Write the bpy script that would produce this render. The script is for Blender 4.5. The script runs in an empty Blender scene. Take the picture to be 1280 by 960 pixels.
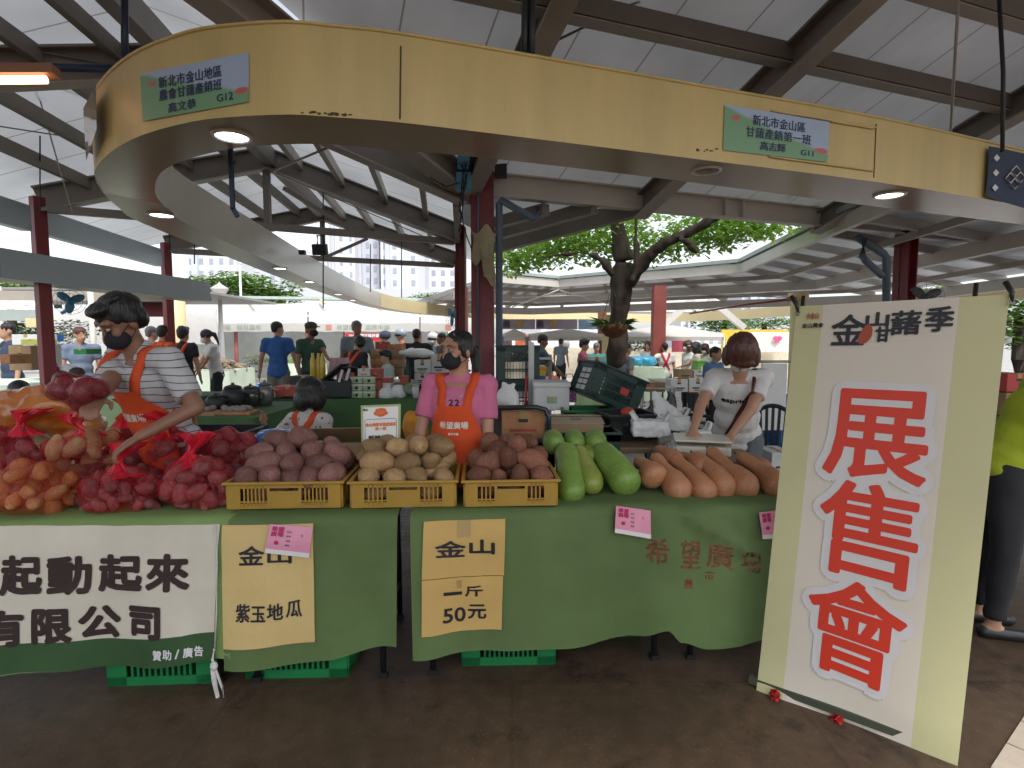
import bpy, bmesh, math, random
from mathutils import Vector, Matrix, Quaternion, noise
from mathutils.bvhtree import BVHTree
R = math.radians
random.seed(11)
sc = bpy.context.scene
COL = sc.collection
V = Vector

# ------------------------------------------------------------------ camera
EYE, FPX, PITCH = 1.5, 700.0, R(4.2)
cam = bpy.data.cameras.new('camera')
cam.sensor_width = 36.0
cam.lens = 36.0 * FPX / 1280.0
cam.clip_start, cam.clip_end = 0.05, 2000
camo = bpy.data.objects.new('camera', cam)
camo.location = (0, 0, EYE)
camo.rotation_euler = (math.pi / 2 - PITCH, 0, 0)
COL.objects.link(camo)
sc.camera = camo
FW = V((0, math.cos(PITCH), -math.sin(PITCH)))
UP = V((0, math.sin(PITCH), math.cos(PITCH)))
def ray(u, v):
    return FW + V((1, 0, 0)) * ((u - 640) / FPX) + UP * ((480 - v) / FPX)
def at(u, v, Y):
    d = ray(u, v)
    return V((0, 0, EYE)) + d * (Y / d.y)
def atz(u, v, z):
    d = ray(u, v)
    return V((0, 0, EYE)) + d * ((z - EYE) / d.z)
def atplane(u, v, p, n):
    d = ray(u, v); o = V((0, 0, EYE))
    return o + d * ((p - o).dot(n) / d.dot(n))

# ------------------------------------------------------------------ materials
MATS = {}
def nt(name):
    m = bpy.data.materials.new(name); m.use_nodes = True
    t = m.node_tree
    return m, t, t.nodes['Principled BSDF']
def N(t, typ, **kw):
    n = t.nodes.new(typ)
    for k, v in kw.items():
        if k.startswith('i_'):
            n.inputs[k[2:].replace('_', ' ')].default_value = v
        else:
            setattr(n, k, v)
    return n
def rgba(c):
    return (c[0], c[1], c[2], 1.0)
def mat(name, c, rough=0.6, var=0.12, scale=6.0, bump=0.0, bscale=40.0, metal=0.0, trans=0.0, coat=0.0, dirt=0.0, stretch=None, spec=0.5, alpha=None, sss=0.0, emit=0.0):
    """procedural surface: colour broken up by two noises, optional bump, grime, translucency"""
    if name in MATS: return MATS[name]
    m, t, b = nt(name)
    L = t.links.new
    tc = N(t, 'ShaderNodeTexCoord')
    mp = N(t, 'ShaderNodeMapping')
    if stretch: mp.inputs['Scale'].default_value = stretch
    L(tc.outputs['Object'], mp.inputs['Vector'])
    n1 = N(t, 'ShaderNodeTexNoise', i_Scale=scale, i_Detail=5.0, i_Roughness=0.6)
    L(mp.outputs[0], n1.inputs['Vector'])
    ramp = N(t, 'ShaderNodeMapRange')
    ramp.inputs[1].default_value, ramp.inputs[2].default_value = 0.3, 0.7
    ramp.inputs[3].default_value, ramp.inputs[4].default_value = 1 - var, 1 + var
    L(n1.outputs['Fac'], ramp.inputs[0])
    mul = N(t, 'ShaderNodeMix', data_type='RGBA', blend_type='MULTIPLY')
    mul.inputs[0].default_value = 1.0
    mul.inputs[6].default_value = rgba(c)
    L(ramp.outputs[0], mul.inputs[7])
    out = mul.outputs[2]
    if dirt > 0:
        n2 = N(t, 'ShaderNodeTexNoise', i_Scale=scale * 0.35, i_Detail=8.0, i_Roughness=0.7)
        L(mp.outputs[0], n2.inputs['Vector'])
        r2 = N(t, 'ShaderNodeMapRange')
        r2.inputs[1].default_value, r2.inputs[2].default_value = 0.45, 0.75
        r2.inputs[3].default_value, r2.inputs[4].default_value = 0.0, dirt
        L(n2.outputs['Fac'], r2.inputs[0])
        mx = N(t, 'ShaderNodeMix', data_type='RGBA')
        mx.inputs[7].default_value = (c[0] * 0.35, c[1] * 0.3, c[2] * 0.25, 1)
        L(r2.outputs[0], mx.inputs[0]); L(out, mx.inputs[6])
        out = mx.outputs[2]
    L(out, b.inputs['Base Color'])
    b.inputs['Roughness'].default_value = rough
    b.inputs['Metallic'].default_value = metal
    b.inputs['Specular IOR Level'].default_value = spec
    b.inputs['Coat Weight'].default_value = coat
    if sss:
        b.inputs['Subsurface Weight'].default_value = sss
        b.inputs['Subsurface Radius'].default_value = (0.012, 0.005, 0.003)
    if emit:
        L(out, b.inputs['Emission Color']); b.inputs['Emission Strength'].default_value = emit
    if bump:
        n3 = N(t, 'ShaderNodeTexNoise', i_Scale=bscale, i_Detail=4.0)
        L(mp.outputs[0], n3.inputs['Vector'])
        bp = N(t, 'ShaderNodeBump', i_Strength=bump, i_Distance=0.01)
        L(n3.outputs['Fac'], bp.inputs['Height'])
        L(bp.outputs[0], b.inputs['Normal'])
    if trans or alpha is not None:
        o = t.nodes['Material Output']
        last = b.outputs[0]
        if trans:
            tr = N(t, 'ShaderNodeBsdfTranslucent'); L(out, tr.inputs['Color'])
            ms = N(t, 'ShaderNodeMixShader'); ms.inputs[0].default_value = trans
            L(last, ms.inputs[1]); L(tr.outputs[0], ms.inputs[2]); last = ms.outputs[0]
        if alpha is not None:
            tp = N(t, 'ShaderNodeBsdfTransparent')
            ms = N(t, 'ShaderNodeMixShader'); ms.inputs[0].default_value = alpha
            L(tp.outputs[0], ms.inputs[1]); L(last, ms.inputs[2]); last = ms.outputs[0]
        L(last, o.inputs[0])
    MATS[name] = m
    return m
def emis(name, c, s):
    if name in MATS: return MATS[name]
    m, t, b = nt(name)
    b.inputs['Base Color'].default_value = rgba(c)
    b.inputs['Emission Color'].default_value = rgba(c)
    b.inputs['Emission Strength'].default_value = s
    MATS[name] = m
    return m

# ------------------------------------------------------------------ mesh builder
class MB:
    def __init__(s):
        s.v, s.f, s.sm, s.mi, s.uv = [], [], [], [], {}
        s.cur = 0
    def add(s, vs, fs, smooth=False):
        b = len(s.v)
        s.v += [V(p) for p in vs]
        for f in fs:
            s.f.append([b + i for i in f]); s.sm.append(smooth); s.mi.append(s.cur)
        return s
    def box(s, c, d, M=None, taper=1.0):
        c = V(c); x, y, z = d[0] / 2, d[1] / 2, d[2] / 2
        vs = [V((sx * x * (taper if sz > 0 else 1), sy * y * (taper if sz > 0 else 1), sz * z)) for sz in (-1, 1) for sy in (-1, 1) for sx in (-1, 1)]
        if M is not None: vs = [M @ p for p in vs]
        return s.add([c + p for p in vs], [(0, 2, 3, 1), (4, 5, 7, 6), (0, 1, 5, 4), (2, 6, 7, 3), (0, 4, 6, 2), (1, 3, 7, 5)])
    def beam(s, p0, p1, w, h, up=(0, 0, 1)):
        p0, p1 = V(p0), V(p1); d = (p1 - p0).normalized(); up = V(up)
        if abs(d.dot(up)) > 0.999: up = V((1, 0, 0))
        x = d.cross(up).normalized(); y = x.cross(d).normalized()
        vs = [p + x * sx * w / 2 + y * sy * h / 2 for p in (p0, p1) for sy in (-1, 1) for sx in (-1, 1)]
        return s.add(vs, [(0, 1, 3, 2), (4, 6, 7, 5), (0, 4, 5, 1), (2, 3, 7, 6), (0, 2, 6, 4), (1, 5, 7, 3)])
    def ibeam(s, p0, p1, w, h, up=(0, 0, 1), t=0.018):
        p0, p1 = V(p0), V(p1); d = (p1 - p0).normalized(); up = V(up)
        if abs(d.dot(up)) > 0.999: up = V((1, 0, 0))
        x = d.cross(up).normalized(); y = x.cross(d).normalized()
        a, b, k = w / 2, h / 2, t / 2
        sec = [(-a, -b), (a, -b), (a, -b + t), (k, -b + t), (k, b - t), (a, b - t), (a, b), (-a, b), (-a, b - t), (-k, b - t), (-k, -b + t), (-a, -b + t)]
        vs = [p + x * q[0] + y * q[1] for p in (p0, p1) for q in sec]
        n = len(sec)
        fs = [(i, (i + 1) % n, n + (i + 1) % n, n + i) for i in range(n)]
        caps = [(0, 1, 2, 11), (2, 3, 10, 11), (3, 4, 9, 10), (4, 5, 8, 9), (5, 6, 7, 8)]
        fs += [tuple(reversed(q)) for q in caps] + [tuple(n + i for i in q) for q in caps]
        return s.add(vs, fs)
    def tube(s, pts, r, n=8, cap=True, smooth=True):
        pts = [V(p) for p in pts]; rs = r if isinstance(r, (list, tuple)) else [r] * len(pts)
        ref = V((0, 0, 1)); vs = []; fs = []
        for i, p in enumerate(pts):
            d = (pts[min(i + 1, len(pts) - 1)] - pts[max(i - 1, 0)])
            d = d.normalized() if d.length > 1e-9 else V((0, 0, 1))
            x = d.cross(ref)
            if x.length < 1e-3: x = d.cross(V((1, 0, 0)))
            x.normalize(); y = d.cross(x).normalized(); ref = y.cross(d) * -1 if False else ref
            for k in range(n):
                a = 2 * math.pi * k / n
                vs.append(p + (x * math.cos(a) + y * math.sin(a)) * rs[i])
        for i in range(len(pts) - 1):
            for k in range(n):
                fs.append((i * n + k, i * n + (k + 1) % n, (i + 1) * n + (k + 1) % n, (i + 1) * n + k))
        if cap:
            fs.append(tuple(reversed(range(n)))); fs.append(tuple((len(pts) - 1) * n + k for k in range(n)))
        return s.add(vs, fs, smooth)
    def lathe(s, prof, c=(0, 0, 0), n=20, M=None, smooth=True, sx=1.0, sy=1.0):
        c = V(c); vs = []; fs = []
        for r, z in prof:
            for k in range(n):
                a = 2 * math.pi * k / n
                p = V((r * math.cos(a) * sx, r * math.sin(a) * sy, z))
                vs.append(c + (M @ p if M is not None else p))
        for i in range(len(prof) - 1):
            for k in range(n):
                fs.append((i * n + k, i * n + (k + 1) % n, (i + 1) * n + (k + 1) % n, (i + 1) * n + k))
        if prof[0][0] > 1e-6: fs.append(tuple(reversed(range(n))))
        if prof[-1][0] > 1e-6: fs.append(tuple((len(prof) - 1) * n + k for k in range(n)))
        return s.add(vs, fs, smooth)
    def ell(s, c, r, M=None, n=14, m=9):
        prof = [(math.sin(math.pi * i / m), -math.cos(math.pi * i / m)) for i in range(m + 1)]
        S = Matrix.Diagonal(V(r))
        MM = (M @ S) if M is not None else S
        return s.lathe(prof, c, n, MM)
    def cap(s, p0, p1, r0, r1, n=12, flat=1.0, side=(1, 0, 0)):
        """tapered capsule; flat squeezes it across 'side'"""
        p0, p1 = V(p0), V(p1); d = p1 - p0; L = d.length
        if L < 1e-6: return s.ell(p0, (r0, r0, r0))
        z = d / L; x = V(side) - z * V(side).dot(z)
        if x.length < 1e-3: x = z.cross(V((0, 1, 0)))
        x.normalize(); y = z.cross(x)
        M = Matrix((x, y, z)).transposed() @ Matrix.Diagonal(V((1, flat, 1)))
        prof = [(r0 * math.sin(a), -r0 * math.cos(a)) for a in [math.pi / 2 * i / 4 for i in range(5)]]
        prof += [(r1 * math.cos(a), L + r1 * math.sin(a)) for a in [math.pi / 2 * i / 4 for i in range(5)]]
        return s.lathe(prof, p0, n, M)
    def grid(s, fn, nu, nv, smooth=True, closed=False):
        vs = [fn(i / nu, j / nv) for j in range(nv + 1) for i in range(nu + 1)]
        fs = [(j * (nu + 1) + i, j * (nu + 1) + i + 1, (j + 1) * (nu + 1) + i + 1, (j + 1) * (nu + 1) + i) for j in range(nv) for i in range(nu)]
        return s.add(vs, fs, smooth)
    def poly(s, pts, smooth=False):
        return s.add(pts, [tuple(range(len(pts)))], smooth)
    def slab(s, pts, off):
        """closed prism from a polygon and an offset vector"""
        n = len(pts); o = V(off); pts = [V(p) for p in pts]
        fs = [tuple(reversed(range(n))), tuple(range(n, 2 * n))] + [(i, (i + 1) % n, n + (i + 1) % n, n + i) for i in range(n)]
        return s.add(pts + [p + o for p in pts], fs)
    def mesh(s, name, mats, inv=None):
        me = bpy.data.meshes.new(name)
        vs = s.v if inv is None else [inv @ p for p in s.v]
        me.from_pydata([tuple(p) for p in vs], [], s.f)
        me.polygons.foreach_set('use_smooth', s.sm)
        for m in (mats if isinstance(mats, (list, tuple)) else [mats]): me.materials.append(m)
        me.polygons.foreach_set('material_index', s.mi)
        me.update()
        return me

def tag(o, label=None, cat=None, group=None, kind=None):
    if label: o['label'] = label
    if cat: o['category'] = cat
    if group: o['group'] = group
    if kind: o['kind'] = kind
    return o
def thing(name, label, cat, loc=(0, 0, 0), rz=0.0, group=None):
    o = bpy.data.objects.new(name, None)
    o.empty_display_size = 0.1
    o.location = loc; o.rotation_euler = (0, 0, rz)
    COL.objects.link(o)
    return tag(o, label, cat, group)
def rootM(o):
    return Matrix.LocRotScale(o.location, o.rotation_euler, o.scale)
def part(name, mb, m, root, world=False, label=None, bevel=0.0, subpart_of=None):
    """mesh part under root; world=True when its vertices are given in world space"""
    inv = None
    top = root
    chain = Matrix.Identity(4)
    r = root
    while r is not None:
        chain = rootM(r) @ chain; r = r.parent
    if world: inv = chain.inverted()
    me = mb.mesh(name, m, inv) if isinstance(mb, MB) else mb
    o = bpy.data.objects.new(name, me)
    COL.objects.link(o); o.parent = root
    if label: o['label'] = label
    if bevel:
        b = o.modifiers.new('bevel', 'BEVEL'); b.width = bevel; b.segments = 2; b.limit_method = 'ANGLE'
    return o
def solo(name, mb, m, label=None, cat=None, group=None, kind=None, bevel=0.0, keep=False):
    """a thing that is one mesh, vertices in world space; origin moved to its base"""
    if keep: c = V((0, 0, 0))
    else:
        xs = [p.x for p in mb.v]; ys = [p.y for p in mb.v]; zs = [p.z for p in mb.v]
        c = V(((min(xs) + max(xs)) / 2, (min(ys) + max(ys)) / 2, min(zs)))
    me = mb.mesh(name, m, Matrix.Translation(-c))
    o = bpy.data.objects.new(name, me); o.location = c
    COL.objects.link(o)
    if bevel:
        b = o.modifiers.new('bevel', 'BEVEL'); b.width = bevel; b.segments = 2; b.limit_method = 'ANGLE'
    return tag(o, label, cat, group, kind)
def copy_tree(o, loc=None, rz=None, label=None, parent=None):
    c = o.copy(); COL.objects.link(c)
    if parent is not None: c.parent = parent
    if loc is not None: c.location = loc
    if rz is not None: c.rotation_euler = (0, 0, rz)
    if label: c['label'] = label
    for ch in list(o.children): copy_tree(ch, parent=c)
    return c

SCR = bpy.data.scenes.new('scratch')
def evaluated(o):
    """mesh of o with modifiers, evaluated alone in a scratch scene so the big scene is not rebuilt"""
    SCR.collection.objects.link(o)
    vl = SCR.view_layers[0]; vl.update()
    me = bpy.data.meshes.new_from_object(o.evaluated_get(vl.depsgraph))
    SCR.collection.objects.unlink(o)
    return me
# ------------------------------------------------------------------ lettering
def glyphs(body, size=1.0, spacing=1.0, align='CENTER'):
    c = bpy.data.curves.new('lettering', 'FONT')
    c.body = body; c.size = size; c.align_x = align; c.space_character = spacing; c.resolution_u = 3
    o = bpy.data.objects.new('lettering', c)
    me = evaluated(o)
    vs = [v.co.copy() for v in me.vertices]; fs = [list(p.vertices) for p in me.polygons]
    bpy.data.objects.remove(o); bpy.data.curves.remove(c); bpy.data.meshes.remove(me)
    return vs, fs
def letter_mb(mb, body, width, height, fn, bold=0.0, nb=8, cut=0.0, lift=0.002, align='C', inner=False):
    """writes body fitted to width x height; fn(x, y, lift) maps glyph plane to the surface"""
    vs, fs = glyphs(body, 1.0)
    if not vs: return mb
    x0, x1 = min(p.x for p in vs), max(p.x for p in vs); y0, y1 = min(p.y for p in vs), max(p.y for p in vs)
    sx = width / (x1 - x0); sy = height / (y1 - y0) if height else sx
    vs = [V(((p.x - (x0 + x1) / 2) * sx, (p.y - (y0 + y1) / 2) * sy, 0)) for p in vs]
    if cut:
        bm = bmesh.new(); bv = [bm.verts.new(p) for p in vs]
        for f in fs:
            try: bm.faces.new([bv[i] for i in f])
            except ValueError: pass
        for ax, w in ((0, width), (1, height or (y1 - y0) * sy)):
            k = -w / 2 + cut
            while k < w / 2:
                co = V((0, 0, 0)); co[ax] = k; no = V((0, 0, 0)); no[ax] = 1
                bmesh.ops.bisect_plane(bm, geom=bm.verts[:] + bm.edges[:] + bm.faces[:], plane_co=co, plane_no=no)
                k += cut
        bm.verts.index_update()
        vs = [v.co.copy() for v in bm.verts]; fs = [[v.index for v in f.verts] for f in bm.faces]
        bm.free()
    offs = [(0, 0)]
    if bold:
        offs += [(bold * math.cos(2 * math.pi * k / nb), bold * math.sin(2 * math.pi * k / nb)) for k in range(nb)]
        if inner: offs += [(bold * .5 * math.cos(2 * math.pi * k / nb), bold * .5 * math.sin(2 * math.pi * k / nb)) for k in range(nb)]
    for i, (ox, oy) in enumerate(offs):
        mb.add([fn(p.x + ox, p.y + oy, lift + i * 0.00006) for p in vs], fs)
    return mb
def planefn(c, x, y):
    c = V(c); x = V(x).normalized(); y = V(y).normalized(); n = x.cross(y)
    return lambda a, b, l: c + x * a + y * b + n * l

# ------------------------------------------------------------------ voxel-fused bodies
def fuse(name, mb, m, voxel, root=None, smooth=6, fac=0.5, disp=None, world=False, label=None, decimate=0.0):
    """grow one continuous surface out of overlapping pieces"""
    me = mb.mesh(name, m)
    o = bpy.data.objects.new(name, me)
    r = o.modifiers.new('r', 'REMESH'); r.mode = 'VOXEL'; r.voxel_size = voxel
    if smooth:
        k = o.modifiers.new('s', 'SMOOTH'); k.iterations = smooth; k.factor = fac
    if decimate:
        d = o.modifiers.new('d', 'DECIMATE'); d.ratio = decimate
    me2 = evaluated(o)
    o.modifiers.clear(); o.data = me2; me2.name = name; COL.objects.link(o)
    me2.materials.clear()
    for mm in (m if isinstance(m, (list, tuple)) else [m]): me2.materials.append(mm)
    bpy.data.meshes.remove(me)
    if disp:
        ns = [v.normal.copy() for v in me2.vertices]      # read first: moving a vertex dirties every normal
        cs = [v.co + disp(v.co, n_) for v, n_ in zip(me2.vertices, ns)]
        me2.vertices.foreach_set('co', [k for c_ in cs for k in c_])
    me2.polygons.foreach_set('use_smooth', [True] * len(me2.polygons))
    me2.update()
    if root is not None:
        if world:
            me2.transform(rootM(root).inverted())
        o.parent = root
    if label: o['label'] = label
    return o
def bvh_of(*objs):
    vs, fs = [], []
    for o in objs:
        b = len(vs); vs += [v.co.copy() for v in o.data.vertices]; fs += [[b + i for i in p.vertices] for p in o.data.polygons]
    return BVHTree.FromPolygons(vs, fs)
# ================================================================== light
SUN_EL, SUN_AZ = 58, 152
w = bpy.data.worlds.new('World'); sc.world = w; w.use_nodes = True
wt = w.node_tree; bg = wt.nodes['Background']
sky = wt.nodes.new('ShaderNodeTexSky'); sky.sky_type = 'NISHITA'; sky.sun_disc = False
sky.sun_elevation = R(SUN_EL); sky.sun_rotation = R(SUN_AZ)
sky.air_density = 1.0; sky.dust_density = 2.0; sky.ozone_density = 1.0; sky.altitude = 50
hs = wt.nodes.new('ShaderNodeHueSaturation'); hs.inputs['Saturation'].default_value = 0.3; hs.inputs['Value'].default_value = 1.85
wt.links.new(sky.outputs[0], hs.inputs['Color']); wt.links.new(hs.outputs[0], bg.inputs['Color'])
bg.inputs['Strength'].default_value = 0.15
sl = bpy.data.lights.new('sun', 'SUN'); sl.energy = 3.2; sl.angle = R(12); sl.color = (1, 0.96, 0.9)
so = bpy.data.objects.new('sun', sl); COL.objects.link(so)
d = V((math.sin(R(SUN_AZ)) * math.cos(R(SUN_EL)), math.cos(R(SUN_AZ)) * math.cos(R(SUN_EL)), math.sin(R(SUN_EL))))
so.rotation_euler = (-d).to_track_quat('-Z', 'Y').to_euler(); so.location = d * 40
sc.view_settings.view_transform = 'Standard'; sc.view_settings.look = 'None'; sc.view_settings.exposure = 0
sc.render.engine = 'CYCLES'
cy = sc.cycles
cy.max_bounces = 9; cy.diffuse_bounces = 6; cy.glossy_bounces = 3; cy.transmission_bounces = 4; cy.transparent_max_bounces = 10
cy.use_denoising = True; cy.sample_clamp_indirect = 6.0
cy.caustics_reflective = False; cy.caustics_refractive = False

# ================================================================== common materials
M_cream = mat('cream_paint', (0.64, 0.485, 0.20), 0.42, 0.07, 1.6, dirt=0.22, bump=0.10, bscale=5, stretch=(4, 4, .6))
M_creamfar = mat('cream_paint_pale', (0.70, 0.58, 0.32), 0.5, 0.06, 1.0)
M_steel = mat('beige_steel', (0.40, 0.36, 0.31), 0.5, 0.1, 2.0, dirt=0.2)
M_raft = mat('brown_grey_steel', (0.25, 0.225, 0.20), 0.55, 0.12, 2.0, dirt=0.25)
M_offw = mat('off_white_steel', (0.60, 0.57, 0.52), 0.45, 0.06, 2.0, dirt=0.15)
M_flange = mat('pale_flange', (.46, .42, .37), .5, .12, 2, dirt=.2)  # paler tone for the strips along beam undersides
M_red = mat('red_oxide_paint', (0.235, 0.034, 0.042), 0.42, 0.15, 4.0, dirt=0.2)
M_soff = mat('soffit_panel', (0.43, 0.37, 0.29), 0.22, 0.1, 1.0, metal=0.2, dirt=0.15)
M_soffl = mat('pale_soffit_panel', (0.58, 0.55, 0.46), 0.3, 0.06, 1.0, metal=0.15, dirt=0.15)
M_blue = mat('pale_blue_fascia', (0.46, 0.54, 0.60), 0.4, 0.08, 1.0, dirt=0.12)
M_navy = mat('dark_blue_pipe', (0.015, 0.025, 0.06), 0.4)
M_grayp = mat('blue_grey_pipe', (0.15, 0.20, 0.27), 0.4, 0.1)
M_wire = mat('black_cable', (0.015, 0.015, 0.016), 0.5)
M_rod = mat('grey_steel_rod', (0.25, 0.23, 0.21), 0.4, metal=0.5)
M_black = mat('black_plastic', (0.018, 0.019, 0.022), 0.45, 0.1)
M_white = mat('white_paint', (0.78, 0.78, 0.76), 0.5, 0.04)

def roof_mat(name, c, trans):
    m, t, b = nt(name); L = t.links.new
    uv = N(t, 'ShaderNodeUVMap'); sep = N(t, 'ShaderNodeSeparateXYZ'); L(uv.outputs[0], sep.inputs[0])
    def wave(per, w):
        a = N(t, 'ShaderNodeMath', operation='DIVIDE'); L(sep.outputs[0], a.inputs[0]); a.inputs[1].default_value = per
        f = N(t, 'ShaderNodeMath', operation='FRACT'); L(a.outputs[0], f.inputs[0])
        k = N(t, 'ShaderNodeMath', operation='LESS_THAN'); L(f.outputs[0], k.inputs[0]); k.inputs[1].default_value = w
        return k, f
    k1, f1 = wave(0.62, 0.022); k2, f2 = wave(0.155, 0.5)
    n = N(t, 'ShaderNodeTexNoise', i_Scale=1.3, i_Detail=6.0); L(uv.outputs[0], n.inputs['Vector'])
    mr = N(t, 'ShaderNodeMapRange'); mr.inputs[1].default_value = .3; mr.inputs[2].default_value = .75; mr.inputs[3].default_value = 1.08; mr.inputs[4].default_value = .8
    L(n.outputs['Fac'], mr.inputs[0])
    mul = N(t, 'ShaderNodeMix', data_type='RGBA', blend_type='MULTIPLY'); mul.inputs[0].default_value = 1; mul.inputs[6].default_value = rgba(c); L(mr.outputs[0], mul.inputs[7])
    mx = N(t, 'ShaderNodeMix', data_type='RGBA'); L(k1.outputs[0], mx.inputs[0]); L(mul.outputs[2], mx.inputs[6]); mx.inputs[7].default_value = (c[0] * .45, c[1] * .43, c[2] * .4, 1)
    L(mx.outputs[2], b.inputs['Base Color']); b.inputs['Roughness'].default_value = 0.45
    s = N(t, 'ShaderNodeMath', operation='SINE'); mm = N(t, 'ShaderNodeMath', operation='MULTIPLY'); L(sep.outputs[0], mm.inputs[0]); mm.inputs[1].default_value = 2 * math.pi / 0.155
    L(mm.outputs[0], s.inputs[0])
    bp = N(t, 'ShaderNodeBump', i_Strength=0.12, i_Distance=0.01); L(s.outputs[0], bp.inputs['Height']); L(bp.outputs[0], b.inputs['Normal'])
    tr = N(t, 'ShaderNodeBsdfTranslucent'); L(mx.outputs[2], tr.inputs['Color'])
    ms = N(t, 'ShaderNodeMixShader'); ms.inputs[0].default_value = trans
    L(b.outputs[0], ms.inputs[1]); L(tr.outputs[0], ms.inputs[2]); L(ms.outputs[0], t.nodes['Material Output'].inputs[0])
    return m
M_roof = roof_mat('white_roof_sheet', (0.74, 0.77, 0.81), 0.22)
M_roof2 = roof_mat('grey_roof_sheet', (0.70, 0.72, 0.75), 0.08)

def sheet(name, polys, m, root, udir, thick=0.03):
    """roof sheet from world polygons with uv = metres along udir / across"""
    mb = MB(); uvs = []
    for pl in polys:
        pl = [V(p) for p in pl]
        mb.poly(pl)
    o = part(name, mb, m, root, world=True)
    me = o.data; uvl = me.uv_layers.new(name='UVMap'); u = V(udir).normalized()
    W = rootM(root)
    for p in me.polygons:
        n = (W.to_3x3() @ p.normal); vv = n.cross(u).normalized()
        for li in p.loop_indices:
            co = W @ me.vertices[me.loops[li].vertex_index].co
            uvl.data[li].uv = (co.dot(u), co.dot(vv))
    return o

# ================================================================== ground
def ground_mat():
    m, t, b = nt('market_floor'); L = t.links.new
    g = N(t, 'ShaderNodeTexCoord'); sep = N(t, 'ShaderNodeSeparateXYZ'); L(g.outputs['Object'], sep.inputs[0])
    n1 = N(t, 'ShaderNodeTexNoise', i_Scale=0.9, i_Detail=8.0, i_Roughness=0.65); L(g.outputs['Object'], n1.inputs['Vector'])
    n2 = N(t, 'ShaderNodeTexNoise', i_Scale=14.0, i_Detail=6.0); L(g.outputs['Object'], n2.inputs['Vector'])
    # worn concrete under the roof near the aisle, pale paving further out
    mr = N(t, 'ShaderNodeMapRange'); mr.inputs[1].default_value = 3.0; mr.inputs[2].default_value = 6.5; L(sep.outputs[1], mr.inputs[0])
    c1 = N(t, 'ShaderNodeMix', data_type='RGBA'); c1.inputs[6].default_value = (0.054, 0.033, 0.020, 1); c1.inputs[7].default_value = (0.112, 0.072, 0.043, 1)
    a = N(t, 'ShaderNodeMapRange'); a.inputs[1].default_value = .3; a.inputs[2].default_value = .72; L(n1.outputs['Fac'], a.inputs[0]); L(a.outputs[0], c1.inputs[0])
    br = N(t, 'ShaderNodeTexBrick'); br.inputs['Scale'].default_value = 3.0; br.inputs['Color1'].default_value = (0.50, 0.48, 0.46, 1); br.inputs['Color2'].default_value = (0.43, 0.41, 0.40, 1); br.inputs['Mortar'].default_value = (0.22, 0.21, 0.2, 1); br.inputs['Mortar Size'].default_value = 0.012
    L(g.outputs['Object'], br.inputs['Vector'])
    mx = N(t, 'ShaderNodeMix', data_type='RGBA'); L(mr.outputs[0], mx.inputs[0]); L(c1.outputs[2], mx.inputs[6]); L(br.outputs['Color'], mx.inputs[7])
    sp = N(t, 'ShaderNodeMapRange'); sp.inputs[1].default_value = .35; sp.inputs[2].default_value = .7; sp.inputs[3].default_value = .8; sp.inputs[4].default_value = 1.12; L(n2.outputs['Fac'], sp.inputs[0])
    mu = N(t, 'ShaderNodeMix', data_type='RGBA', blend_type='MULTIPLY'); mu.inputs[0].default_value = 1; L(mx.outputs[2], mu.inputs[6]); L(sp.outputs[0], mu.inputs[7])
    jt = N(t, 'ShaderNodeTexBrick'); jt.inputs['Scale'].default_value = 0.42; jt.inputs['Mortar Size'].default_value = 0.0035; jt.inputs['Mortar Smooth'].default_value = .3; jt.inputs['Color1'].default_value = (1, 1, 1, 1); jt.inputs['Color2'].default_value = (.93, .93, .93, 1); jt.inputs['Mortar'].default_value = (.84, .83, .82, 1)
    L(g.outputs['Object'], jt.inputs['Vector'])
    m3 = N(t, 'ShaderNodeMix', data_type='RGBA', blend_type='MULTIPLY'); m3.inputs[0].default_value = 1; L(mu.outputs[2], m3.inputs[6]); L(jt.outputs['Color'], m3.inputs[7])
    n4 = N(t, 'ShaderNodeTexNoise', i_Scale=95.0, i_Detail=2.0); L(g.outputs['Object'], n4.inputs['Vector'])
    s4 = N(t, 'ShaderNodeMapRange'); s4.inputs[1].default_value = .62; s4.inputs[2].default_value = .72; s4.inputs[3].default_value = 1; s4.inputs[4].default_value = 1.9; L(n4.outputs['Fac'], s4.inputs[0])
    m4 = N(t, 'ShaderNodeMix', data_type='RGBA', blend_type='MULTIPLY'); m4.inputs[0].default_value = 1; L(m3.outputs[2], m4.inputs[6]); L(s4.outputs[0], m4.inputs[7])
    n5 = N(t, 'ShaderNodeTexNoise', i_Scale=2.3, i_Detail=9.0, i_Roughness=.75); L(g.outputs['Object'], n5.inputs['Vector'])
    s5 = N(t, 'ShaderNodeMapRange'); s5.inputs[1].default_value = .54; s5.inputs[2].default_value = .62; s5.inputs[3].default_value = 1; s5.inputs[4].default_value = .5; L(n5.outputs['Fac'], s5.inputs[0])
    m5 = N(t, 'ShaderNodeMix', data_type='RGBA', blend_type='MULTIPLY'); m5.inputs[0].default_value = 1; L(m4.outputs[2], m5.inputs[6]); L(s5.outputs[0], m5.inputs[7])
    L(m5.outputs[2], b.inputs['Base Color'])
    rr = N(t, 'ShaderNodeMapRange'); rr.inputs[3].default_value = .38; rr.inputs[4].default_value = .75; L(n1.outputs['Fac'], rr.inputs[0]); L(rr.outputs[0], b.inputs['Roughness'])
    bp = N(t, 'ShaderNodeBump', i_Strength=0.25, i_Distance=0.01); L(n2.outputs['Fac'], bp.inputs['Height']); L(bp.outputs[0], b.inputs['Normal'])
    return m
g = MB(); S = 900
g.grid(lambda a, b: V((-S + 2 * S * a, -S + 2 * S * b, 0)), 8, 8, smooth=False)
solo('ground', g, ground_mat(), kind='structure', keep=True)
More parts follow.
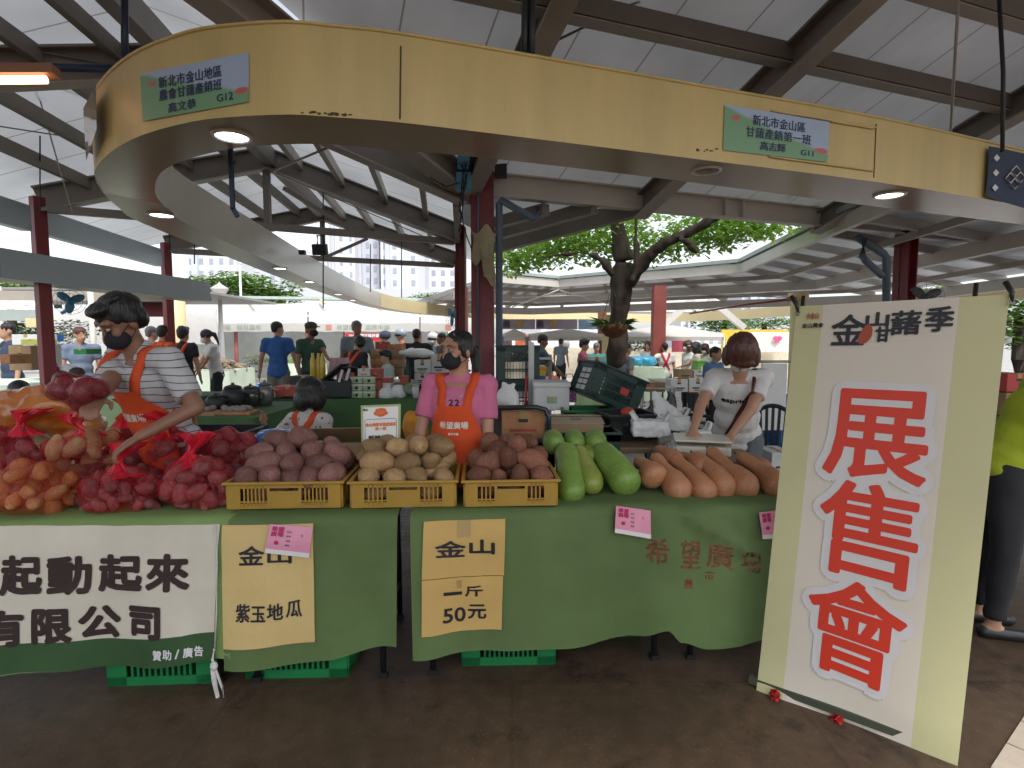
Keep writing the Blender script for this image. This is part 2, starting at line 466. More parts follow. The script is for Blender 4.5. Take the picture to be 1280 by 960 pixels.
M_tile = mat('sun_patch_tile', (0.50, 0.42, 0.34), 0.6, 0.12, 8, bump=0.2)  # pale tile colour stands in for a patch of sunlight on the floor
g = MB()
p0, p1 = atz(1238, 960, .004), atz(1290, 880, .004)
dd = (p1 - p0).normalized(); nn = V((dd.y, -dd.x, 0))
for i in range(-6, 10):
    for j in range(5):
        c = p0 + dd * (i * .205 + .1) + nn * (j * .205 + .1)
        g.box((c.x, c.y, 0.002), (.198, .198, .012), Matrix((dd, nn, V((0, 0, 1)))).transposed())
solo('paving', g, M_tile, kind='structure')

# ================================================================== main pavilion
HE = 2.9
def vec(x, y, z): return V((x, y, z))
C0 = at(585, 258, 5.73); C0 = vec(-.45, 5.73, HE)
L_ = [vec(-4.63, 3.29, HE), vec(-4.96, 5.98, HE), vec(-5.28, 8.67, HE)]
C_ = [C0, vec(-.71, 7.91, HE), vec(-.97, 10.3, HE)]
A_ = [at(225, 106, 4.62), at(333, 215, 6.93), at(403, 279, 9.75)]
for i in range(3): A_[i].z = 3.62
rd = (A_[2] - A_[0]).normalized()
DA = V((.337, -.9415, 0)); EA = V((.9415, .337, 0))        # right wing: up-slope, along-eave
SL = 0.30; EV = HE + 0.30
R0 = C0 + EA * 6.25
pav = thing('market_pavilion', 'open steel market pavilion with white sheet roof, brown grey rafters and red columns', 'pavilion', (-.45, 5.73, 0))
up3 = V((0, 0, .23))
# left wing slopes
rg = lambda i: A_[i] + up3
Am1 = A_[0] - rd * 2.6; Am2 = A_[0] - rd * 5.4
Lm1 = L_[0] + (L_[0] - L_[1]); Lm2 = Lm1 + (L_[0] - L_[1])
le = [Lm2, Lm1] + L_
ovl = V((-.55, -.2, -.12)); eu = V((0, 0, .23))
ends = rd * .55
ridge = [Am2, Am1, A_[0], A_[1], A_[2] + ends]
polysL = []
for i in range(4):
    a0, a1 = ridge[i] + up3, ridge[i + 1] + up3
    b0, b1 = le[i] + eu + ovl, le[i + 1] + eu + ovl + (ends if i == 3 else V())
    polysL.append([b0, b1, a1, a0])
sheet('roof_sheet', polysL, M_roof, pav, rd)
valV = Am1 + up3
polysB = [[valV, ridge[2] + up3, C0 + eu], [ridge[2] + up3, ridge[3] + up3, C_[1] + eu + V((.35, .12, -.07)), C0 + eu + V((.35, .12, -.07))],
          [ridge[3] + up3, ridge[4] + up3, C_[2] + ends + eu + V((.35, .12, -.07)), C_[1] + eu + V((.35, .12, -.07))]]
sheet('roof_sheet', polysB, M_roof, pav, rd)
# right wing slope
def PA(t, s): return C0 * 1 + EA * t + DA * s + V((0, 0, .30 + SL * s))
HS = 3.5
def onA(p):
    q = V((p.x, p.y, 0)) - V((C0.x, C0.y, 0)); return PA(q.dot(EA), q.dot(DA))
sheet('roof_sheet', [[PA(-.0, 0), PA(12, 0), PA(12, HS), PA(-3.2, HS), onA(valV)],
                     [PA(-.25, -.35), PA(12, -.35), PA(12, 0), PA(0, 0)]], M_roof2, pav, EA)
# unseen far slope behind the viewer, depth set to dim the stall front
def PR(t, s): return C0 * 1 + EA * t + DA * s + V((0, 0, .30 + SL * (2 * HS - s)))
sheet('roof_sheet', [[PR(-3.2, HS), PR(12, HS), PR(12, HS + 2.7), PR(-6, HS + 2.7)]], M_roof2, pav, EA)
# small roof over the inner corner of the courtyard
K1, K2 = at(619, 310, 8.4), PA(2.05, -.02)
K1.z = HE + .12
sheet('roof_sheet', [[C0 + V((0, 0, .26)), C_[1] + V((0, 0, .26)), K1 + V((0, 0, .06)), K2 + V((0, 0, -.02))]], M_roof2, pav, K2 - K1)
for k, h_ in ((0.0, .2), (.30, .14), (.58, .12)):
    q0, q1 = K1.lerp(C0, k), K2.lerp(C0, k)
    part('purlin', MB().beam(q0 - V((0, 0, h_ * .5)), q1 - V((0, 0, .06 + h_ * .5)), .10, h_), M_raft, pav, world=True)
# rafters
def rafter(p0, p1, w=.14, h=.24, m=M_raft):
    r_ = part('rafter', MB().ibeam(p0, p1, w, h), m, pav, world=True)
    d_ = (V(p1) - V(p0)).normalized(); x_ = d_.cross(V((0, 0, 1))).normalized(); n_ = x_.cross(d_)
    fl_ = bpy.data.objects.new('flange', MB().beam(V(p0) - n_ * (h / 2 + .008), V(p1) - n_ * (h / 2 + .008), w * 1.04, .012).mesh('flange', M_flange, rootM(pav).inverted()))
    COL.objects.link(fl_); fl_.parent = r_
    return r_
rl = V((0, 0, .10))
for i in range(3):
    rafter(L_[i] + rl, A_[i] + rl); rafter(C_[i] + rl, A_[i] + rl)
rafter(Lm1 + rl, Am1 + rl); rafter(Lm2 + rl, Am2 + rl)
rafter(C0 + V((0, 0, .17)), Am1 + V((0, 0, .12)), .2, .22, M_steel)       # valley rafter
part('ridge_beam', MB().beam(Am2 + rl, A_[2] + rl, .12, .2), M_raft, pav, world=True)
# trusses
for i in (1, 2):
    l, c, a = L_[i], C_[i], A_[i]
    part('tie_beam', MB().beam(l + V((.1, 0, -.0)), c + V((-.1, 0, -.0)), .08, .08), M_raft, pav, world=True)
    mid = l.lerp(c, (a.x - l.x) / (c.x - l.x))
    part('king_post', MB().beam(V((a.x, a.y, HE)), a, .07, .07), M_raft, pav, world=True)
    br = MB()
    br.beam(mid.lerp(c, .42) + V((0, 0, .02)), mid.lerp(c, .08) + V((0, 0, .48)), .045, .045) if i == 1 else br.beam(mid.lerp(c, .05) + V((0, 0, .02)), mid.lerp(c, .34) + V((0, 0, .38)), .05, .05)
    part('brace', br, M_raft, pav, world=True)
# purlins: left wing
def pl_line(pts, m=M_raft, w=.06, h=.12):
    for a, b in zip(pts[:-1], pts[1:]):
        part('purlin', MB().beam(a, b, w, h), m, pav, world=True)
for k in (.2, .42, .64, .84):
    pl_line([le[i].lerp(ridge[i], k) + V((0, 0, .17)) for i in range(5)])
    pl_line([C_[i].lerp(ridge[i + 2], k) + V((0, 0, .17)) for i in range(3)], M_steel)
# rafters and purlins: right wing
DA3 = (DA + V((0, 0, SL))).normalized()
pN = EA.cross(DA + V((0, 0, SL))).normalized(); pO = PA(0, 0) - V((0, 0, .15))
def on_roof(u_, v_):
    q = atplane(u_, v_, pO, pN); q = V((q.x - C0.x, q.y - C0.y, 0)); return q.dot(EA), q.dot(DA)
for t in (.02, on_roof(945, 120)[0], on_roof(1207, 170)[0], 8.6, 10.4):
    rafter(PA(t, -.1) - V((0, 0, .15)), PA(t, HS) - V((0, 0, .15)), .16, .22)
for s_, tt in ((on_roof(800, 38)[1], 0), (on_roof(1240, 18)[1], 0)):
    a = -s_ * .6
    part('purlin', MB().beam(PA(a, s_) - V((0, 0, .08)), PA(12, s_) - V((0, 0, .08)), .07, .13), M_raft, pav, world=True)
    part('purlin', MB().beam(PA(a, s_ - .02) - V((0, 0, .155)), PA(12, s_ - .02) - V((0, 0, .155)), .11, .012), M_flange, pav, world=True)
part('ridge_beam', MB().beam(PA(-3, HS) - V((0, 0, .12)), PA(12, HS) - V((0, 0, .12)), .12, .2), M_raft, pav, world=True)
# eave beams
pC, pR = at(622, 236, 5.78), at(1114, 287, 7.8)
eb = MB(); eb.ibeam(C0 + EA * .1 + V((0, 0, .20)), R0 - EA * .12 + V((0, 0, .20)), .12, .24)
part('eave_beam', eb, M_offw, pav, world=True)
part('eave_beam', MB().ibeam(R0 + EA * .12 + V((0, 0, .17)), R0 + EA * 6 + V((0, 0, .17)), .12, .26), M_offw, pav, world=True)
sp = C0 + EA * 3.25
part('stub_post', MB().ibeam(sp + V((0, 0, .335)), sp + V((0, 0, .62)), .16, .16), M_offw, pav, world=True)
for sg_ in (-.13, .13): part('stiffener', MB().box(sp + DA * .05 + EA * sg_ + V((0, 0, .2)), (.012, .05, .2), Matrix.Rotation(.344, 3, 'Z')), M_offw, pav, world=True)
for i in range(4):
    part('eave_beam', MB().beam(le[i] + V((-.05, .1, -.12)), le[i + 1] + V((-.05, -.1, -.12)), .10, .26), M_blue, pav, world=True)
part('eave_beam', MB().beam(C0 + V((-.12, .15, .1)), C_[2] + V((0, 0, .1)), .08, .2), M_raft, pav, world=True)
# columns
def column(p, w, top, rz=.35):
    c = thing  # placeholder to keep signature simple
    Mz = Matrix.Rotation(rz, 3, 'Z')
    mb = MB()
    a = w / 2; t = w * .09
    mb.box((p.x, p.y, top / 2), (w, t * 1.2, top), Mz)
    for s_ in (-1, 1):
        mb.box(V((p.x, p.y, top / 2)) + Mz @ V((s_ * (a - t / 2), 0, 0)), (t, w, top + .004), Mz)
    mb.box((p.x, p.y, .03), (w * 1.7, w * 1.7, .03), Mz)
    return part('column', mb, M_red, pav, world=True)
def boxcol(p, wx, wy, top, rz):
    mb = MB(); Mz = Matrix.Rotation(rz, 3, 'Z')
    mb.box((p.x, p.y, top / 2), (wx, wy, top), Mz); mb.box((p.x, p.y, .02), (wx * 1.6, wy * 1.6, .04), Mz)
    return part('column', mb, M_red, pav, world=True, bevel=.006)
boxcol(C0 + V((.155, 0, 0)), .225, .2, 3.2, .0)
column(C_[1], .13, HE + .2, -.1); column(C_[2], .13, HE + .1, -.1)
for p in L_: boxcol(p, .10, .12, HE + .12, -.45)
column(R0, .2, HE + .3, .34)
# tension rods and cables of the roof
rods = MB()
for a, b in (((10, 55), (1, 1)),): pass
def rodline(u0, v0, y0, u1, v1, y1, r=.006, name='tension_rod', m=M_rod):
    part(name, MB().tube([at(u0, v0, y0), at(u1, v1, y1)], r, 6), m, pav, world=True)
rodline(333, 217, 6.9, 420, 180, 5.6, .012)
rodline(345, 216, 6.9, 545, 302, 7.8)
rodline(5, 55, 4.0, 150, 84, 4.4)
rodline(62, 105, 4.6, 123, 122, 5)
rodline(0, 158, 4.8, 118, 176, 5.6)
rodline(668, 64, 4.2, 800, 0, 4.0, .009)
rodline(1188, 170, 4.6, 1198, 0, 4.0, .010, 'hanger_rod', M_offw)
rodline(20, 20, 4.2, 90, 265, 5.8, .006, 'hanger_rod', M_offw)
rodline(50, 170, 5.2, 50, 268, 5.9, .006, 'hanger_rod', M_wire)
for (u, v0, v1, y) in ((404, 188, 385, 7.2), (463, 305, 365, 9.6), (212, 288, 318, 7.5), (243, 300, 330, 8.2), (502, 302, 372, 9.6)):
    rodline(u, v0, y, u, v1, y, .008, 'hanger_rod', M_wire)
# flood light at the tie beam
fl = thing('flood_light', 'dark flood light clamped on the tie beam of the left roof wing', 'lamp', at(400, 312, 6.8))
part('lamp_body', MB().box((0, 0, 0), (.17, .09, .13), Matrix.Rotation(.2, 3, 'X')), M_black, fl, bevel=.01)
part('bracket', MB().tube([(-.04, .03, .06), (-.04, .03, .17), (.04, .03, .17), (.04, .03, .06)], .012, 6).box((-.22, .02, -.03), (.07, .06, .05)), M_black, fl)
# down pipes
def pipe(name, pts, r, label):
    o = solo(name, MB().tube(pts, r, 10), M_grayp, label, 'pipe')
    return o
Y0 = 5.62
pipe('drain_pipe', [at(624, 500, Y0), at(624, 255, Y0), at(626, 250, Y0), at(668, 274, Y0 - .1), at(672, 272, Y0 - .1), at(672, 258, Y0 - .1)], .036, 'blue grey drain pipe on the right side of the central red column')
pipe('drain_pipe', [at(1108, 420, 7.5), at(1108, 322, 7.5), at(1104, 317, 7.5), at(1072, 297, 7.5), at(1072, 296, 7.5)], .05, 'blue grey drain pipe with an elbow beside the red column behind the tall banner')
pipe('drain_pipe', [at(1103, 345, 7.45), at(1082, 326, 7.4), at(1078, 320, 7.4), at(1080, 298, 7.4)], .045, 'short branch pipe joining the drain pipe behind the tall banner')
M_conduit = mat('conduit_blue', (0.12, 0.18, 0.26), .4)
part('conduit', MB().tube([at(598, 190, Y0 - .02), at(597.5, 285, Y0 - .02), at(598, 480, Y0 - .02)], .011, 6), M_conduit, pav, world=True)
# wrapped paper and cables on the central column
M_wrap = mat('yellowed_plastic_wrap', (0.45, 0.40, 0.24), .45, .2, 6, bump=.6, bscale=9)
wr = MB()
def wrapf(a, b):
    v = 286 + b * (66 if a > .45 else 40) ; u = 588 + a * 33 + 3 * math.sin(b * 5 + a * 3)
    u = 604 + (u - 604) * (1.0 - .25 * b)
    q = at(u, v + 6 * math.sin(a * 9), 5.58 - .035 * math.sin(a * 3.1) - .01 * noise.noise(V((a * 6, b * 6, 1))))
    return q
wr.grid(wrapf, 18, 18)
solo('plastic_wrap', wr, M_wrap, 'crumpled yellowed plastic wrapped round the central red column', 'wrap')
jb = thing('junction_box', 'light blue electrical box with loose cables beside the central red column', 'electrical box', at(580, 222, 5.35))
part('box_body', MB().box((0, 0, .13), (.115, .07, .13)).box((.0, 0, -.04), (.14, .07, .17)), mat('sky_blue_plastic', (.08, .32, .48), .4), jb, bevel=.008)
cab = MB()
for k in range(5):
    pts = []
    for i in range(22):
        t = i / 21
        pts.append(V((.03 * math.sin(t * 6 + k * 1.7) + .02 * k - .04 + .05 * math.sin(t * 3 + k), -.06 - .01 * k, .12 - t * (.45 + .09 * k))))
    cab.tube(pts, .0055, 5)
cab.tube([V((-.33, -.05, .45)), V((-.37, -.05, .2)), V((-.3, -.05, -.02)), V((-.16, -.06, -.1)), V((-.03, -.06, -.06))], .006, 5)
part('cable', cab, M_wire, jb)
# dark bracket between column and beam
part('bracket', MB().box(at(626, 214, 5.7), (.12, .1, .12)), M_black, pav, world=True)
# ================================================================== counter fascia ring
RB, RH = 2.37, 0.33
pairs = [((1420, 281), (1420, 301)), ((1280, 256), (1280, 281)), ((1095, 226), (1085, 257)), ((870, 197), (850, 226)), ((640, 168), (622, 199)), ((500, 151), (490, 187)),
         ((420, 144.5), (422, 181)), ((361, 141), (372, 180)), ((292, 144), (312, 183)), ((240, 150), (264, 191)), ((180, 166), (224, 203)), ((143, 185), (202, 215)),
         ((122, 205), (194, 230)), ((118, 220), (195, 244)), ((128, 240), (205, 256)), ((150, 261), (217, 266)), ((178, 279), (234, 279)), ((281, 320), (322, 320))]
ro = [atz(a[0], a[1], RB) for a, b in pairs]; ri = [atz(b[0], b[1], RB) for a, b in pairs]
far = [(-2.9, 8.8), (-3.12, 12.0), (-3.15, 13.6), (-2.95, 15.6), (-2.45, 17.3), (-1.5, 19.2), (-.46, 20.3), (1.5, 21.8), (4.0, 23.0), (6.3, 23.2), (7.8, 21.4), (8.95, 17.9), (9.7, 14), (9.8, 10.7), (9.2, 8.0), (8.0, 6.2), (6.0, 5.1)]
fp = [V((x, y, RB)) for x, y in far]
for i, p in enumerate(fp):
    t = (fp[min(i + 1, len(fp) - 1)] - fp[max(i - 1, 0)]).normalized()
    nrm = V((-t.y, t.x, 0))
    ri.append(p); ro.append(p + nrm * .33)
ri.append(ri[0]); ro.append(ro[0])
def smoothpath(pts, k=3):
    out = []
    n = len(pts)
    for i in range(n - 1):
        p0, p1, p2, p3 = pts[max(i - 1, 0)], pts[i], pts[i + 1], pts[min(i + 2, n - 1)]
        for j in range(k):
            t = j / k
            out.append(.5 * ((2 * p1) + (p2 - p0) * t + (2 * p0 - 5 * p1 + 4 * p2 - p3) * t * t + (3 * p1 - p0 - 3 * p2 + p3) * t ** 3))
    return out + [pts[-1]]
ro, ri = smoothpath(ro), smoothpath(ri)
NF = 3 * 14          # near front part ends here
ring = thing('fascia_ring', 'long cream yellow fascia ring with downlights hung over the stalls', 'fascia', (0, 3, RB))
def strip(name, pts, z0, z1, m, i0, i1, smooth=True):
    mb = MB(); vs = []; fs = []
    sl_ = pts[i0:i1 + 1]
    for p in sl_: vs += [V((p.x, p.y, z0)), V((p.x, p.y, z1))]
    for k in range(len(sl_) - 1): fs.append((2 * k, 2 * k + 2, 2 * k + 3, 2 * k + 1))
    mb.add(vs, fs, smooth)
    return part(name, mb, m, ring, world=True)
n = len(ro) - 1
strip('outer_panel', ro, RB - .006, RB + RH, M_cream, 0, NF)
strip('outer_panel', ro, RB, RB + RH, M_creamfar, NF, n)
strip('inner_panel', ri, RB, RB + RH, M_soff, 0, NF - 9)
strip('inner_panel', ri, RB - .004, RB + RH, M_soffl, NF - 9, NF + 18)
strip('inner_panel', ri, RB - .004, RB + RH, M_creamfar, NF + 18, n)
def soff(name, i0, i1, m, z):
    mb = MB(); vs = []; fs = []
    for k in range(i0, i1 + 1): vs += [V((ro[k].x, ro[k].y, z)), V((ri[k].x, ri[k].y, z))]
    for k in range(i1 - i0): fs.append((2 * k, 2 * k + 1, 2 * k + 3, 2 * k + 2))
    mb.add(vs, fs, True)
    return part(name, mb, m, ring, world=True)
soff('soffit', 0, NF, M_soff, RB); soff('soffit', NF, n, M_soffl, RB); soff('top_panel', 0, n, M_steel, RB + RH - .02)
# edge trims and panel joints
tr = MB(); tr.tube([p + V((0, 0, RH)) for p in ro[:NF]], .008, 5)
part('edge_trim', tr, M_cream, ring, world=True)
def fhit(u, v, off=.004):
    d = ray(u, v); o = V((0, 0, EYE)); best = None
    for a, b in zip(ro[:NF + 4], ro[1:NF + 5]):
        t = (b - a); t.z = 0; nn = V((t.y, -t.x, 0)).normalized()
        if nn.dot(o - a) < 0: nn = -nn
        if abs(d.dot(nn)) < 1e-6: continue
        k = (a - o).dot(nn) / d.dot(nn)
        if k <= 0: continue
        p = o + d * k; s_ = (p - a).dot(t) / t.dot(t)
        if -0.03 <= s_ <= 1.03 and (best is None or k < best[0]): best = (k, p + nn * off)
    return best[1] if best else None
def jointline(u0, v0, u1, v1, r=.0035):
    return MB().tube([fhit(u0 + (u1 - u0) * i / 4, v0 + (v1 - v0) * i / 4, .001) for i in range(5)], r, 5)
M_joint = mat('joint_brown', (.10, .07, .03), .8)  # dark brown for panel joints and paint chips
part('panel_joint', jointline(501, 58, 500, 149), M_joint, ring, world=True)
part('panel_joint', jointline(1095, 155, 1092, 222), M_joint, ring, world=True)
# holder rails around the right name board
hr = MB()
for a, b in (((963, 139), (1094, 160)), ((960, 196), (1090, 214)), ((1037, 152), (1090, 161))):
    hr.tube([fhit(a[0] + (b[0] - a[0]) * i / 6, a[1] + (b[1] - a[1]) * i / 6, .006) for i in range(7)], .005, 5)
part('board_rail', hr, mat('rail_cream', (.62, .46, .2), .4), ring, world=True)
# chips and stains at the lower edge
ch = MB()
random.seed(3)
for k in range(26):
    u = random.uniform(372, 440) if k < 18 else random.uniform(870, 905); v = (141 + (u - 361) * .055 - 1.5) if k < 18 else 186 + random.random() * 3
    p = fhit(u, v + random.uniform(-1.2, 1), .0015)
    if p: ch.ell(p, (random.uniform(.004, .012), .001, random.uniform(.002, .005)), n=6, m=4)
part('paint_chip', ch, M_joint, ring, world=True)

# downlights
M_lens = emis('lamp_lens_lit', (0.95, 1.0, 0.98), 9.0)
M_lensw = emis('lamp_lens_warm', (1.0, 0.93, 0.74), 9.0)
M_lens_off = mat('lamp_lens_off', (.16, .15, .14), .15, metal=.4)
M_trim = mat('lamp_trim', (.75, .75, .73), .3)
def downlight(u, v, r, m):
    p = atz(u, v, RB)
    rim = MB(); rim.lathe([(r * .82, -.002), (r * .86, -.012), (r * 1.0, -.010), (r * 1.06, 0)], p, 24)
    a = part('downlight', rim, M_trim, ring, world=True)
    lens = MB(); lens.lathe([(0.0001, -.008), (r * .6, -.0075), (r * .84, -.005)], p, 24)
    b = bpy.data.objects.new('lens', lens.mesh('lens', m, rootM(ring).inverted()))
    COL.objects.link(b); b.parent = a
downlight(290, 169, .078, M_lens); downlight(1112, 243, .085, M_lensw); downlight(883, 212, .072, M_lens_off); downlight(202, 268, .085, M_lens)
for u, v in ((350, 335), (387, 352), (423, 367.5), (441, 375)): downlight(u, v, .085, M_lens)

# hanging supports
hang = MB()
part('hanger', MB().tube([at(156, -30, 2.9), at(156, 88, 2.9)], .017, 8), M_navy, ring, world=True)
part('hanger', MB().tube([at(-60, 86, 2.6), at(0, 88, 2.6), at(60, 84, 2.72), at(154, 86, 2.9)], .02, 8), M_navy, ring, world=True)
part('hanger', MB().beam(at(288, 185, 2.75), at(291, 262, 2.75), .014, .02).beam(at(291, 260, 2.75), at(297, 271, 2.75), .014, .02), M_navy, ring, world=True)
for u in (655, 664): part('hanger', MB().tube([at(u + 2, -20, 2.62), at(u, 84, 2.62)], .016, 8), M_black, ring, world=True)
part('cable', MB().tube([at(1248, -20, 3.3), at(1254, 90, 3.3), at(1253, 190, 3.3)], .011, 6), M_wire, ring, world=True)
# slanted light box at the left end
lb = MB()
lb.add([fhit(137, 110, .05), fhit(137.5, 165, .05), atz(119, 203, RB + .02) + V((-.03, -.02, 0)), atz(119, 203, RB + .02) + V((-.03, -.02, .25))], [(0, 1, 2, 3)])
part('plastic_cover', lb, mat('glossy_cover', (.35, .36, .30), .08, coat=.6), ring, world=True)

# tube lamp at the upper left
tl = thing('tube_lamp', 'glowing orange tube lamp at the upper left under the roof', 'lamp', at(20, 100, 2.55))
tb = MB(); a, b = at(-120, 101, 2.45), at(58, 99.5, 2.55)
tb.tube([a, b], .017, 10)
part('tube', tb, emis('tube_glow', (1.0, .55, .28), 7.0), tl, world=True)
part('lamp_housing', MB().beam(a + V((0, .02, .045)), b + V((.03, .02, .045)), .07, .04), mat('housing_rust', (.28, .13, .07), .5), tl, world=True)

# name boards on the fascia
def board_mat(name, flip):
    m, t, b = nt(name); L = t.links.new
    uv = N(t, 'ShaderNodeUVMap'); sep = N(t, 'ShaderNodeSeparateXYZ'); L(uv.outputs[0], sep.inputs[0])
    nz = N(t, 'ShaderNodeTexNoise', i_Scale=2.2, i_Detail=3.0); L(uv.outputs[0], nz.inputs['Vector'])
    # hill line: green below, sky above
    a = N(t, 'ShaderNodeMath', operation='MULTIPLY_ADD'); L(sep.outputs[0], a.inputs[0]); a.inputs[1].default_value = -.75; a.inputs[2].default_value = .95
    s = N(t, 'ShaderNodeMath', operation='SUBTRACT'); L(a.outputs[0], s.inputs[0]); L(sep.outputs[1], s.inputs[1])
    s2 = N(t, 'ShaderNodeMath', operation='MULTIPLY_ADD'); L(nz.outputs['Fac'], s2.inputs[0]); s2.inputs[1].default_value = .5; s2.inputs[2].default_value = -.2
    s3 = N(t, 'ShaderNodeMath', operation='ADD'); L(s.outputs[0], s3.inputs[0]); L(s2.outputs[0], s3.inputs[1])
    k = N(t, 'ShaderNodeMapRange'); k.inputs[1].default_value = -.04; k.inputs[2].default_value = .06; L(s3.outputs[0], k.inputs[0])
    m1 = N(t, 'ShaderNodeMix', data_type='RGBA'); m1.inputs[6].default_value = (.40, .50, .66, 1); m1.inputs[7].default_value = (.20, .38, .21, 1); L(k.outputs[0], m1.inputs[0])
    vo = N(t, 'ShaderNodeTexVoronoi', i_Scale=3.1); L(uv.outputs[0], vo.inputs['Vector'])
    r = N(t, 'ShaderNodeMapRange'); r.inputs[1].default_value = .16; r.inputs[2].default_value = .26; r.inputs[3].default_value = 1; r.inputs[4].default_value = 0; L(vo.outputs['Distance'], r.inputs[0])
    e = N(t, 'ShaderNodeMath', operation='SUBTRACT'); L(sep.outputs[0], e.inputs[0]); e.inputs[1].default_value = .5
    e2 = N(t, 'ShaderNodeMath', operation='ABSOLUTE'); L(e.outputs[0], e2.inputs[0])
    e3 = N(t, 'ShaderNodeMath', operation='GREATER_THAN'); L(e2.outputs[0], e3.inputs[0]); e3.inputs[1].default_value = .36
    e4 = N(t, 'ShaderNodeMath', operation='MULTIPLY'); L(e3.outputs[0], e4.inputs[0]); L(r.outputs[0], e4.inputs[1])
    m2 = N(t, 'ShaderNodeMix', data_type='RGBA'); L(e4.outputs[0], m2.inputs[0]); L(m1.outputs[2], m2.inputs[6]); m2.inputs[7].default_value = (.55, .13, .12, 1)
    L(m2.outputs[2], b.inputs['Base Color']); b.inputs['Roughness'].default_value = .3
    return m
M_ink = mat('black_ink', (.012, .012, .02), .5, 0.0)
M_inkn = mat('navy_ink', (.02, .03, .10), .5, 0.0)
def bil(c, a, b):
    return ((c[0][0] * (1 - a) + c[1][0] * a) * (1 - b) + (c[3][0] * (1 - a) + c[2][0] * a) * b, (c[0][1] * (1 - a) + c[1][1] * a) * (1 - b) + (c[3][1] * (1 - a) + c[2][1] * a) * b)
def name_board(c, lines, label, mname):
    """c: corners tl, tr, br, bl of the board as seen on the fascia"""
    th = thing('name_board', label, 'sign', fhit(*bil(c, .5, .5)), group='stall name boards on the fascia')
    mb = MB(); mb.grid(lambda a, b: fhit(*bil(c, a, 1 - b), .006), 10, 4)
    o = part('board', mb, board_mat(mname, 0), th, world=True)
    uvl = o.data.uv_layers.new(name='UVMap')
    for p in o.data.polygons:
        for li in p.loop_indices:
            i = o.data.loops[li].vertex_index; uvl.data[li].uv = ((i % 11) / 10, (i // 11) / 4)
    for body, cx, cy, w_, h_ in lines:
        tx = MB()
        letter_mb(tx, body, w_, h_, lambda x, y, l, cx=cx, cy=cy: fhit(*bil(c, cx + x, cy - y), .006 + l), bold=0.002, nb=4)
        part('lettering', tx, M_inkn, th, world=True)
name_board([(177, 93), (312, 66), (312, 128), (180, 152)], [('新北市金山地區', .46, .27, .58, .24), ('農會甘藷產銷班', .46, .54, .58, .23), ('高文恭', .38, .83, .26, .2), ('G12', .78, .82, .15, .15)],
           'green and blue name board on the curved left end of the cream fascia', 'board_picture_left')
name_board([(905, 131), (1036, 153), (1033, 203), (903, 188)], [('新北市金山區', .52, .24, .5, .24), ('甘藷產銷第一班', .52, .52, .62, .24), ('高志輝', .47, .80, .24, .2), ('G11', .8, .84, .12, .13)],
           'green and blue name board in a rail frame on the right of the cream fascia', 'board_picture_right')
# dark blue cloth sign at the right end
ns = thing('cloth_sign', 'dark blue cloth sign with white lattice emblem on the right end of the fascia', 'sign', fhit(1262, 220, .02))
mb = MB(); cc = [(1231, 184), (1345, 206), (1345, 284), (1227, 246)]
mb.grid(lambda a, b: fhit(*bil(cc, a, b), .02 + .004 * math.sin(a * 12 + b * 3)), 14, 6)
part('cloth', mb, mat('navy_cloth', (.018, .035, .075), .7, .1, 20, bump=.2), ns, world=True)
em = MB()
def sq(cu, cv, w_, lw):
    for r0 in (w_,):
        q = [(cu - r0, cv), (cu, cv - r0 * 1.1), (cu + r0, cv), (cu, cv + r0 * 1.1)]
        em.tube([fhit(*p, .026) for p in q + q[:2]], lw, 4)
for du, dv in ((-6.2, 1), (6.2, 0), (1, -7.5), (-1, 8)): sq(1263 + du, 223 + dv, 6.0, .0045)
for cu, cv in ((1239.5, 199), (1238.5, 217.5), (1237.5, 236)):
    em.poly([fhit(*p, .027) for p in ((cu - 4, cv), (cu, cv - 4.5), (cu + 4, cv), (cu, cv + 4.5))])
for cu, cv in ((1300, 214), (1299, 234), (1298, 254)):
    em.poly([fhit(*p, .027) for p in ((cu - 4, cv), (cu, cv - 4.5), (cu + 4, cv), (cu, cv + 4.5))])
part('emblem', em, mat('white_print', (.7, .7, .7), .6, 0), ns, world=True)

# pale blue fascia of the neighbouring stall island (left)
f2 = thing('island_fascia', 'pale blue grey fascia of the neighbouring stall island between the left red columns', 'fascia', (-4.9, 6, 2.1))
q = [at(-260, 330, 4.4), at(0, 349, 5.43), at(150, 366, 6.9), at(262, 378.5, 8.5)]
for p in q: p.z = 2.12
mb = MB()
for a, b in zip(q[:-1], q[1:]):
    mb.beam(a + V((0, 0, .145)), b + V((0, 0, .145)), .03, .29)
part('face_panel', mb, M_blue, f2, world=True)
mb = MB()
for a, b in zip(q[:-1], q[1:]):
    mb.beam(a + V((-.22, .05, .02)), b + V((-.22, .05, .02)), .4, .02)
part('soffit', mb, M_steel, f2, world=True)
# ================================================================== front stall: tables and cloths
TZ = .75
M_green = mat('green_tablecloth', (0.108, 0.170, 0.056), 0.75, 0.16, 2.2, bump=.25, bscale=220, dirt=.12, trans=.05)
M_greenl = mat('light_green_tablecloth', (0.20, 0.31, 0.10), 0.75, 0.14, 2.5, bump=.25, bscale=220, trans=.05)
M_bann = mat('cream_banner_cloth', (0.66, 0.61, 0.51), 0.8, 0.08, 1.8, bump=.2, bscale=300, dirt=.1)
M_board = mat('fibre_table_top', (0.20, 0.13, 0.075), .5, .15, 3, stretch=(1, 8, 1))
M_brown_ink = mat('dark_brown_print', (.035, .017, .016), .75, .15, 30)
M_card = mat('yellow_card', (.62, .46, .19), .7, .06, 3, bump=.1, bscale=30)
M_card2 = mat('ochre_card', (.56, .37, .12), .7, .07, 3, bump=.1, bscale=30)
M_kraft = mat('kraft_cardboard', (.34, .23, .13), .75, .12, 5, bump=.1, bscale=60)
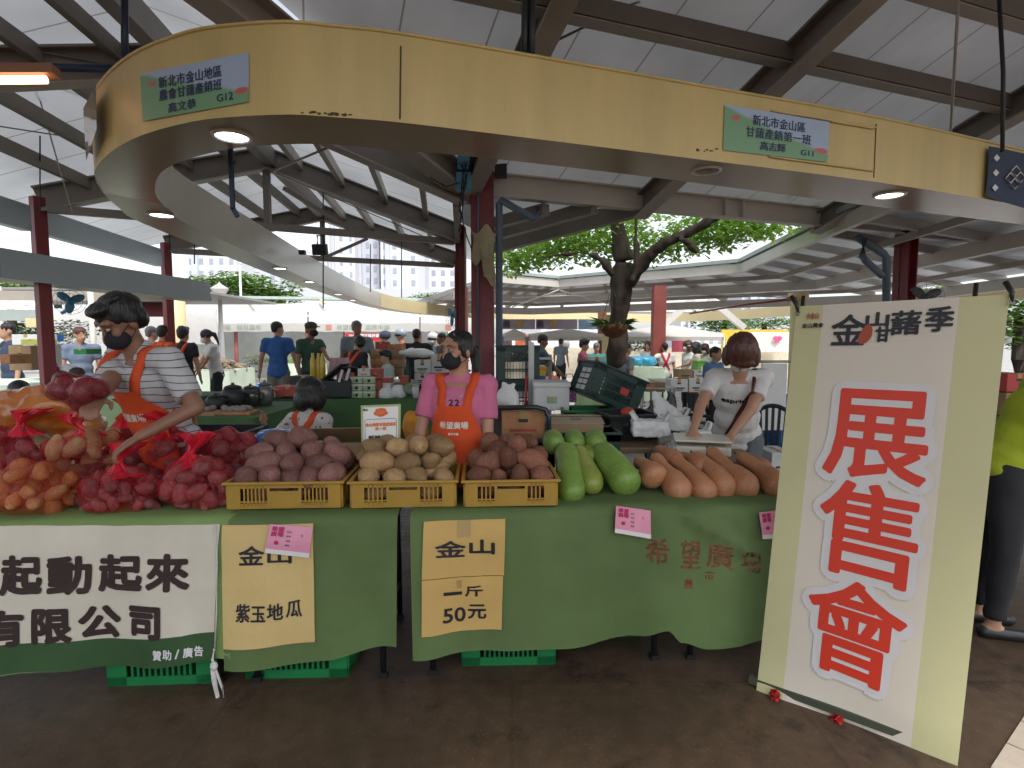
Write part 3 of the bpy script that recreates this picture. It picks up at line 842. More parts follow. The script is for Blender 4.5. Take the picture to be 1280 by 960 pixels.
M_steelleg = mat('black_table_leg', (.012, .012, .013), .4)
edge_px = [(-260, 657.5), (-120, 656.5), (0, 655), (140, 652), (275, 649), (380, 647), (495, 645), (560, 643), (640, 640), (765, 634), (842, 633), (980, 634), (1090, 637)]
edge = [atz(u, v, TZ) for u, v in edge_px]
edge = smoothpath(edge, 4)
cum = [0]
for a, b in zip(edge[:-1], edge[1:]): cum.append(cum[-1] + (b - a).length)
def E_at(s):
    s = max(0, min(cum[-1] - 1e-6, s))
    for i in range(len(edge) - 1):
        if cum[i + 1] >= s:
            k = (s - cum[i]) / (cum[i + 1] - cum[i])
            t = (edge[i + 1] - edge[i]).normalized()
            return edge[i].lerp(edge[i + 1], k), V((t.y, -t.x, 0))
def bump_fold(s, z):
    """diagonal roll where one cloth corner hangs over the next"""
    a, b = S(842, 633), S(931, 690)
    za, zb = TZ, .56
    k = (s - a) / (b - a)
    if k < -.3 or k > 1.25: return 0
    zl = za + (zb - za) * k
    d = z - zl
    return (.030 * math.exp(-(d / .018) ** 2) + (.018 * math.exp(d / .12) if d < 0 else 0)) * (1 if 0 < k < 1 else max(0, 1 - abs(k if k < 0 else k - 1) * 3.5))
def fold(s, z, amp=1.0):
    h = max(0, TZ - z) / .6
    f = .026 * h * math.sin(s * 8.3 + 1.3 * math.sin(s * 2.1)) + .012 * h * math.sin(s * 17 + 2) + .03 * h * noise.noise(V((s * 2.2, z * 1.4, 3.7))) + .009 * noise.noise(V((s * 8, z * 5, 1))) + .004 * math.exp(-((s % .62 - .31) / .012) ** 2) + .003 * math.exp(-((z - .46) / .012) ** 2)
    return amp * f + .012 * min(1, h * 6) + .01 * h
def drape_hit(u, v, off=0.0, amp=1.0, bumpy=True):
    d = ray(u, v); o = V((0, 0, EYE))
    best = None
    for i in range(len(edge) - 1):
        a, b = edge[i], edge[i + 1]; t = (b - a); t.z = 0
        nn = V((t.y, -t.x, 0)).normalized()
        k = (a - o).dot(nn) / d.dot(nn); p = o + d * k
        s_ = (p - a).dot(t) / t.dot(t)
        if (0 <= s_ <= 1) or (i == 0 and s_ < 0) or (i == len(edge) - 2 and s_ > 1):
            s = cum[i] + s_ * t.length
            z = min(p.z, TZ)
            return p + nn * (fold(s, z, amp) + off + (bump_fold(s, z) if bumpy else 0)), s, z
def S(u, v):
    d = ray(u, v); o = V((0, 0, EYE))
    for i in range(len(edge) - 1):
        a, b = edge[i], edge[i + 1]; t = (b - a); t.z = 0
        nn = V((t.y, -t.x, 0)).normalized()
        k = (a - o).dot(nn) / d.dot(nn); p = o + d * k
        s_ = (p - a).dot(t) / t.dot(t)
        if (0 <= s_ <= 1) or (i == 0 and s_ < 0) or (i == len(edge) - 2 and s_ > 1): return cum[i] + s_ * t.length
def cloth(name, u0, u1, hem_px, m, label, depth=.62, amp=1.0, nu=60, nv=26, topl=.0, slant=(0, 0)):
    """tablecloth: top sheet, rounded edge and hanging front; hem follows hem_px"""
    hem = [(S(u, v), drape_hit(u, v)[0].z) for u, v in hem_px]
    s0, s1 = S(u0, 650), S(u1, 640)
    def hz(s):
        if s <= hem[0][0]: return hem[0][1]
        for (a, za), (b, zb) in zip(hem[:-1], hem[1:]):
            if s <= b:
                k = (s - a) / (b - a); k = k * k * (3 - 2 * k) if abs(zb - za) > .02 else k
                return za + (zb - za) * k
        return hem[-1][1]
    def fn(a, b):
        s = s0 + (s1 - s0) * a
        if b < .3:
            p, nn = E_at(s)
            dd = depth * (1 - b / .3)
            return p - nn * dd + V((0, 0, .006 + topl + .004 * noise.noise(V((s * 5, dd * 5, 0)))))
        k = (b - .3) / .7
        s = s + (slant[0] * (1 - a) + slant[1] * a) * k
        p, nn = E_at(s)
        z = TZ + .004 + (hz(s) - TZ) * k
        r = min(1, (TZ - z + .01) / .03)
        return V((p.x, p.y, z + topl * (1 - k))) + nn * (fold(s, min(z, TZ), amp) * r + .004 + bump_fold(s, z) * r)
    mb = MB(); mb.grid(fn, nu, nv)
    return solo(name, mb, m, label, 'tablecloth', group='green cloths over the stall tables')
cloth('tablecloth', -230, 287, [(-230, 842), (0, 838), (140, 836), (285, 818)], M_greenl, 'light green cloth over the left table under the heap of netted sweet potatoes', nu=60)
cloth('tablecloth', 279, 497, [(279, 832), (300, 831), (400, 826), (492, 808)], M_green, 'dark green cloth hanging under the left and middle yellow crates', nu=40, slant=(0, -.012))
long_cloth = cloth('tablecloth', 513, 1060, [(514, 820), (600, 812), (690, 806), (770, 801), (800, 795), (832, 783), (848, 797), (880, 806), (960, 801), (1060, 800)], M_green, 'long dark green cloth with faded red characters under the melons and squashes', nu=110, slant=(.006, 0))
# pale edge roll of the left cloth
def folding_table(s0, s1, label):
    pa, na = E_at(s0); pb, nb = E_at(s1)
    mid = (pa + pb) / 2; t = (pb - pa).normalized(); nn = V((t.y, -t.x, 0)); L = (pb - pa).length
    th = thing('folding_table', label, 'table', (mid.x - nn.x * .32, mid.y - nn.y * .32, 0), math.atan2(t.y, t.x), group='folding tables of the front stall')
    part('table_top', MB().box((0, 0, TZ - .02), (L - .01, .60, .03)), M_board, th, bevel=.006)
    for sx in (-1, 1):
        mb = MB()
        x = sx * (L / 2 - .075)
        mb.tube([(x, -.27, 0), (x, -.255, .35), (x, -.22, TZ - .04)], .0145, 8).tube([(x, .27, 0), (x, .255, .35), (x, .22, TZ - .04)], .0145, 8).tube([(x, -.25, .2), (x, .25, .2)], .010, 8)
        mb.box((x, -.27, .012), (.04, .045, .024)).box((x, .27, .012), (.04, .045, .024))
        part('leg_frame', mb, M_steelleg, th)
folding_table(S(-225, 655), S(283, 650), 'folding table under the light green cloth and the heap of netted sweet potatoes')
folding_table(S(287, 650), S(495, 645), 'folding table under the left and middle yellow crates with a black leg showing')
folding_table(S(517, 643), S(846, 633), 'folding table under the melons with a black leg showing left of its cloth hem')
folding_table(S(850, 633), S(1055, 633), 'folding table under the butternut squashes beside the tall banner')

# faded red characters on the cloth
tx = MB()
for ch_, cx, cy, w_, h_, rot in (('希', 820, 687, 27, 31, 0), ('望', 861, 690, 24, 34, .05), ('廣', 897, 692, 32, 30, .12), ('場', 936, 699, 26, 26, .2)):
    letter_mb(tx, ch_, w_, h_, lambda x, y, l, cx=cx, cy=cy, rot=rot: drape_hit(cx + x, cy - y + x * rot, .003 + l)[0], bold=.7, nb=4, cut=5)
for ch_, cx, cy in (('農', 858, 726), ('市', 884, 716)):
    letter_mb(tx, ch_, 11, 11, lambda x, y, l, cx=cx, cy=cy: drape_hit(cx + x, cy - y, .003 + l)[0], bold=.5, nb=4, cut=4)
part('lettering', tx, mat('faded_red_print', (.145, .06, .025), .8, .5, 40), long_cloth, world=True)

# white sponsor banner in front of the left table
bn = thing('cloth_banner', 'cream cloth banner with big brown characters tied before the left table', 'banner', (-1.3, 2.3, 0))
def bcorner(a, b):
    u = -215 + (277 - -215) * a
    vt = 660 - (660 - 654) * a + 3 * math.sin(a * 9) * (1 - a)
    vb = 799 if a < .75 else 799 - 14 * ((a - .75) / .25) ** 1.5
    v = vt + (vb - vt) * b
    u += -4 * b * a
    p = drape_hit(u, v, .012)[0]
    return p
mb = MB(); mb.grid(bcorner, 70, 24)
part('cloth', mb, M_bann, bn, world=True)
def bgreen(a, b):
    u = -215 + (273 + 215) * a
    vt = 798 if a < .75 else 798 - 14 * ((a - .75) / .25) ** 1.5
    vb = 834 if a < .8 else 834 - 17 * ((a - .8) / .2) ** 1.4
    return drape_hit(u, vt + (vb - vt) * b, .014)[0]
mb = MB(); mb.grid(bgreen, 60, 8)
part('green_band', mb, mat('dark_green_band', (.035, .085, .028), .8, .15, 4), bn, world=True)
tx = MB()
for ch_, cx, cy, w_, h_ in (('一', -24, 714, 52, 9), ('起', 34.5, 715, 51, 49), ('動', 92, 716, 53, 48), ('起', 154, 714, 56, 47), ('來', 213, 713, 54, 47), ('有', 17, 779, 46, 45), ('限', 72, 778, 48, 44), ('公', 127, 776, 50, 42), ('司', 184, 776, 42, 42), ('業', -40, 780, 48, 46), ('股', -100, 780, 48, 46)):
    letter_mb(tx, ch_, w_ - 4, h_ - 4, lambda x, y, l, cx=cx, cy=cy: drape_hit(cx + x, cy - y, 0.0135 + l)[0], bold=2.1, nb=8, cut=9)
part('lettering', tx, M_brown_ink, bn, world=True)
tx = MB()
for i, ch_ in enumerate('贊助/廣告'):
    letter_mb(tx, ch_, 11 if ch_ != '/' else 6, 12, lambda x, y, l, i=i: drape_hit(201 + i * 13 + x, 815 - y - i * 1.6, 0.0155 + l)[0], bold=.35, nb=4)
part('small_lettering', tx, mat('white_print', (.7, .7, .7), .6, 0), bn, world=True)
# tie rope
tr = MB()
tr.tube([drape_hit(*q, .02)[0] for q in ((272, 655), (276, 700), (277, 760), (275, 802))], .004, 6)
tr.tube([drape_hit(*q, .03)[0] for q in ((276, 802), (273, 815), (277, 826), (287, 845), (290, 862), (283, 866), (279, 850), (277, 835), (272, 820))], .006, 6)
tr.tube([drape_hit(*q, .035)[0] for q in ((273, 822), (275, 840), (280, 858), (284, 875), (282, 890), (277, 905))], [.007, .007, .007, .008, .006, .003], 6)
tr.ell(drape_hit(276, 822, .035)[0], (.016, .013, .02))
solo('tie_rope', tr, mat('white_rope', (.62, .60, .56), .8, .1, 60, bump=.4, bscale=120), 'knotted white rope hanging at the right end of the cream banner', 'rope')

# cardboard price signs taped on the cloths
M_tape = mat('brown_tape', (.42, .28, .11), .25, .05, coat=.3)
def card_sign(c, m, texts, label, tape=None, nm='price_sign', cat='sign', off=.016, thick=.006, ink=None):
    th = thing(nm, label, cat, drape_hit(*bil(c, .5, .98), off)[0])
    f = lambda a, b, l=0.0: drape_hit(*bil(c, a, b), off + l, 1.0)[0]
    mb = MB(); n_ = 8
    mb.grid(lambda a, b: f(a, b), n_, n_, smooth=False)
    mb.grid(lambda a, b: f(1 - a, b, -thick), n_, n_, smooth=False)
    for k in range(n_):
        a0, a1 = k / n_, (k + 1) / n_
        for q in (((a0, 0), (a1, 0)), ((a1, 1), (a0, 1)), ((0, a1), (0, a0)), ((1, a0), (1, a1))):
            mb.poly([f(*q[0]), f(*q[0], -thick), f(*q[1], -thick), f(*q[1])])
    part('card', mb, m, th, world=True)
    if texts:
        tx = MB()
        for body, cx, cy, w_, h_, bd in texts:
            letter_mb(tx, body, w_, h_, lambda x, y, l, cx=cx, cy=cy: drape_hit(cx + x, cy - y, off + .0012 + l, 1.0)[0], bold=bd, nb=6)
        part('lettering', tx, ink or M_ink, th, world=True)
    if tape:
        mb = MB(); mb.grid(lambda a, b: drape_hit(*bil(tape, a, b), off + .0022, 1.0)[0], 2, 2)
        part('tape', mb, M_tape, th, world=True)
    return th
card_sign([(280, 655), (393, 653), (396, 798), (286, 803)], M_card, [('金', 319, 690, 30, 22, .7), ('山', 353, 691, 28, 18, .7), ('紫', 310, 759, 17, 21, .5), ('玉', 329, 760, 17, 18, .5), ('地', 349, 758, 18, 19, .5), ('瓜', 371, 756, 18, 20, .5)], 'tall yellow cardboard sign with a pink card over its upper right corner')
card_sign([(287, 798), (396, 796), (396, 800), (287, 804)], mat('cut_cardboard', (.30, .15, .09), .8), [], 'cut lower flap of the tall yellow cardboard sign', nm='cardboard_flap', cat='cardboard', off=.012)
card_sign([(530, 650), (631, 647), (629, 716), (528, 719)], M_card2, [('金', 563, 683, 37, 19, .7), ('山', 602, 681, 30, 17, .8)], 'ochre cardboard sign with two black characters above the price sign', tape=[(572, 649), (588, 648), (588, 668), (572, 669)])
card_sign([(528, 720), (628, 717), (626, 783), (528, 788)], M_card2, [('一', 566, 738, 22, 3.2, .5), ('斤', 592, 736, 21, 13, .5), ('50', 568, 765, 27, 17, .6), ('元', 596, 762, 22, 17, .6)], 'ochre cardboard price sign reading fifty below the other ochre sign', tape=[(571, 722), (577, 722), (577, 732), (571, 732)])
M_pink = mat('pink_card', (.72, .30, .42), .3, .08, 8, coat=.2)
M_mag = mat('magenta_print', (.45, .02, .12), .5, 0)
M_wcard = mat('white_card', (.75, .72, .72), .4, .03)
def pink_card(c, label, off=.02):
    th = card_sign(c, M_pink, [], label, nm='price_card', off=off, thick=.002)
    f = lambda a, b, l: drape_hit(*bil(c, a, b), off + l, 1.0)[0]
    mb = MB(); mb.grid(lambda a, b: f(a, .84 + .16 * b, .0008), 4, 1)
    part('white_strip', mb, M_wcard, th, world=True)
    tx = MB()
    for i, ch_ in enumerate('希望廣場'):
        letter_mb(tx, ch_, .12, .15, lambda x, y, l, i=i: f(.14 + (i % 2) * .15 + x, .13 + (i // 2) * .17 - y, .0012 + l), bold=.012, nb=4)
    tx.ell(f(.22, .6, .001), (.010, .0015, .009), n=10, m=6)
    part('red_print', tx, M_mag, th, world=True)
    tx = MB()
    for r_ in range(4):
        letter_mb(tx, '品名'if r_ == 0 else ('產地' if r_ == 1 else ('規格' if r_ == 2 else '價格')), .1, .07, lambda x, y, l, r_=r_: f(.48 + x, .2 + r_ * .15 - y, .0012 + l))
    letter_mb(tx, '元', .06, .09, lambda x, y, l: f(.78 + x, .3 - y, .0012 + l))
    part('lettering', tx, M_ink, th, world=True)
    th['group'] = 'pink price cards on the stall cloths'
pink_card([(341, 652), (394, 656), (390, 693), (336, 686)], 'pink price card over the corner of the tall yellow cardboard sign', .028)
pink_card([(768, 630), (811, 636), (811, 670), (766, 663)], 'pink price card hanging below the largest green melon', .03)
pink_card([(945, 638), (985, 634), (985, 669), (949, 670)], 'pink price card at the right end of the stall half hidden by the tall banner', .03)

# ================================================================== produce
def potato_mesh(name, seed, m, k=1.5, lump=.14):
    mb = MB(); mb.ell((0, 0, 0), (1, 1, 1), n=18, m=13)
    rnd = random.Random(seed); bend = rnd.uniform(-.18, .18)
    for i, p in enumerate(mb.v):
        z = p.z; tap = 1 - .22 * z * rnd.choice((1,)) if seed % 2 else 1 - .1 * abs(z)
        q = V((p.x * tap + bend * z * z, p.y * tap, z * k))
        nz = noise.noise(q * 1.1 + V((seed * 7.3, 0, 0))) * lump * 1.5 + noise.noise(q * 2.7 + V((seed * 3.1, 5, 0))) * lump * .55
        mb.v[i] = q * (1 + nz)
    me = mb.mesh(name, m)
    return me
def skin_mat(name, c, c2, rough=.6):
    """tuber skin: blotches, pits and a per-object tint"""
    m, t, b = nt(name); L = t.links.new
    tc = N(t, 'ShaderNodeTexCoord'); oi = N(t, 'ShaderNodeObjectInfo')
    ad = N(t, 'ShaderNodeVectorMath', operation='ADD'); L(tc.outputs['Object'], ad.inputs[0])
    sc_ = N(t, 'ShaderNodeVectorMath', operation='SCALE'); sc_.inputs['Scale'].default_value = 40; L(oi.outputs['Location'], sc_.inputs[0]); L(sc_.outputs[0], ad.inputs[1])
    n1 = N(t, 'ShaderNodeTexNoise', i_Scale=1.6, i_Detail=6.0, i_Roughness=.65); L(ad.outputs[0], n1.inputs['Vector'])
    r = N(t, 'ShaderNodeMapRange'); r.inputs[1].default_value = .32; r.inputs[2].default_value = .68; L(n1.outputs['Fac'], r.inputs[0])
    mx = N(t, 'ShaderNodeMix', data_type='RGBA'); mx.inputs[6].default_value = rgba(c); mx.inputs[7].default_value = rgba(c2); L(r.outputs[0], mx.inputs[0])
    hv = N(t, 'ShaderNodeHueSaturation'); L(mx.outputs[2], hv.inputs['Color'])
    rr = N(t, 'ShaderNodeMapRange'); rr.inputs[3].default_value = .65; rr.inputs[4].default_value = 1.3; L(oi.outputs['Random'], rr.inputs[0]); L(rr.outputs[0], hv.inputs['Value'])
    n2 = N(t, 'ShaderNodeTexVoronoi', i_Scale=5.0); L(ad.outputs[0], n2.inputs['Vector'])
    k = N(t, 'ShaderNodeMapRange'); k.inputs[1].default_value = 0; k.inputs[2].default_value = .16; k.inputs[3].default_value = .55; k.inputs[4].default_value = 1; L(n2.outputs['Distance'], k.inputs[0])
    mu = N(t, 'ShaderNodeMix', data_type='RGBA', blend_type='MULTIPLY'); mu.inputs[0].default_value = 1; L(hv.outputs[0], mu.inputs[6]); L(k.outputs[0], mu.inputs[7])
    L(mu.outputs[2], b.inputs['Base Color']); b.inputs['Roughness'].default_value = rough; b.inputs['Specular IOR Level'].default_value = .3
    n3 = N(t, 'ShaderNodeTexNoise', i_Scale=7.0, i_Detail=5.0); L(ad.outputs[0], n3.inputs['Vector'])
    bp = N(t, 'ShaderNodeBump', i_Strength=.35, i_Distance=.2); L(n3.outputs['Fac'], bp.inputs['Height']); L(bp.outputs[0], b.inputs['Normal'])
    return m
MP = {'purple': skin_mat('purple_skin', (.22, .095, .085), (.30, .155, .13)), 'tan': skin_mat('tan_skin', (.37, .225, .105), (.47, .31, .16)), 'rust': skin_mat('rust_skin', (.20, .075, .045), (.28, .13, .085)),
      'red': skin_mat('red_skin', (.16, .036, .042), (.29, .095, .09)), 'orange': skin_mat('orange_skin', (.36, .135, .05), (.47, .23, .10))}
PM = {}
for key, m in MP.items(): PM[key] = [potato_mesh('sweet_potato', i + len(key) * 10, m, random.uniform(1.3, 1.95), .085) for i in range(7)]
PROTO = {}
def potato(p, r, key, label, group, yaw=None, tilt=None):
    o = bpy.data.objects.new('sweet_potato', random.choice(PM[key])); COL.objects.link(o)
    o.location = p; o.scale = (r, r * random.uniform(.9, 1.1), r)
    tilt = random.uniform(R(55), R(115)) if tilt is None else tilt
    o.rotation_euler = (tilt, random.uniform(-.4, .4), random.uniform(0, 6.28) if yaw is None else yaw)
    tag(o, label, 'sweet potato', group)
    return o
# ---- yellow crates
M_ycr = mat('mustard_plastic', (.40, .235, .035), .42, .12, 5, dirt=.25)
def yellow_crate(u0, u1, vf, Yf, label, D=.36, H=.118, rz=0.0):
    a, b = at(u0, vf, Yf), at(u1, vf, Yf + (u1 - u0) * .00022)
    W = (b - a).length; mid = (a + b) / 2; rz = math.atan2(b.y - a.y, b.x - a.x)
    nn = V((math.sin(rz), -math.cos(rz), 0))
    base = mid - nn * D / 2; base.z = TZ + .012
    th = thing('produce_crate', label, 'crate', base, rz, group='yellow produce crates on the stall')
    w_, d_ = W / 2, D / 2; t = .006; tp = .985
    def wallbars(mb, L, place, handle=True):
        # place(x, z, dx, dz, out) puts a bar on the wall
        place(mb, 0, .012, L, .024, 0); place(mb, 0, H - .016, L, .02, 0)
        for sx in (-1, 1):
            place(mb, sx * (L / 2 - .028), H / 2, .056, H, .001)
        cw = .075 if handle else .02
        place(mb, 0, H * .36, cw * 2, H * .62, .0008)
        if handle:
            for sx in (-1, 1): place(mb, sx * (cw - .006), H * .72, .012, H * .3, .001)
        x0 = cw; x1 = L / 2 - .056
        nb = max(3, int((x1 - x0) / .0165))
        for sx in (-1, 1):
            for i in range(1, nb):
                place(mb, sx * (x0 + (x1 - x0) * i / nb), H / 2, .0065, H - .02, 0)
            place(mb, sx * (x0 + x1) / 2, H * .27, x1 - x0, .006, .0005)
    def fr(sgn):
        def place(mb, x, z, dx, dz, out): mb.box((x, sgn * (d_ - t / 2 + out), z), (dx, t + 2 * out, dz))
        return place
    def sd(sgn):
        def place(mb, x, z, dx, dz, out): mb.box((sgn * (w_ - t / 2 + out), x, z), (t + 2 * out, dx, dz))
        return place
    for nm, L, pl in (('front_wall', W - .012, fr(-1)), ('back_wall', W - .012, fr(1)), ('side_wall', D - .012, sd(-1)), ('side_wall', D - .012, sd(1))):
        mb = MB(); wallbars(mb, L, pl); part(nm, mb, M_ycr, th)
    rim = MB()
    for sx in (-1, 1):
        rim.box((0, sx * (d_ + .004), H - .002), (W + .024, .018, .012)); rim.box((sx * (w_ + .004), 0, H - .0025), (.018, D + .02, .0115))
    part('rim', rim, M_ycr, th, bevel=.003)
    mb = MB()
    for i in range(12): mb.box((0, -d_ + .015 + i * (D - .03) / 11, .004), (W - .02, .014, .007))
    for i in range(14): mb.box((-w_ + .015 + i * (W - .03) / 13, 0, .003), (.012, D - .02, .006))
    part('base', mb, M_ycr, th)
    return th, base, rz, W, D, H
def fill(cr, key, label, group, seed, layers=4, rise=.062, back=.07, r0=.040, r1=.052, sp=.098):
    th, base, rz, W, D, H = cr
    random.seed(seed); Mz = Matrix.Rotation(rz, 3, 'Z')
    for k in range(-1, layers):
        kk = max(0, k)
        y = -D / 2 + (.085 if k <= 0 else .075) + kk * back
        rows = 0
        while y < D / 2 - .03 and rows < (3 if k == layers - 1 else 2):
            w_ = W - .11 - .012 * kk
            n_ = max(3, round(w_ / sp) + 1)
            if (k + rows) % 2: n_ -= 1
            for i in range(n_):
                f = (i + .5 * ((k + rows) % 2)) / max(1, n_ - 1 + ((k + rows) % 2))
                x = -w_ / 2 + w_ * f + random.uniform(-.014, .014)
                if k == layers - 1 and (random.random() < .22 or abs(x) > W / 2 - .07): continue
                r_ = random.uniform(r0, r1)
                zz = H * .42 if k < 0 else H - .004 + k * rise + random.uniform(-.008, .016)
                p = base + Mz @ V((x, y + random.uniform(-.012, .012), zz))
                yaw = random.gauss(0, .5) if k <= 0 else random.gauss(0, .9)
                potato(p, min(r_, .046) * .9 if k < 0 else r_, key, label, group, yaw=rz + (1.57 + random.gauss(0, .15) if k < 0 else yaw), tilt=R(90) + random.gauss(-.2, .3))
            y += sp; rows += 1
cr1 = yellow_crate(283, 428, 640, 2.44, 'yellow crate of purple sweet potatoes, leftmost on the stall')
cr2 = yellow_crate(438, 570, 637, 2.46, 'yellow crate of tan sweet potatoes in the middle')
cr3 = yellow_crate(580, 697, 634, 2.48, 'yellow crate of rust brown sweet potatoes beside the green melons')
fill(cr1, 'purple', 'purple skinned sweet potato heaped in the leftmost yellow crate', 'purple sweet potatoes in the left crate', 5, 4, rise=.050, r0=.047, r1=.060, sp=.112)
fill(cr2, 'tan', 'tan skinned sweet potato heaped in the middle yellow crate', 'tan sweet potatoes in the middle crate', 8, 3, rise=.054, r0=.045, r1=.056, sp=.110)
fill(cr3, 'rust', 'rust brown sweet potato heaped in the right yellow crate', 'rust brown sweet potatoes in the right crate', 12, 3, rise=.054, r0=.045, r1=.056, sp=.108)

# ---- netted heap on the left
def net_mat(name, c, a0, a1):
    m, t, b = nt(name); L = t.links.new
    tc = N(t, 'ShaderNodeTexCoord')
    outs = []
    for rot in (.6, -.6):
        mp = N(t, 'ShaderNodeMapping'); mp.inputs['Rotation'].default_value = (rot * .4, .2, rot); L(tc.outputs['Object'], mp.inputs[0])
        wv = N(t, 'ShaderNodeTexWave', i_Scale=38.0, i_Distortion=1.5); L(mp.outputs[0], wv.inputs['Vector'])
        r = N(t, 'ShaderNodeMapRange'); r.inputs[1].default_value = .78; r.inputs[2].default_value = .95; L(wv.outputs['Fac'], r.inputs[0]); outs.append(r)
    mxm = N(t, 'ShaderNodeMath', operation='MAXIMUM'); L(outs[0].outputs[0], mxm.inputs[0]); L(outs[1].outputs[0], mxm.inputs[1])
    lw = N(t, 'ShaderNodeLayerWeight', i_Blend=.35)
    ad = N(t, 'ShaderNodeMath', operation='MULTIPLY_ADD'); L(lw.outputs['Facing'], ad.inputs[0]); ad.inputs[1].default_value = .35; ad.inputs[2].default_value = 0
    r2 = N(t, 'ShaderNodeMapRange'); r2.inputs[3].default_value = a0; r2.inputs[4].default_value = a1; L(mxm.outputs[0], r2.inputs[0])
    fa = N(t, 'ShaderNodeMath', operation='ADD', use_clamp=True); L(r2.outputs[0], fa.inputs[0]); L(ad.outputs[0], fa.inputs[1])
    b.inputs['Base Color'].default_value = rgba(c); b.inputs['Roughness'].default_value = .3
    tp = N(t, 'ShaderNodeBsdfTransparent'); ms = N(t, 'ShaderNodeMixShader')
    L(fa.outputs[0], ms.inputs[0]); L(tp.outputs[0], ms.inputs[1]); L(b.outputs[0], ms.inputs[2]); L(ms.outputs[0], t.nodes['Material Output'].inputs[0])
    return m
M_net = net_mat('red_net', (.62, .015, .03), .03, .30)
M_neto = net_mat('orange_net', (.70, .07, .02), .04, .32)
M_neck = net_mat('gathered_red_net', (.72, .02, .05), .62, .95)
def net_bag(c, rad, key, label, n_=15, neck=None, seed=0, pr=(.026, .04), lbl='', net=None, neckh=.1):
    random.seed(seed)
    c = V(c); pts = []
    tries = 0
    while len(pts) < n_ and tries < 4000:
        tries += 1
        d_ = V((random.gauss(0, 1), random.gauss(0, 1), random.gauss(0, 1))).normalized()
        k = random.uniform(.72, .92)
        p = c + V((d_.x * rad[0] * k, d_.y * rad[1] * k, d_.z * rad[2] * k))
        if p.z < TZ + .03: continue
        r_ = random.uniform(*pr)
        if all((p - q).length > (r_ + s_) * .92 for q, s_ in pts): pts.append((p, r_))
    for p, r_ in pts:
        potato(p, r_, key, lbl, lbl.replace('sweet potato', 'sweet potatoes'), tilt=random.uniform(0, 3))
    mb = MB()
    for p, r_ in pts: mb.ell(p, (r_ * 1.45 + .004, r_ * 1.45 + .004, r_ * 1.45 + .004), n=10, m=7)
    mb.ell(c, (rad[0] * .92, rad[1] * .92, rad[2] * .92))
    th = thing('net_bag', label, 'net bag', (c.x, c.y, TZ), group='net bags heaped on the left table')
    fuse('net', mb, net or M_net, .016, th, smooth=5, world=True)
    if neck:
        top = c + V((neck[0] * .5, neck[1] * .5, rad[2] * .95)); e = c + V((neck[0], neck[1], rad[2] + neckh))
        mb = MB()
        def neckf(a, b):
            t_ = a * 2 * math.pi; r_ = .060 * (1 - b / .45) ** 1.5 + .010 if b < .45 else .010 + .045 * ((b - .45) / .55) ** 1.3
            r_ *= 1 + .45 * math.sin(5 * t_ + seed) * (.4 + b) + .2 * math.sin(11 * t_)
            ax = top.lerp(e, b) + V((.02 * math.sin(b * 5 + seed), .015 * math.cos(b * 4 + seed), -.03 * (1 - b) + .012 * b * math.sin(3 * t_ + seed)))
            return ax + V((math.cos(t_) * r_, math.sin(t_) * r_, 0))
        mb.grid(neckf, 40, 12)
        part('gathered_neck', mb, M_neck, th, world=True)
    return th
LBR = 'reddish sweet potato in a red net bag on the left table'
LBO = 'orange sweet potato in the nets at the far left'
ZB = TZ
net_bag(at(150, 618, 2.50), (.19, .13, .12), 'red', 'red net bag of small sweet potatoes at the table edge below the bag being lifted', 30, (.0, .06), 21, (.018, .032), LBR)
net_bag(at(252, 606, 2.55), (.15, .13, .13), 'red', 'red net bag of sweet potatoes next to the leftmost yellow crate', 22, (-.05, .02), 22, (.026, .038), LBR)
net_bag(at(40, 616, 2.46), (.20, .13, .12), 'orange', 'net bag of orange sweet potatoes at the left edge of the stall', 22, None, 23, (.026, .040), LBO, M_neto)
net_bag(at(-110, 612, 2.44), (.22, .14, .12), 'orange', 'net bag of orange sweet potatoes half outside the left edge', 12, None, 29, (.03, .042), LBO, M_neto)
net_bag(at(225, 572, 2.80), (.16, .13, .14), 'red', 'red net bag lying behind the bag next to the leftmost crate', 15, (-.06, -.04), 24, (.03, .04), LBR)
net_bag(at(290, 566, 2.86), (.15, .12, .12), 'red', 'red net bag at the right rear of the heap by the blue plastic bag', 13, None, 25, (.03, .042), LBR)
net_bag(at(110, 568, 2.74), (.17, .13, .13), 'tan', 'net bag of tan sweet potatoes with a red knot in the middle of the heap', 15, (-.02, -.02), 26, (.03, .042), 'tan sweet potato in the red net in the middle of the heap', None, .07)
net_bag(at(20, 566, 2.72), (.19, .14, .13), 'red', 'net bag with a tall red knot rising at the far left of the heap', 20, (.1, -.02), 27, (.026, .038), LBR, M_net, .08)
net_bag(at(170, 556, 2.92), (.16, .12, .14), 'red', 'red net bag at the rear of the heap under the man in the striped shirt', 13, (.0, -.05), 28, (.026, .036), LBR)
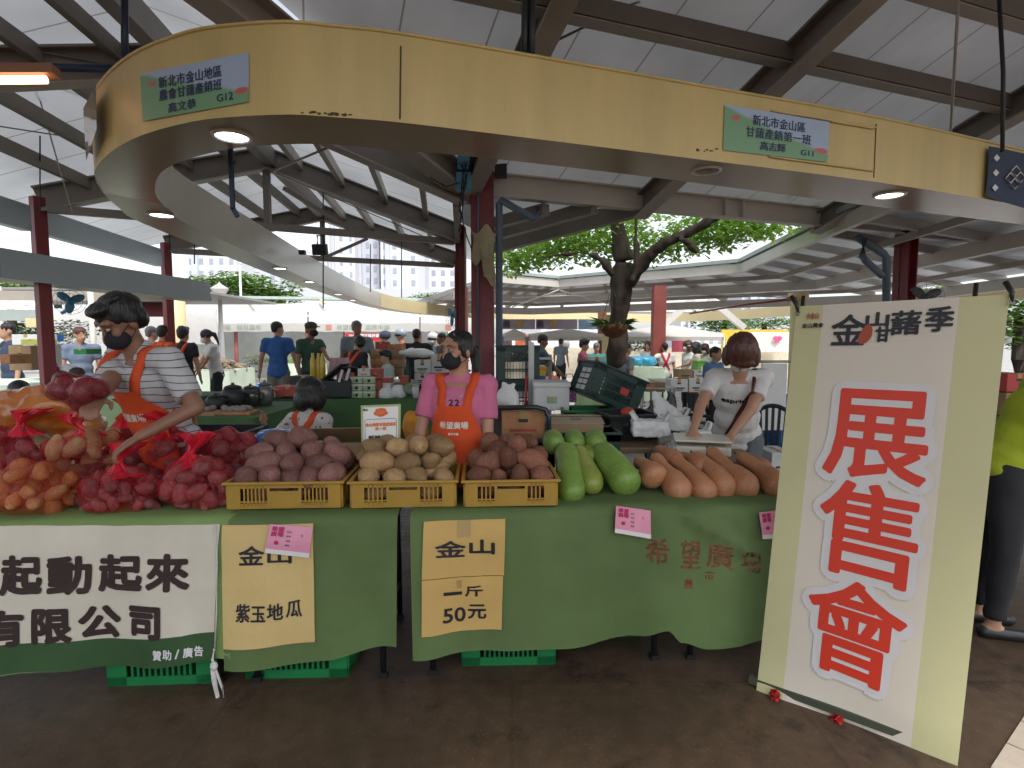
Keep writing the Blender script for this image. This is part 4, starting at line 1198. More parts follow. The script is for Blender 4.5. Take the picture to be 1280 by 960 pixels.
# loose tubers filling the hollows of the heap
random.seed(77)
for k in range(58):
    u_ = random.uniform(-30, 318); f = random.random(); v_ = 634 - 78 * f + random.uniform(-6, 6); Y_ = 2.50 + .42 * f
    p_ = at(u_, v_, Y_)
    if p_.z < TZ + .03: p_.z = TZ + .035
    tan_ = u_ < 120 and random.random() < .6
    potato(p_, random.uniform(.026, .040), 'tan' if tan_ else 'red', 'tan sweet potato lying loose between the nets on the left table' if tan_ else 'purplish sweet potato lying loose between the nets on the left table', 'loose tan sweet potatoes between the nets' if tan_ else 'loose purplish sweet potatoes between the nets', tilt=random.uniform(.6, 2.4))
mb = MB()
for k in range(210):
    u_ = random.uniform(-140, 312); f = random.random(); Y_ = 2.46 + .50 * f; v_ = 640 - 84 * f + random.uniform(-2, 16)
    p_ = at(u_, v_, Y_)
    if p_.z < TZ + .02: p_.z = TZ + .02 + random.random() * .02
    mb.cur = 1 if (u_ < 60 and random.random() < .3) else 0
    ax_ = V((random.gauss(0, 1), random.gauss(0, 1), random.gauss(0, .5))).normalized(); r_ = random.uniform(.018, .030)
    mb.cap(p_ - ax_ * r_ * .9, p_ + ax_ * r_ * .9, r_, r_ * .72, 10)
tag(solo('tuber_mass', mb, [MP['red'], MP['orange']], 'mass of small purplish tubers filling the heap between the nets on the left table', 'sweet potatoes'), kind='stuff')
# clear orange plastic bags at the far left rear
M_opl = mat('orange_plastic_film', (.66, .19, .02), .10, .25, 6, coat=.8, bump=.9, bscale=14, alpha=.68)
mb = MB(); mb.ell(at(40, 512, 2.9), (.26, .13, .12)).ell(at(-40, 515, 2.85), (.2, .13, .12)).ell(at(95, 528, 2.95), (.14, .1, .1))
o = fuse('plastic_bag', mb, M_opl, .02, None, smooth=3, disp=lambda p, n_: n_ * (.03 * noise.noise(p * 9) + .015 * noise.noise(p * 23)))
tag(o, 'shiny orange plastic sack on the heap at the far left', 'plastic bag')
random.seed(44)
for k in range(8):
    potato(at(20 + random.uniform(-70, 80), 522 + random.uniform(-6, 12), 2.92), .04, 'orange', 'orange sweet potato inside the shiny orange plastic sack', 'orange sweet potatoes inside the plastic sack')

# ---- melons
def gourd_mat(name, c, c2, speck, rough=.42):
    m, t, b = nt(name); L = t.links.new
    tc = N(t, 'ShaderNodeTexCoord')
    n1 = N(t, 'ShaderNodeTexNoise', i_Scale=5.0, i_Detail=5.0); L(tc.outputs['Object'], n1.inputs['Vector'])
    mx = N(t, 'ShaderNodeMix', data_type='RGBA'); mx.inputs[6].default_value = rgba(c); mx.inputs[7].default_value = rgba(c2)
    r = N(t, 'ShaderNodeMapRange'); r.inputs[1].default_value = .35; r.inputs[2].default_value = .68; L(n1.outputs['Fac'], r.inputs[0]); L(r.outputs[0], mx.inputs[0])
    n2 = N(t, 'ShaderNodeTexNoise', i_Scale=70.0, i_Detail=2.0); L(tc.outputs['Object'], n2.inputs['Vector'])
    r2 = N(t, 'ShaderNodeMapRange'); r2.inputs[1].default_value = .55; r2.inputs[2].default_value = .7; r2.inputs[4].default_value = .35; L(n2.outputs['Fac'], r2.inputs[0])
    m2 = N(t, 'ShaderNodeMix', data_type='RGBA'); L(r2.outputs[0], m2.inputs[0]); L(mx.outputs[2], m2.inputs[6]); m2.inputs[7].default_value = rgba(speck)
    L(m2.outputs[2], b.inputs['Base Color']); b.inputs['Roughness'].default_value = rough
    bp = N(t, 'ShaderNodeBump', i_Strength=.12, i_Distance=.01); L(n2.outputs['Fac'], bp.inputs['Height']); L(bp.outputs[0], b.inputs['Normal'])
    return m
M_mel = gourd_mat('green_melon_skin', (.13, .25, .035), (.23, .35, .075), (.40, .48, .2))
M_mely = gourd_mat('ripening_melon_skin', (.19, .26, .035), (.32, .36, .08), (.40, .45, .2))
M_squ = gourd_mat('squash_skin', (.37, .145, .065), (.50, .245, .125), (.54, .33, .2), .5)
M_stem = mat('dry_stem', (.20, .15, .06), .8, .2, 20)
def gourd(a, b, prof, m, name, label, cat, grp, bend=(0, 0, 0), seed=0, stem_end=1):
    """solid of revolution along a bent axis from front end a to rear end b"""
    a, b, bd = V(a), V(b), V(bend); L = (b - a).length
    th = thing(name, label, cat, (a.x, a.y, a.z), group=grp)
    nseg = 22; pts = []; rs = []
    for i in range(nseg + 1):
        k = .5 - .5 * math.cos(math.pi * i / nseg)
        pts.append(a.lerp(b, k) + bd * math.sin(math.pi * k)); 
        j = k * (len(prof) - 1); j0 = min(int(j), len(prof) - 2); f = j - j0; f = f * f * (3 - 2 * f)
        r_ = prof[j0] * (1 - f) + prof[j0 + 1] * f
        e = min(k, 1 - k) / .14
        if e < 1: r_ *= math.sqrt(max(0, 1 - (1 - e) ** 2)) 
        rs.append(max(r_, .0005))
    mb = MB(); mb.tube(pts, rs, 20, cap=False)
    ax = (b - a).normalized()
    for i, p in enumerate(mb.v):
        mb.v[i] = p + V((noise.noise(p * 9 + V((seed, 0, 0))), noise.noise(p * 9 + V((0, seed, 5))), noise.noise(p * 9 + V((7, 0, seed))))) * .006
    part('skin', mb, m, th, world=True)
    mb = MB(); e = b if stem_end else a; dr = ax if stem_end else -ax
    mb.tube([e - dr * .006, e + dr * .008, e + dr * .022 + V((0, 0, .006))], [.008, .006, .007], 7)
    part('stem', mb, M_stem, th, world=True)
    if stem_end:
        mb = MB(); mb.ell(a - ax * .0005, (.006, .003, .006), n=8, m=5); part('blossom_scar', mb, M_stem, th, world=True)
G = 'green winter melons on the stall'
gourd(at(716, 626, 2.60), at(707, 560, 2.98), [.062, .07, .068, .066, .058], M_mel, 'winter_melon', 'green melon standing leftmost in front, touching the right yellow crate', 'melon', G, (0, 0, .01), 1)
gourd(at(743, 613, 2.66), at(722, 560, 3.0), [.055, .06, .055, .048, .045], M_mely, 'winter_melon', 'slim yellowish green melon between the leftmost and the largest melon', 'melon', G, (0, 0, .0), 2)
gourd(at(789, 612, 2.68), at(749, 562, 3.0), [.075, .08, .078, .074, .065], M_mel, 'winter_melon', 'largest green melon lying diagonally above the pink price card', 'melon', G, (0, 0, .01), 3)
gourd(at(693, 560, 2.98), at(690, 553, 3.25), [.055, .062, .06, .055, .05], M_mel, 'winter_melon', 'green melon in the back row, leftmost behind the rust brown sweet potatoes', 'melon', G, (0, 0, .03), 4)
gourd(at(719, 560, 3.02), at(717, 552, 3.3), [.05, .06, .06, .055, .05], M_mel, 'winter_melon', 'green melon in the back row, middle one of three', 'melon', G, (0, 0, .03), 5)
gourd(at(745, 560, 3.05), at(742, 553, 3.34), [.055, .066, .064, .06, .05], M_mel, 'winter_melon', 'green melon in the back row, right end behind the largest melon', 'melon', G, (0, 0, .03), 6)
gourd(at(738, 575, 2.9), at(733, 563, 3.08), [.04, .05, .05, .045, .04], M_mely, 'winter_melon', 'small green melon wedged in the gap behind the slim yellowish melon', 'melon', G, (0, 0, .0), 7)
# ---- squashes
G = 'butternut squashes on the stall'
SP = [.060, .073, .064, .043, .036, .038, .036]
def squash(ub, vb, un, vn, label, yb=2.72, yn=2.98, k=1.0, seed=0, bend=(0, 0, .02)):
    gourd(at(ub, vb, yb), at(un, vn, yn), [p * k for p in SP], M_squ, 'butternut_squash', label, 'squash', G, ((.016 if seed > 2 else .004) * math.sin(seed * 2.3), 0, bend[2] + (.010 if seed > 2 else 0) * math.cos(seed * 1.7)), seed)
squash(822, 603, 796, 577, 'butternut squash with its round end facing out, leftmost of the pile', 2.72, 2.95, .95, 1)
squash(855, 626, 817, 570, 'butternut squash second from the left with a bent neck', 2.66, 2.98, .98, 2)
squash(887, 626, 838, 572, 'butternut squash third from the left in the front row', 2.66, 2.98, .95, 3)
squash(911, 621, 866, 568, 'butternut squash fourth from the left under the scale', 2.68, 3.0, .95, 4)
squash(943, 619, 886, 562, 'longest butternut squash, fifth from the left', 2.68, 3.02, .98, 5)
squash(978, 617, 921, 569, 'butternut squash at the right end partly behind the tall banner', 2.68, 3.0, .95, 6)
squash(848, 584, 822, 563, 'deep orange squash tip showing at the back left of the pile', 2.95, 3.15, .8, 7)
squash(885, 592, 850, 572, 'butternut squash lying underneath between the third and fourth', 2.85, 3.1, .85, 8)
squash(955, 592, 930, 574, 'small butternut squash behind the one at the right end', 2.88, 3.1, .8, 9)

# ================================================================== tall banner on the right
TL, TR, BL, BR = at(996, 383, 2.47), at(1262, 368, 2.02), at(946, 868, 2.33), at(1194, 985, 1.88)
tb = thing('standing_banner', 'tall cream standing banner with big red characters at the right of the stall', 'banner', (BL + BR) / 2 * 1.0)
tb.location.z = 0
def bq(a, b, off=0.0):
    p = (TL * (1 - a) + TR * a) * (1 - b) + (BL * (1 - a) + BR * a) * b
    nrm = (TR - TL).cross(BL - TL).normalized()
    if nrm.y > 0: nrm = -nrm
    wv = .006 * math.sin(a * 7 + b * 2) * b + .012 * max(0, b - .9) * 10 * math.sin(a * 5 + 1)
    return p + nrm * (wv + off)
M_bw = mat('cream_banner_print', (.66, .60, .51), .55, .05, 1.5, bump=.1, bscale=350)
M_by = mat('pale_olive_border', (.56, .54, .30), .55, .06, 1.5, bump=.1, bscale=350)
mb = MB(); nu, nv = 60, 66
mb.grid(lambda a, b: bq(a, b), nu, nv)
for k in range(len(mb.f)):
    i = k % nu; mb.mi[k] = 1 if (i < 9 or i >= 48) else 0
part('cloth', mb, [M_bw, M_by], tb, world=True)
def bl_uv(u, v):
    """banner coordinates of a sight line"""
    nrm = (TR - TL).cross(BL - TL); p = atplane(u, v, TL, nrm)
    a, b = .5, .5
    for _ in range(30):
        q = (TL * (1 - a) + TR * a) * (1 - b) + (BL * (1 - a) + BR * a) * b
        da = (TR - TL) * (1 - b) + (BR - BL) * b; db = (BL - TL) * (1 - a) + (BR - TR) * a
        e = p - q; a += e.dot(da) / da.dot(da) * .8; b += e.dot(db) / db.dot(db) * .8
    return a, b
def banner_text(items, m, name, bold, off, nb=10, wscale=1.0):
    tx = MB()
    for ch_, q in items:
        uv = [bl_uv(*p) for p in q]     # left, right, top, bottom mid points
        ca = (uv[0][0] + uv[1][0]) / 2; cb = (uv[2][1] + uv[3][1]) / 2
        wa = uv[1][0] - uv[0][0]; hb = uv[3][1] - uv[2][1]
        sk = (uv[1][1] - uv[0][1]) / max(wa, 1e-6)
        kx = wa; ky = hb
        # glyph units: 1 = banner width fraction; convert height fraction to same metric
        asp = (BL - TL).length / (TR - TL).length
        letter_mb(tx, ch_, wa - 2 * bold, hb * asp - 2 * bold, lambda x, y, l: bq(ca + x, cb - y / asp, off + l), bold=bold, nb=nb, cut=.09, inner=bold > .03)
    return part(name, tx, m, tb, world=True)
big = [('展', ((1032, 545), (1164, 545), (1098, 487), (1095, 601))), ('售', ((1022, 665), (1150, 665), (1088, 604), (1085, 727))), ('會', ((1007, 785), (1134, 790), (1072, 727), (1068, 852)))]
halo = [(c, ((q[0][0] - 10, q[0][1]), (q[1][0] + 12, q[1][1]), (q[2][0], q[2][1] - 9), (q[3][0], q[3][1] + 11))) for c, q in big]
banner_text(halo, mat('white_halo_print', (.64, .62, .62), .55, .02), 'letter_halo', .056, .0012, 16)
banner_text(big, mat('red_print', (.62, .035, .012), .45, .03), 'lettering', .010, .0040, 10)
banner_text([('金', ((1039, 412), (1084, 410), (1062, 393), (1061, 432))), ('山', ((1082, 402), (1112, 400), (1097, 390), (1096, 409))), ('甘', ((1094, 417), (1114, 416), (1104, 408), (1103, 428))), ('藷', ((1113, 407), (1152, 404), (1133, 388), (1132, 419))), ('季', ((1156, 402), (1193, 399), (1175, 383), (1174, 415)))], M_ink, 'title_lettering', .0042, .002, 6)
# small red tuber drawing in the title, and the printed corner marks
dr = MB(); a0, b0 = bl_uv(1082, 418)
dr.poly([bq(a0 + .034 * math.cos(t) * (1 - .25 * math.sin(t)), b0 - .022 * math.sin(t) - .009 * math.cos(t), .0055) for t in [k * 2 * math.pi / 18 for k in range(18)]])
part('title_drawing', dr, mat('tuber_red_print', (.36, .06, .03), .5), tb, world=True)
banner_text([('小金山', ((1008, 397), (1024, 396), (1016, 391), (1016, 399)))], mat('brown_red_print', (.3, .05, .03), .5), 'corner_mark', .001, .006, 4)
banner_text([('金山農會', ((1003, 407), (1030, 406), (1016, 404), (1016, 410)))], M_ink, 'corner_lettering', .001, .006, 4)
# frame: two poles, clips, foot bar
for nm, t, b_ in (('pole', TL, BL), ('pole', TR, BR)):
    bk = V((.05 if b_ is BL else -.05, .05 if b_ is BL else .09, 0)); up_ = (t - b_).normalized()
    part(nm, MB().tube([V((b_.x, b_.y, .0)) + bk, t + bk + up_ * .05], .008, 8), M_steelleg, tb, world=True)
for t, dx in ((TL, -.015), (TR, .0)):
    mb = MB(); up_ = V((dx, .0, .06))
    mb.tube([t + V((0, -.012, -.03)), t + V((dx * .3, -.01, .005)), t + V((dx, .02, .045))], [.004, .009, .010], 8)
    part('clip', mb, M_steelleg, tb, world=True)
    mb = MB(); mb.lathe([(.006, -.002), (.011, 0), (.006, .002)], t + V((0, -.012, -.03)), 10, Matrix.Rotation(R(90), 3, 'X'))
    part('eyelet', mb, M_rod, tb, world=True)
mb = MB(); mb.grid(lambda a, b: bq(a, 1 + b * .045, .012 + .02 * b + .008 * math.sin(a * 9)), 24, 4)
part('hem_strip', mb, mat('dark_green_hem', (.03, .075, .03), .7, .2, 6), tb, world=True)
part('foot_bar', MB().beam(V((BL.x - .02, BL.y + .03, .03)), V((BR.x + .02, BR.y + .03, .03)), .03, .03), mat('grey_foot', (.06, .07, .045), .7), tb, world=True)
M_ros = mat('red_crepe', (.42, .015, .015), .85, .3, 40, bump=1, bscale=60)
for u, v in ((971, 866), (1047, 898), (1131, 951)):
    a, b = bl_uv(u, v)
    random.seed(u); mb = MB(); c = bq(a, b, .018)
    for k in range(26):
        d_ = V((random.gauss(0, 1), random.gauss(0, 1), random.gauss(0, 1))).normalized()
        q = c + d_ * .015; x = d_.cross(V((0, 0, 1))).normalized(); y = d_.cross(x)
        mb.poly([q - x * .014, q + y * .013 + d_ * .008, q + x * .014, q - y * .012 + d_ * .008])
    part('rosette', mb, M_ros, tb, world=True)

# ---- upright price board between the crates
pb = thing('price_board', 'white upright price board with green border standing behind the middle crate', 'sign', at(476, 556, 2.80))
TLb, TRb, BLb, BRb = at(451, 507, 2.78), at(501, 505, 2.80), at(452, 572, 2.76), at(500, 570, 2.78)
def pq(a, b, off=0.0):
    return (TLb * (1 - a) + TRb * a) * (1 - b) + (BLb * (1 - a) + BRb * a) * b + V((0, -off, 0))
mb = MB(); mb.slab([pq(0, 0), pq(0, 1), pq(1, 1), pq(1, 0)], (0, .004, 0)); part('board', mb, mat('green_print', (.36, .42, .18), .4), pb, world=True)
mb = MB(); mb.poly([pq(.06, .04, .001), pq(.06, 1, .001), pq(.94, 1, .001), pq(.94, .04, .001)]); part('white_field', mb, M_white, pb, world=True)
mb = MB(); mb.poly([pq(.5 + .17 * math.cos(t) * (1 + .14 * math.sin(5 * t)), .145 + .085 * math.sin(t), .0018) for t in [k * 2 * math.pi / 30 for k in range(30)]]); part('emblem', mb, mat('orange_red_print', (.65, .10, .02), .4, .3, 30), pb, world=True)
fr_ = MB()
pts = [(.1, .30), (.13, .27), (.87, .27), (.9, .30), (.9, .98)]
fr_.tube([pq(*q, .002) for q in [(.1, .98)] + pts], .0012, 4); part('print_frame', fr_, mat('blue_print', (.08, .10, .3), .5), pb, world=True)
def ptext(items, m):
    tx = MB()
    for body, cx, cy, w_, h_, bd in items:
        letter_mb(tx, body, w_, h_, lambda x, y, l: pq(cx + x, cy - y, .0022 + l), bold=bd, nb=4)
    part('lettering', tx, m, pb, world=True)
ptext([('金山地區甘藷產銷班', .5, .375, .76, .065, .005), ('第一班', .5, .455, .28, .06, .005), ('金藷季', .5, .145, .2, .06, .004)], mat('orange_print', (.7, .2, .03), .4, 0))
ptext([('新鮮甘藷', .5, .64, .62, .11, .009), ('金山', .12, .08, .12, .05, .002)], M_ink)
ptext([('57號1斤50元', .5, .79, .6, .085, .005), ('66號1斤50元', .5, .93, .6, .085, .005)], M_mag)

# ---- green crates under the tables
M_gcr = mat('green_plastic', (.010, .17, .05), .4, .1, 5)
M_dgcr = mat('dark_green_plastic', (.012, .045, .038), .4, .12, 5)
def slot_crate(loc, W, D, H, rz, m, label, group=None, name='plastic_crate', rows=3, tilt=None, nxf=12):
    th = thing(name, label, 'crate', loc, rz, group)
    if tilt: th.rotation_euler = (tilt[0], tilt[1], rz)
    t = .006
    def wall(nm, L, place):
        mb = MB()
        place(mb, 0, .02, L, .04); place(mb, 0, H - .025, L, .05)
        for sx in (-1, 1): place(mb, sx * (L / 2 - .04), H / 2, .08, H - .002)
        x1 = L / 2 - .08; z0, z1 = .04, H - .05
        for i in range(1, nxf): place(mb, -x1 + 2 * x1 * i / nxf, (z0 + z1) / 2, 2 * x1 / nxf * .42, z1 - z0 + .004)
        for j in range(1, rows): place(mb, 0, z0 + (z1 - z0) * j / rows, 2 * x1, .012)
        part(nm, mb, m, th)
    f = lambda sg: (lambda mb, x, z, dx, dz: mb.box((x, sg * (D / 2 - t / 2), z), (dx, t + (.001 if dz > .03 else 0), dz)))
    g_ = lambda sg: (lambda mb, x, z, dx, dz: mb.box((sg * (W / 2 - t / 2), x, z), (t + (.001 if dz > .03 else 0), dx, dz)))
    wall('front_wall', W - .014, f(-1)); wall('back_wall', W - .014, f(1)); wall('side_wall', D - .014, g_(-1)); wall('side_wall', D - .014, g_(1))
    rim = MB()
    for sx in (-1, 1): rim.box((0, sx * D / 2, H), (W + .02, .02, .016)); rim.box((sx * W / 2, 0, H - .001), (.02, D + .018, .016))
    part('rim', rim, m, th, bevel=.003)
    part('base', MB().box((0, 0, .006), (W - .02, D - .02, .01)), m, th)
    return th
GG = 'green crates under the stall tables'
slot_crate((-1.55, 2.53, 0), .47, .34, .30, .06, M_gcr, 'green crate on the floor under the cream banner', GG)
slot_crate((-.97, 2.58, 0), .46, .34, .28, .03, M_gcr, 'green crate on the floor below the tall yellow cardboard sign', GG)
slot_crate((-.02, 2.68, 0), .44, .34, .29, .03, M_gcr, 'green crate on the floor right of the ochre price signs', GG)
slot_crate((.44, 2.93, 0), .44, .34, .36, .03, M_gcr, 'green crate on the floor under the arched hem of the long cloth', GG)
# ================================================================== people
def skinm(name, c):
    return mat(name, c, .5, .10, 9, bump=.08, bscale=120, sss=.08)
SK = skinm('skin_warm', (.46, .25, .165)); SKD = skinm('skin_tanned', (.27, .135, .085)); SKL = skinm('skin_light', (.55, .33, .24))
def hairm(name, c):
    m = mat(name, c, .36, .45, 60, bump=.8, bscale=150, stretch=(1, 1, .10)); return m
HBK = hairm('black_hair', (.010, .009, .009)); HBR = hairm('auburn_hair', (.085, .028, .018)); HGR = hairm('grey_hair', (.12, .12, .12))
def cl(name, c, var=.10): return mat(name, c, .85, var, 7, bump=.35, bscale=160)
C_OR = cl('orange_apron_cloth', (.70, .085, .018), .06)
def stripe_mat():
    m, t, b = nt('striped_knit'); L = t.links.new
    tc = N(t, 'ShaderNodeTexCoord'); sep = N(t, 'ShaderNodeSeparateXYZ'); L(tc.outputs['Object'], sep.inputs[0])
    n1 = N(t, 'ShaderNodeTexNoise', i_Scale=5.0); L(tc.outputs['Object'], n1.inputs['Vector'])
    a = N(t, 'ShaderNodeMath', operation='MULTIPLY_ADD'); L(n1.outputs['Fac'], a.inputs[0]); a.inputs[1].default_value = .03; L(sep.outputs[2], a.inputs[2])
    d_ = N(t, 'ShaderNodeMath', operation='DIVIDE'); L(a.outputs[0], d_.inputs[0]); d_.inputs[1].default_value = .034
    f = N(t, 'ShaderNodeMath', operation='FRACT'); L(d_.outputs[0], f.inputs[0])
    k = N(t, 'ShaderNodeMath', operation='LESS_THAN'); L(f.outputs[0], k.inputs[0]); k.inputs[1].default_value = .13
    mx = N(t, 'ShaderNodeMix', data_type='RGBA'); L(k.outputs[0], mx.inputs[0]); mx.inputs[6].default_value = (.52, .52, .53, 1); mx.inputs[7].default_value = (.06, .06, .075, 1)
    L(mx.outputs[2], b.inputs['Base Color']); b.inputs['Roughness'].default_value = .9
    return m
def print_mat(name, c, c2, scale=22, th=.28):
    m, t, b = nt(name); L = t.links.new
    tc = N(t, 'ShaderNodeTexCoord'); vo = N(t, 'ShaderNodeTexVoronoi', i_Scale=float(scale)); L(tc.outputs['Object'], vo.inputs['Vector'])
    k = N(t, 'ShaderNodeMapRange'); k.inputs[1].default_value = th; k.inputs[2].default_value = th + .06; k.inputs[3].default_value = 1; k.inputs[4].default_value = 0; L(vo.outputs['Distance'], k.inputs[0])
    mx = N(t, 'ShaderNodeMix', data_type='RGBA'); L(k.outputs[0], mx.inputs[0]); mx.inputs[6].default_value = rgba(c); mx.inputs[7].default_value = rgba(c2)
    L(mx.outputs[2], b.inputs['Base Color']); b.inputs['Roughness'].default_value = .9
    return m
def ik(s, t, l1, l2, hint):
    d = t - s; D = d.length
    if D > (l1 + l2) * .995: t = s + d * ((l1 + l2) * .995 / D); d = t - s; D = d.length
    a = (l1 * l1 - l2 * l2 + D * D) / (2 * D); h = math.sqrt(max(0, l1 * l1 - a * a))
    z = d / D; x = hint - z * hint.dot(z); x.normalize()
    return s + z * a + x * h, t
def strap(bvh, pts, w_, off=.007, nsub=5):
    """flat band laid on the clothed body along a rough path"""
    P = smoothpath([V(p) for p in pts], nsub); Q = []
    for p in P:
        hit = bvh.find_nearest(p)
        Q.append((hit[0] + hit[1] * off, hit[1]))
    mb = MB(); vs = []
    for i, (q, n_) in enumerate(Q):
        t = (Q[min(i + 1, len(Q) - 1)][0] - Q[max(i - 1, 0)][0]).normalized(); sd = t.cross(n_).normalized()
        vs += [q - sd * w_ / 2 - n_ * .006, q - sd * w_ / 2, q + sd * w_ / 2, q + sd * w_ / 2 - n_ * .006]
    fs = []
    for i in range(len(Q) - 1):
        for k in range(3): fs.append((4 * i + k, 4 * i + k + 1, 4 * i + 4 + k + 1, 4 * i + 4 + k))
    mb.add(vs, fs, True)
    return mb
def noise_disp(a, f, seed=0, st=(1, 1, 1)):
    o = V((seed * 3.7, seed, 0))
    return lambda p, n_: n_ * (a * noise.noise(V((p.x * f * st[0], p.y * f * st[1], p.z * f * st[2])) + o) + a * .5 * noise.noise(V((p.x * f * 2.3 * st[0], p.y * f * 2.3 * st[1], p.z * f * 2.3 * st[2])) + o))
def person(label, loc, rz, H=1.65, female=False, lean=0.0, side=0.0, head=(0, 0, 0), skin=None, shirt=None, trousers=None, hair='short', hairmat=None, lh=None, rh=None, sit=False,
           sleeve=.62, mask=None, detail=1, apron=None, straps=None, cap=None, helmet=None, group=None, elbows=(None, None), curl=.7, stout=1.0, step=0.0, strapback=False):
    """one figure facing -Y at rz = 0; lh / rh are hand targets in its own space"""
    s = H / 1.70
    th = thing('person', label, 'person', loc, rz, group)
    vox = {2: .0068, 1: .016, 0: .022}[detail]
    hz = (.50 if sit else .93 * s)
    pel = V((0, 0, hz))
    U = Matrix.Translation(pel) @ Matrix.Rotation(lean, 4, 'X') @ Matrix.Rotation(side, 4, 'Y')
    u = lambda x, y, z: U @ (V((x, y, z)) * s)
    sw = (.150 if female else .178) * stout ** .5; hw = .088
    st = stout
    sh = {1: u(sw, .012, .47), -1: u(-sw, .012, .47)}       # +1: figure's left = image right when facing the viewer
    neck0, neck1 = u(0, .012, .49), u(0, -.012, .59)
    hc = u(0, -.025, .665)
    Hm = Matrix.Translation(hc) @ U.to_3x3().normalized().to_4x4() @ Matrix.Rotation(head[0], 4, 'Z') @ Matrix.Rotation(head[1], 4, 'X') @ Matrix.Rotation(head[2], 4, 'Y')
    h_ = lambda x, y, z: Hm @ (V((x, y, z)) * s)
    H3 = Hm.to_3x3(); U3 = U.to_3x3()
    b = MB()
    b.ell(u(0, .01, .02), V((.150 * st, .105 * st, .12)) * s, U3); b.ell(u(0, .0, .16), V((.128 * st, .095 * st, .15)) * s, U3)
    b.ell(u(0, .005, .33), V((.150 * st, .105 * st, .18)) * s, U3)
    b.cap(sh[-1] - V((0, 0, .01)), sh[1] - V((0, 0, .01)), .058 * s, .058 * s)
    b.cap(neck0 - V((0, 0, .04)) * s, neck1, .060 * s, .050 * s)
    # head
    b.ell(h_(0, .008, .025), V((.074, .092, .092)) * s, H3, 18, 12); b.ell(h_(0, -.022, -.045), V((.058, .066, .068)) * s, H3, 16, 10)
    b.ell(h_(0, -.060, -.085), V((.030, .026, .024)) * s, H3)
    if detail == 2:
        b.cap(h_(0, -.084, .012), h_(0, -.106, -.030), .008 * s, .013 * s); b.ell(h_(0, -.097, -.034), V((.018, .012, .010)) * s, H3)
        b.cap(h_(-.05, -.068, .040), h_(.05, -.068, .040), .016 * s, .016 * s)
        for q in (-1, 1):
            b.ell(h_(q * .043, -.060, -.020), V((.022, .022, .022)) * s, H3); b.ell(h_(q * .076, .010, -.012), V((.010, .020, .032)) * s, H3)
        b.ell(h_(0, -.088, -.060), V((.024, .012, .006)) * s, H3); b.ell(h_(0, -.086, -.072), V((.021, .012, .007)) * s, H3)
    else:
        b.cap(h_(0, -.085, .005), h_(0, -.100, -.03), .010 * s, .014 * s)
        for q in (-1, 1): b.ell(h_(q * .074, .010, -.012), V((.012, .02, .03)) * s, H3)
    # arms
    arms = {}
    for q, tgt, eh in ((1, lh, elbows[0]), (-1, rh, elbows[1])):
        if tgt is None: tgt = u(q * (sw + .07), -.04, -.06)
        el, wr = ik(sh[q], V(tgt), .285 * s, .245 * s, V(eh) if eh is not None else V((q * .5, .8, -.3)))
        arms[q] = (el, wr)
        k = .9 if female else 1.0
        b.cap(sh[q], el, .050 * s * k * st ** .5, .040 * s * k); b.cap(el, wr, .041 * s * k, .027 * s * k, flat=.9)
        fd = (wr - el).normalized()
        hd = (fd + V((0, -.25, -.25)) * (.5 if detail == 2 else .3)).normalized()
        sdv = hd.cross(V((0, 0, 1))); sdv = sdv.normalized() if sdv.length > .1 else V((1, 0, 0))
        pn = sdv.cross(hd).normalized()
        if pn.z < 0: pn = -pn; 
        pc = wr + hd * .045 * s
        Mh = Matrix((sdv, pn, hd)).transposed()
        b.ell(pc, V((.040, .016, .052)) * s, Mh)
        if detail == 2:
            for i, (ox, L1) in enumerate(((-.030, .068), (-.010, .078), (.010, .074), (.029, .060))):
                k0 = pc + hd * .036 * s + sdv * ox * s
                d1 = (hd - pn * .35 * curl).normalized(); k1 = k0 + d1 * L1 * .5 * s
                d2 = (hd - pn * 1.5 * curl).normalized(); k2 = k1 + d2 * L1 * .32 * s
                d3 = (hd * .4 - pn * 1.6 * curl).normalized(); k3 = k2 + d3 * L1 * .24 * s
                b.cap(k0 - hd * .02 * s, k1, .0098 * s, .0088 * s, 8); b.cap(k1, k2, .0088 * s, .0082 * s, 8); b.cap(k2, k3, .0082 * s, .0072 * s, 8)
            t0 = pc - hd * .018 * s - sdv * q * -.030 * s * -1
            t0 = pc - hd * .018 * s - sdv * q * .030 * s if sdv.x > 0 else pc - hd * .018 * s + sdv * q * .030 * s
            od = (t0 - (pc - hd * .018 * s)).normalized()
            t1 = t0 + (od * .8 + hd * .5 - pn * .3).normalized() * .034 * s; t2 = t1 + (hd * .9 + od * .15 - pn * .5).normalized() * .030 * s
            b.cap(t0, t1, .0125 * s, .0105 * s, 8); b.cap(t1, t2, .0105 * s, .0085 * s, 8)
        else:
            b.cap(pc + hd * .03 * s, pc + hd * .085 * s - pn * .02 * s, .024 * s, .016 * s, flat=.55, side=sdv)
    # legs
    legs = []
    for q in (1, -1):
        hp = V((q * hw * s, .0, hz - .02))
        if sit: kn = V((q * .11, -.42 * s, .50)); an = V((q * .11, -.40 * s, .085))
        else: kn = V((q * (hw + .005) * s, -.015 + q * step * .5, .49 * s)); an = V((q * (hw + .01) * s, .02 + q * step, .085 * s))
        legs.append((hp, kn, an))
        b.cap(hp, kn, .085 * s * st ** .5, .058 * s); b.cap(kn, an, .056 * s, .036 * s)
        b.cap(an + V((0, .03, -.045)), an + V((0, -.14, -.055)), .036 * s, .028 * s)
    body = fuse('body', b, skin or SK, vox, th, smooth=4 if detail == 2 else 3)
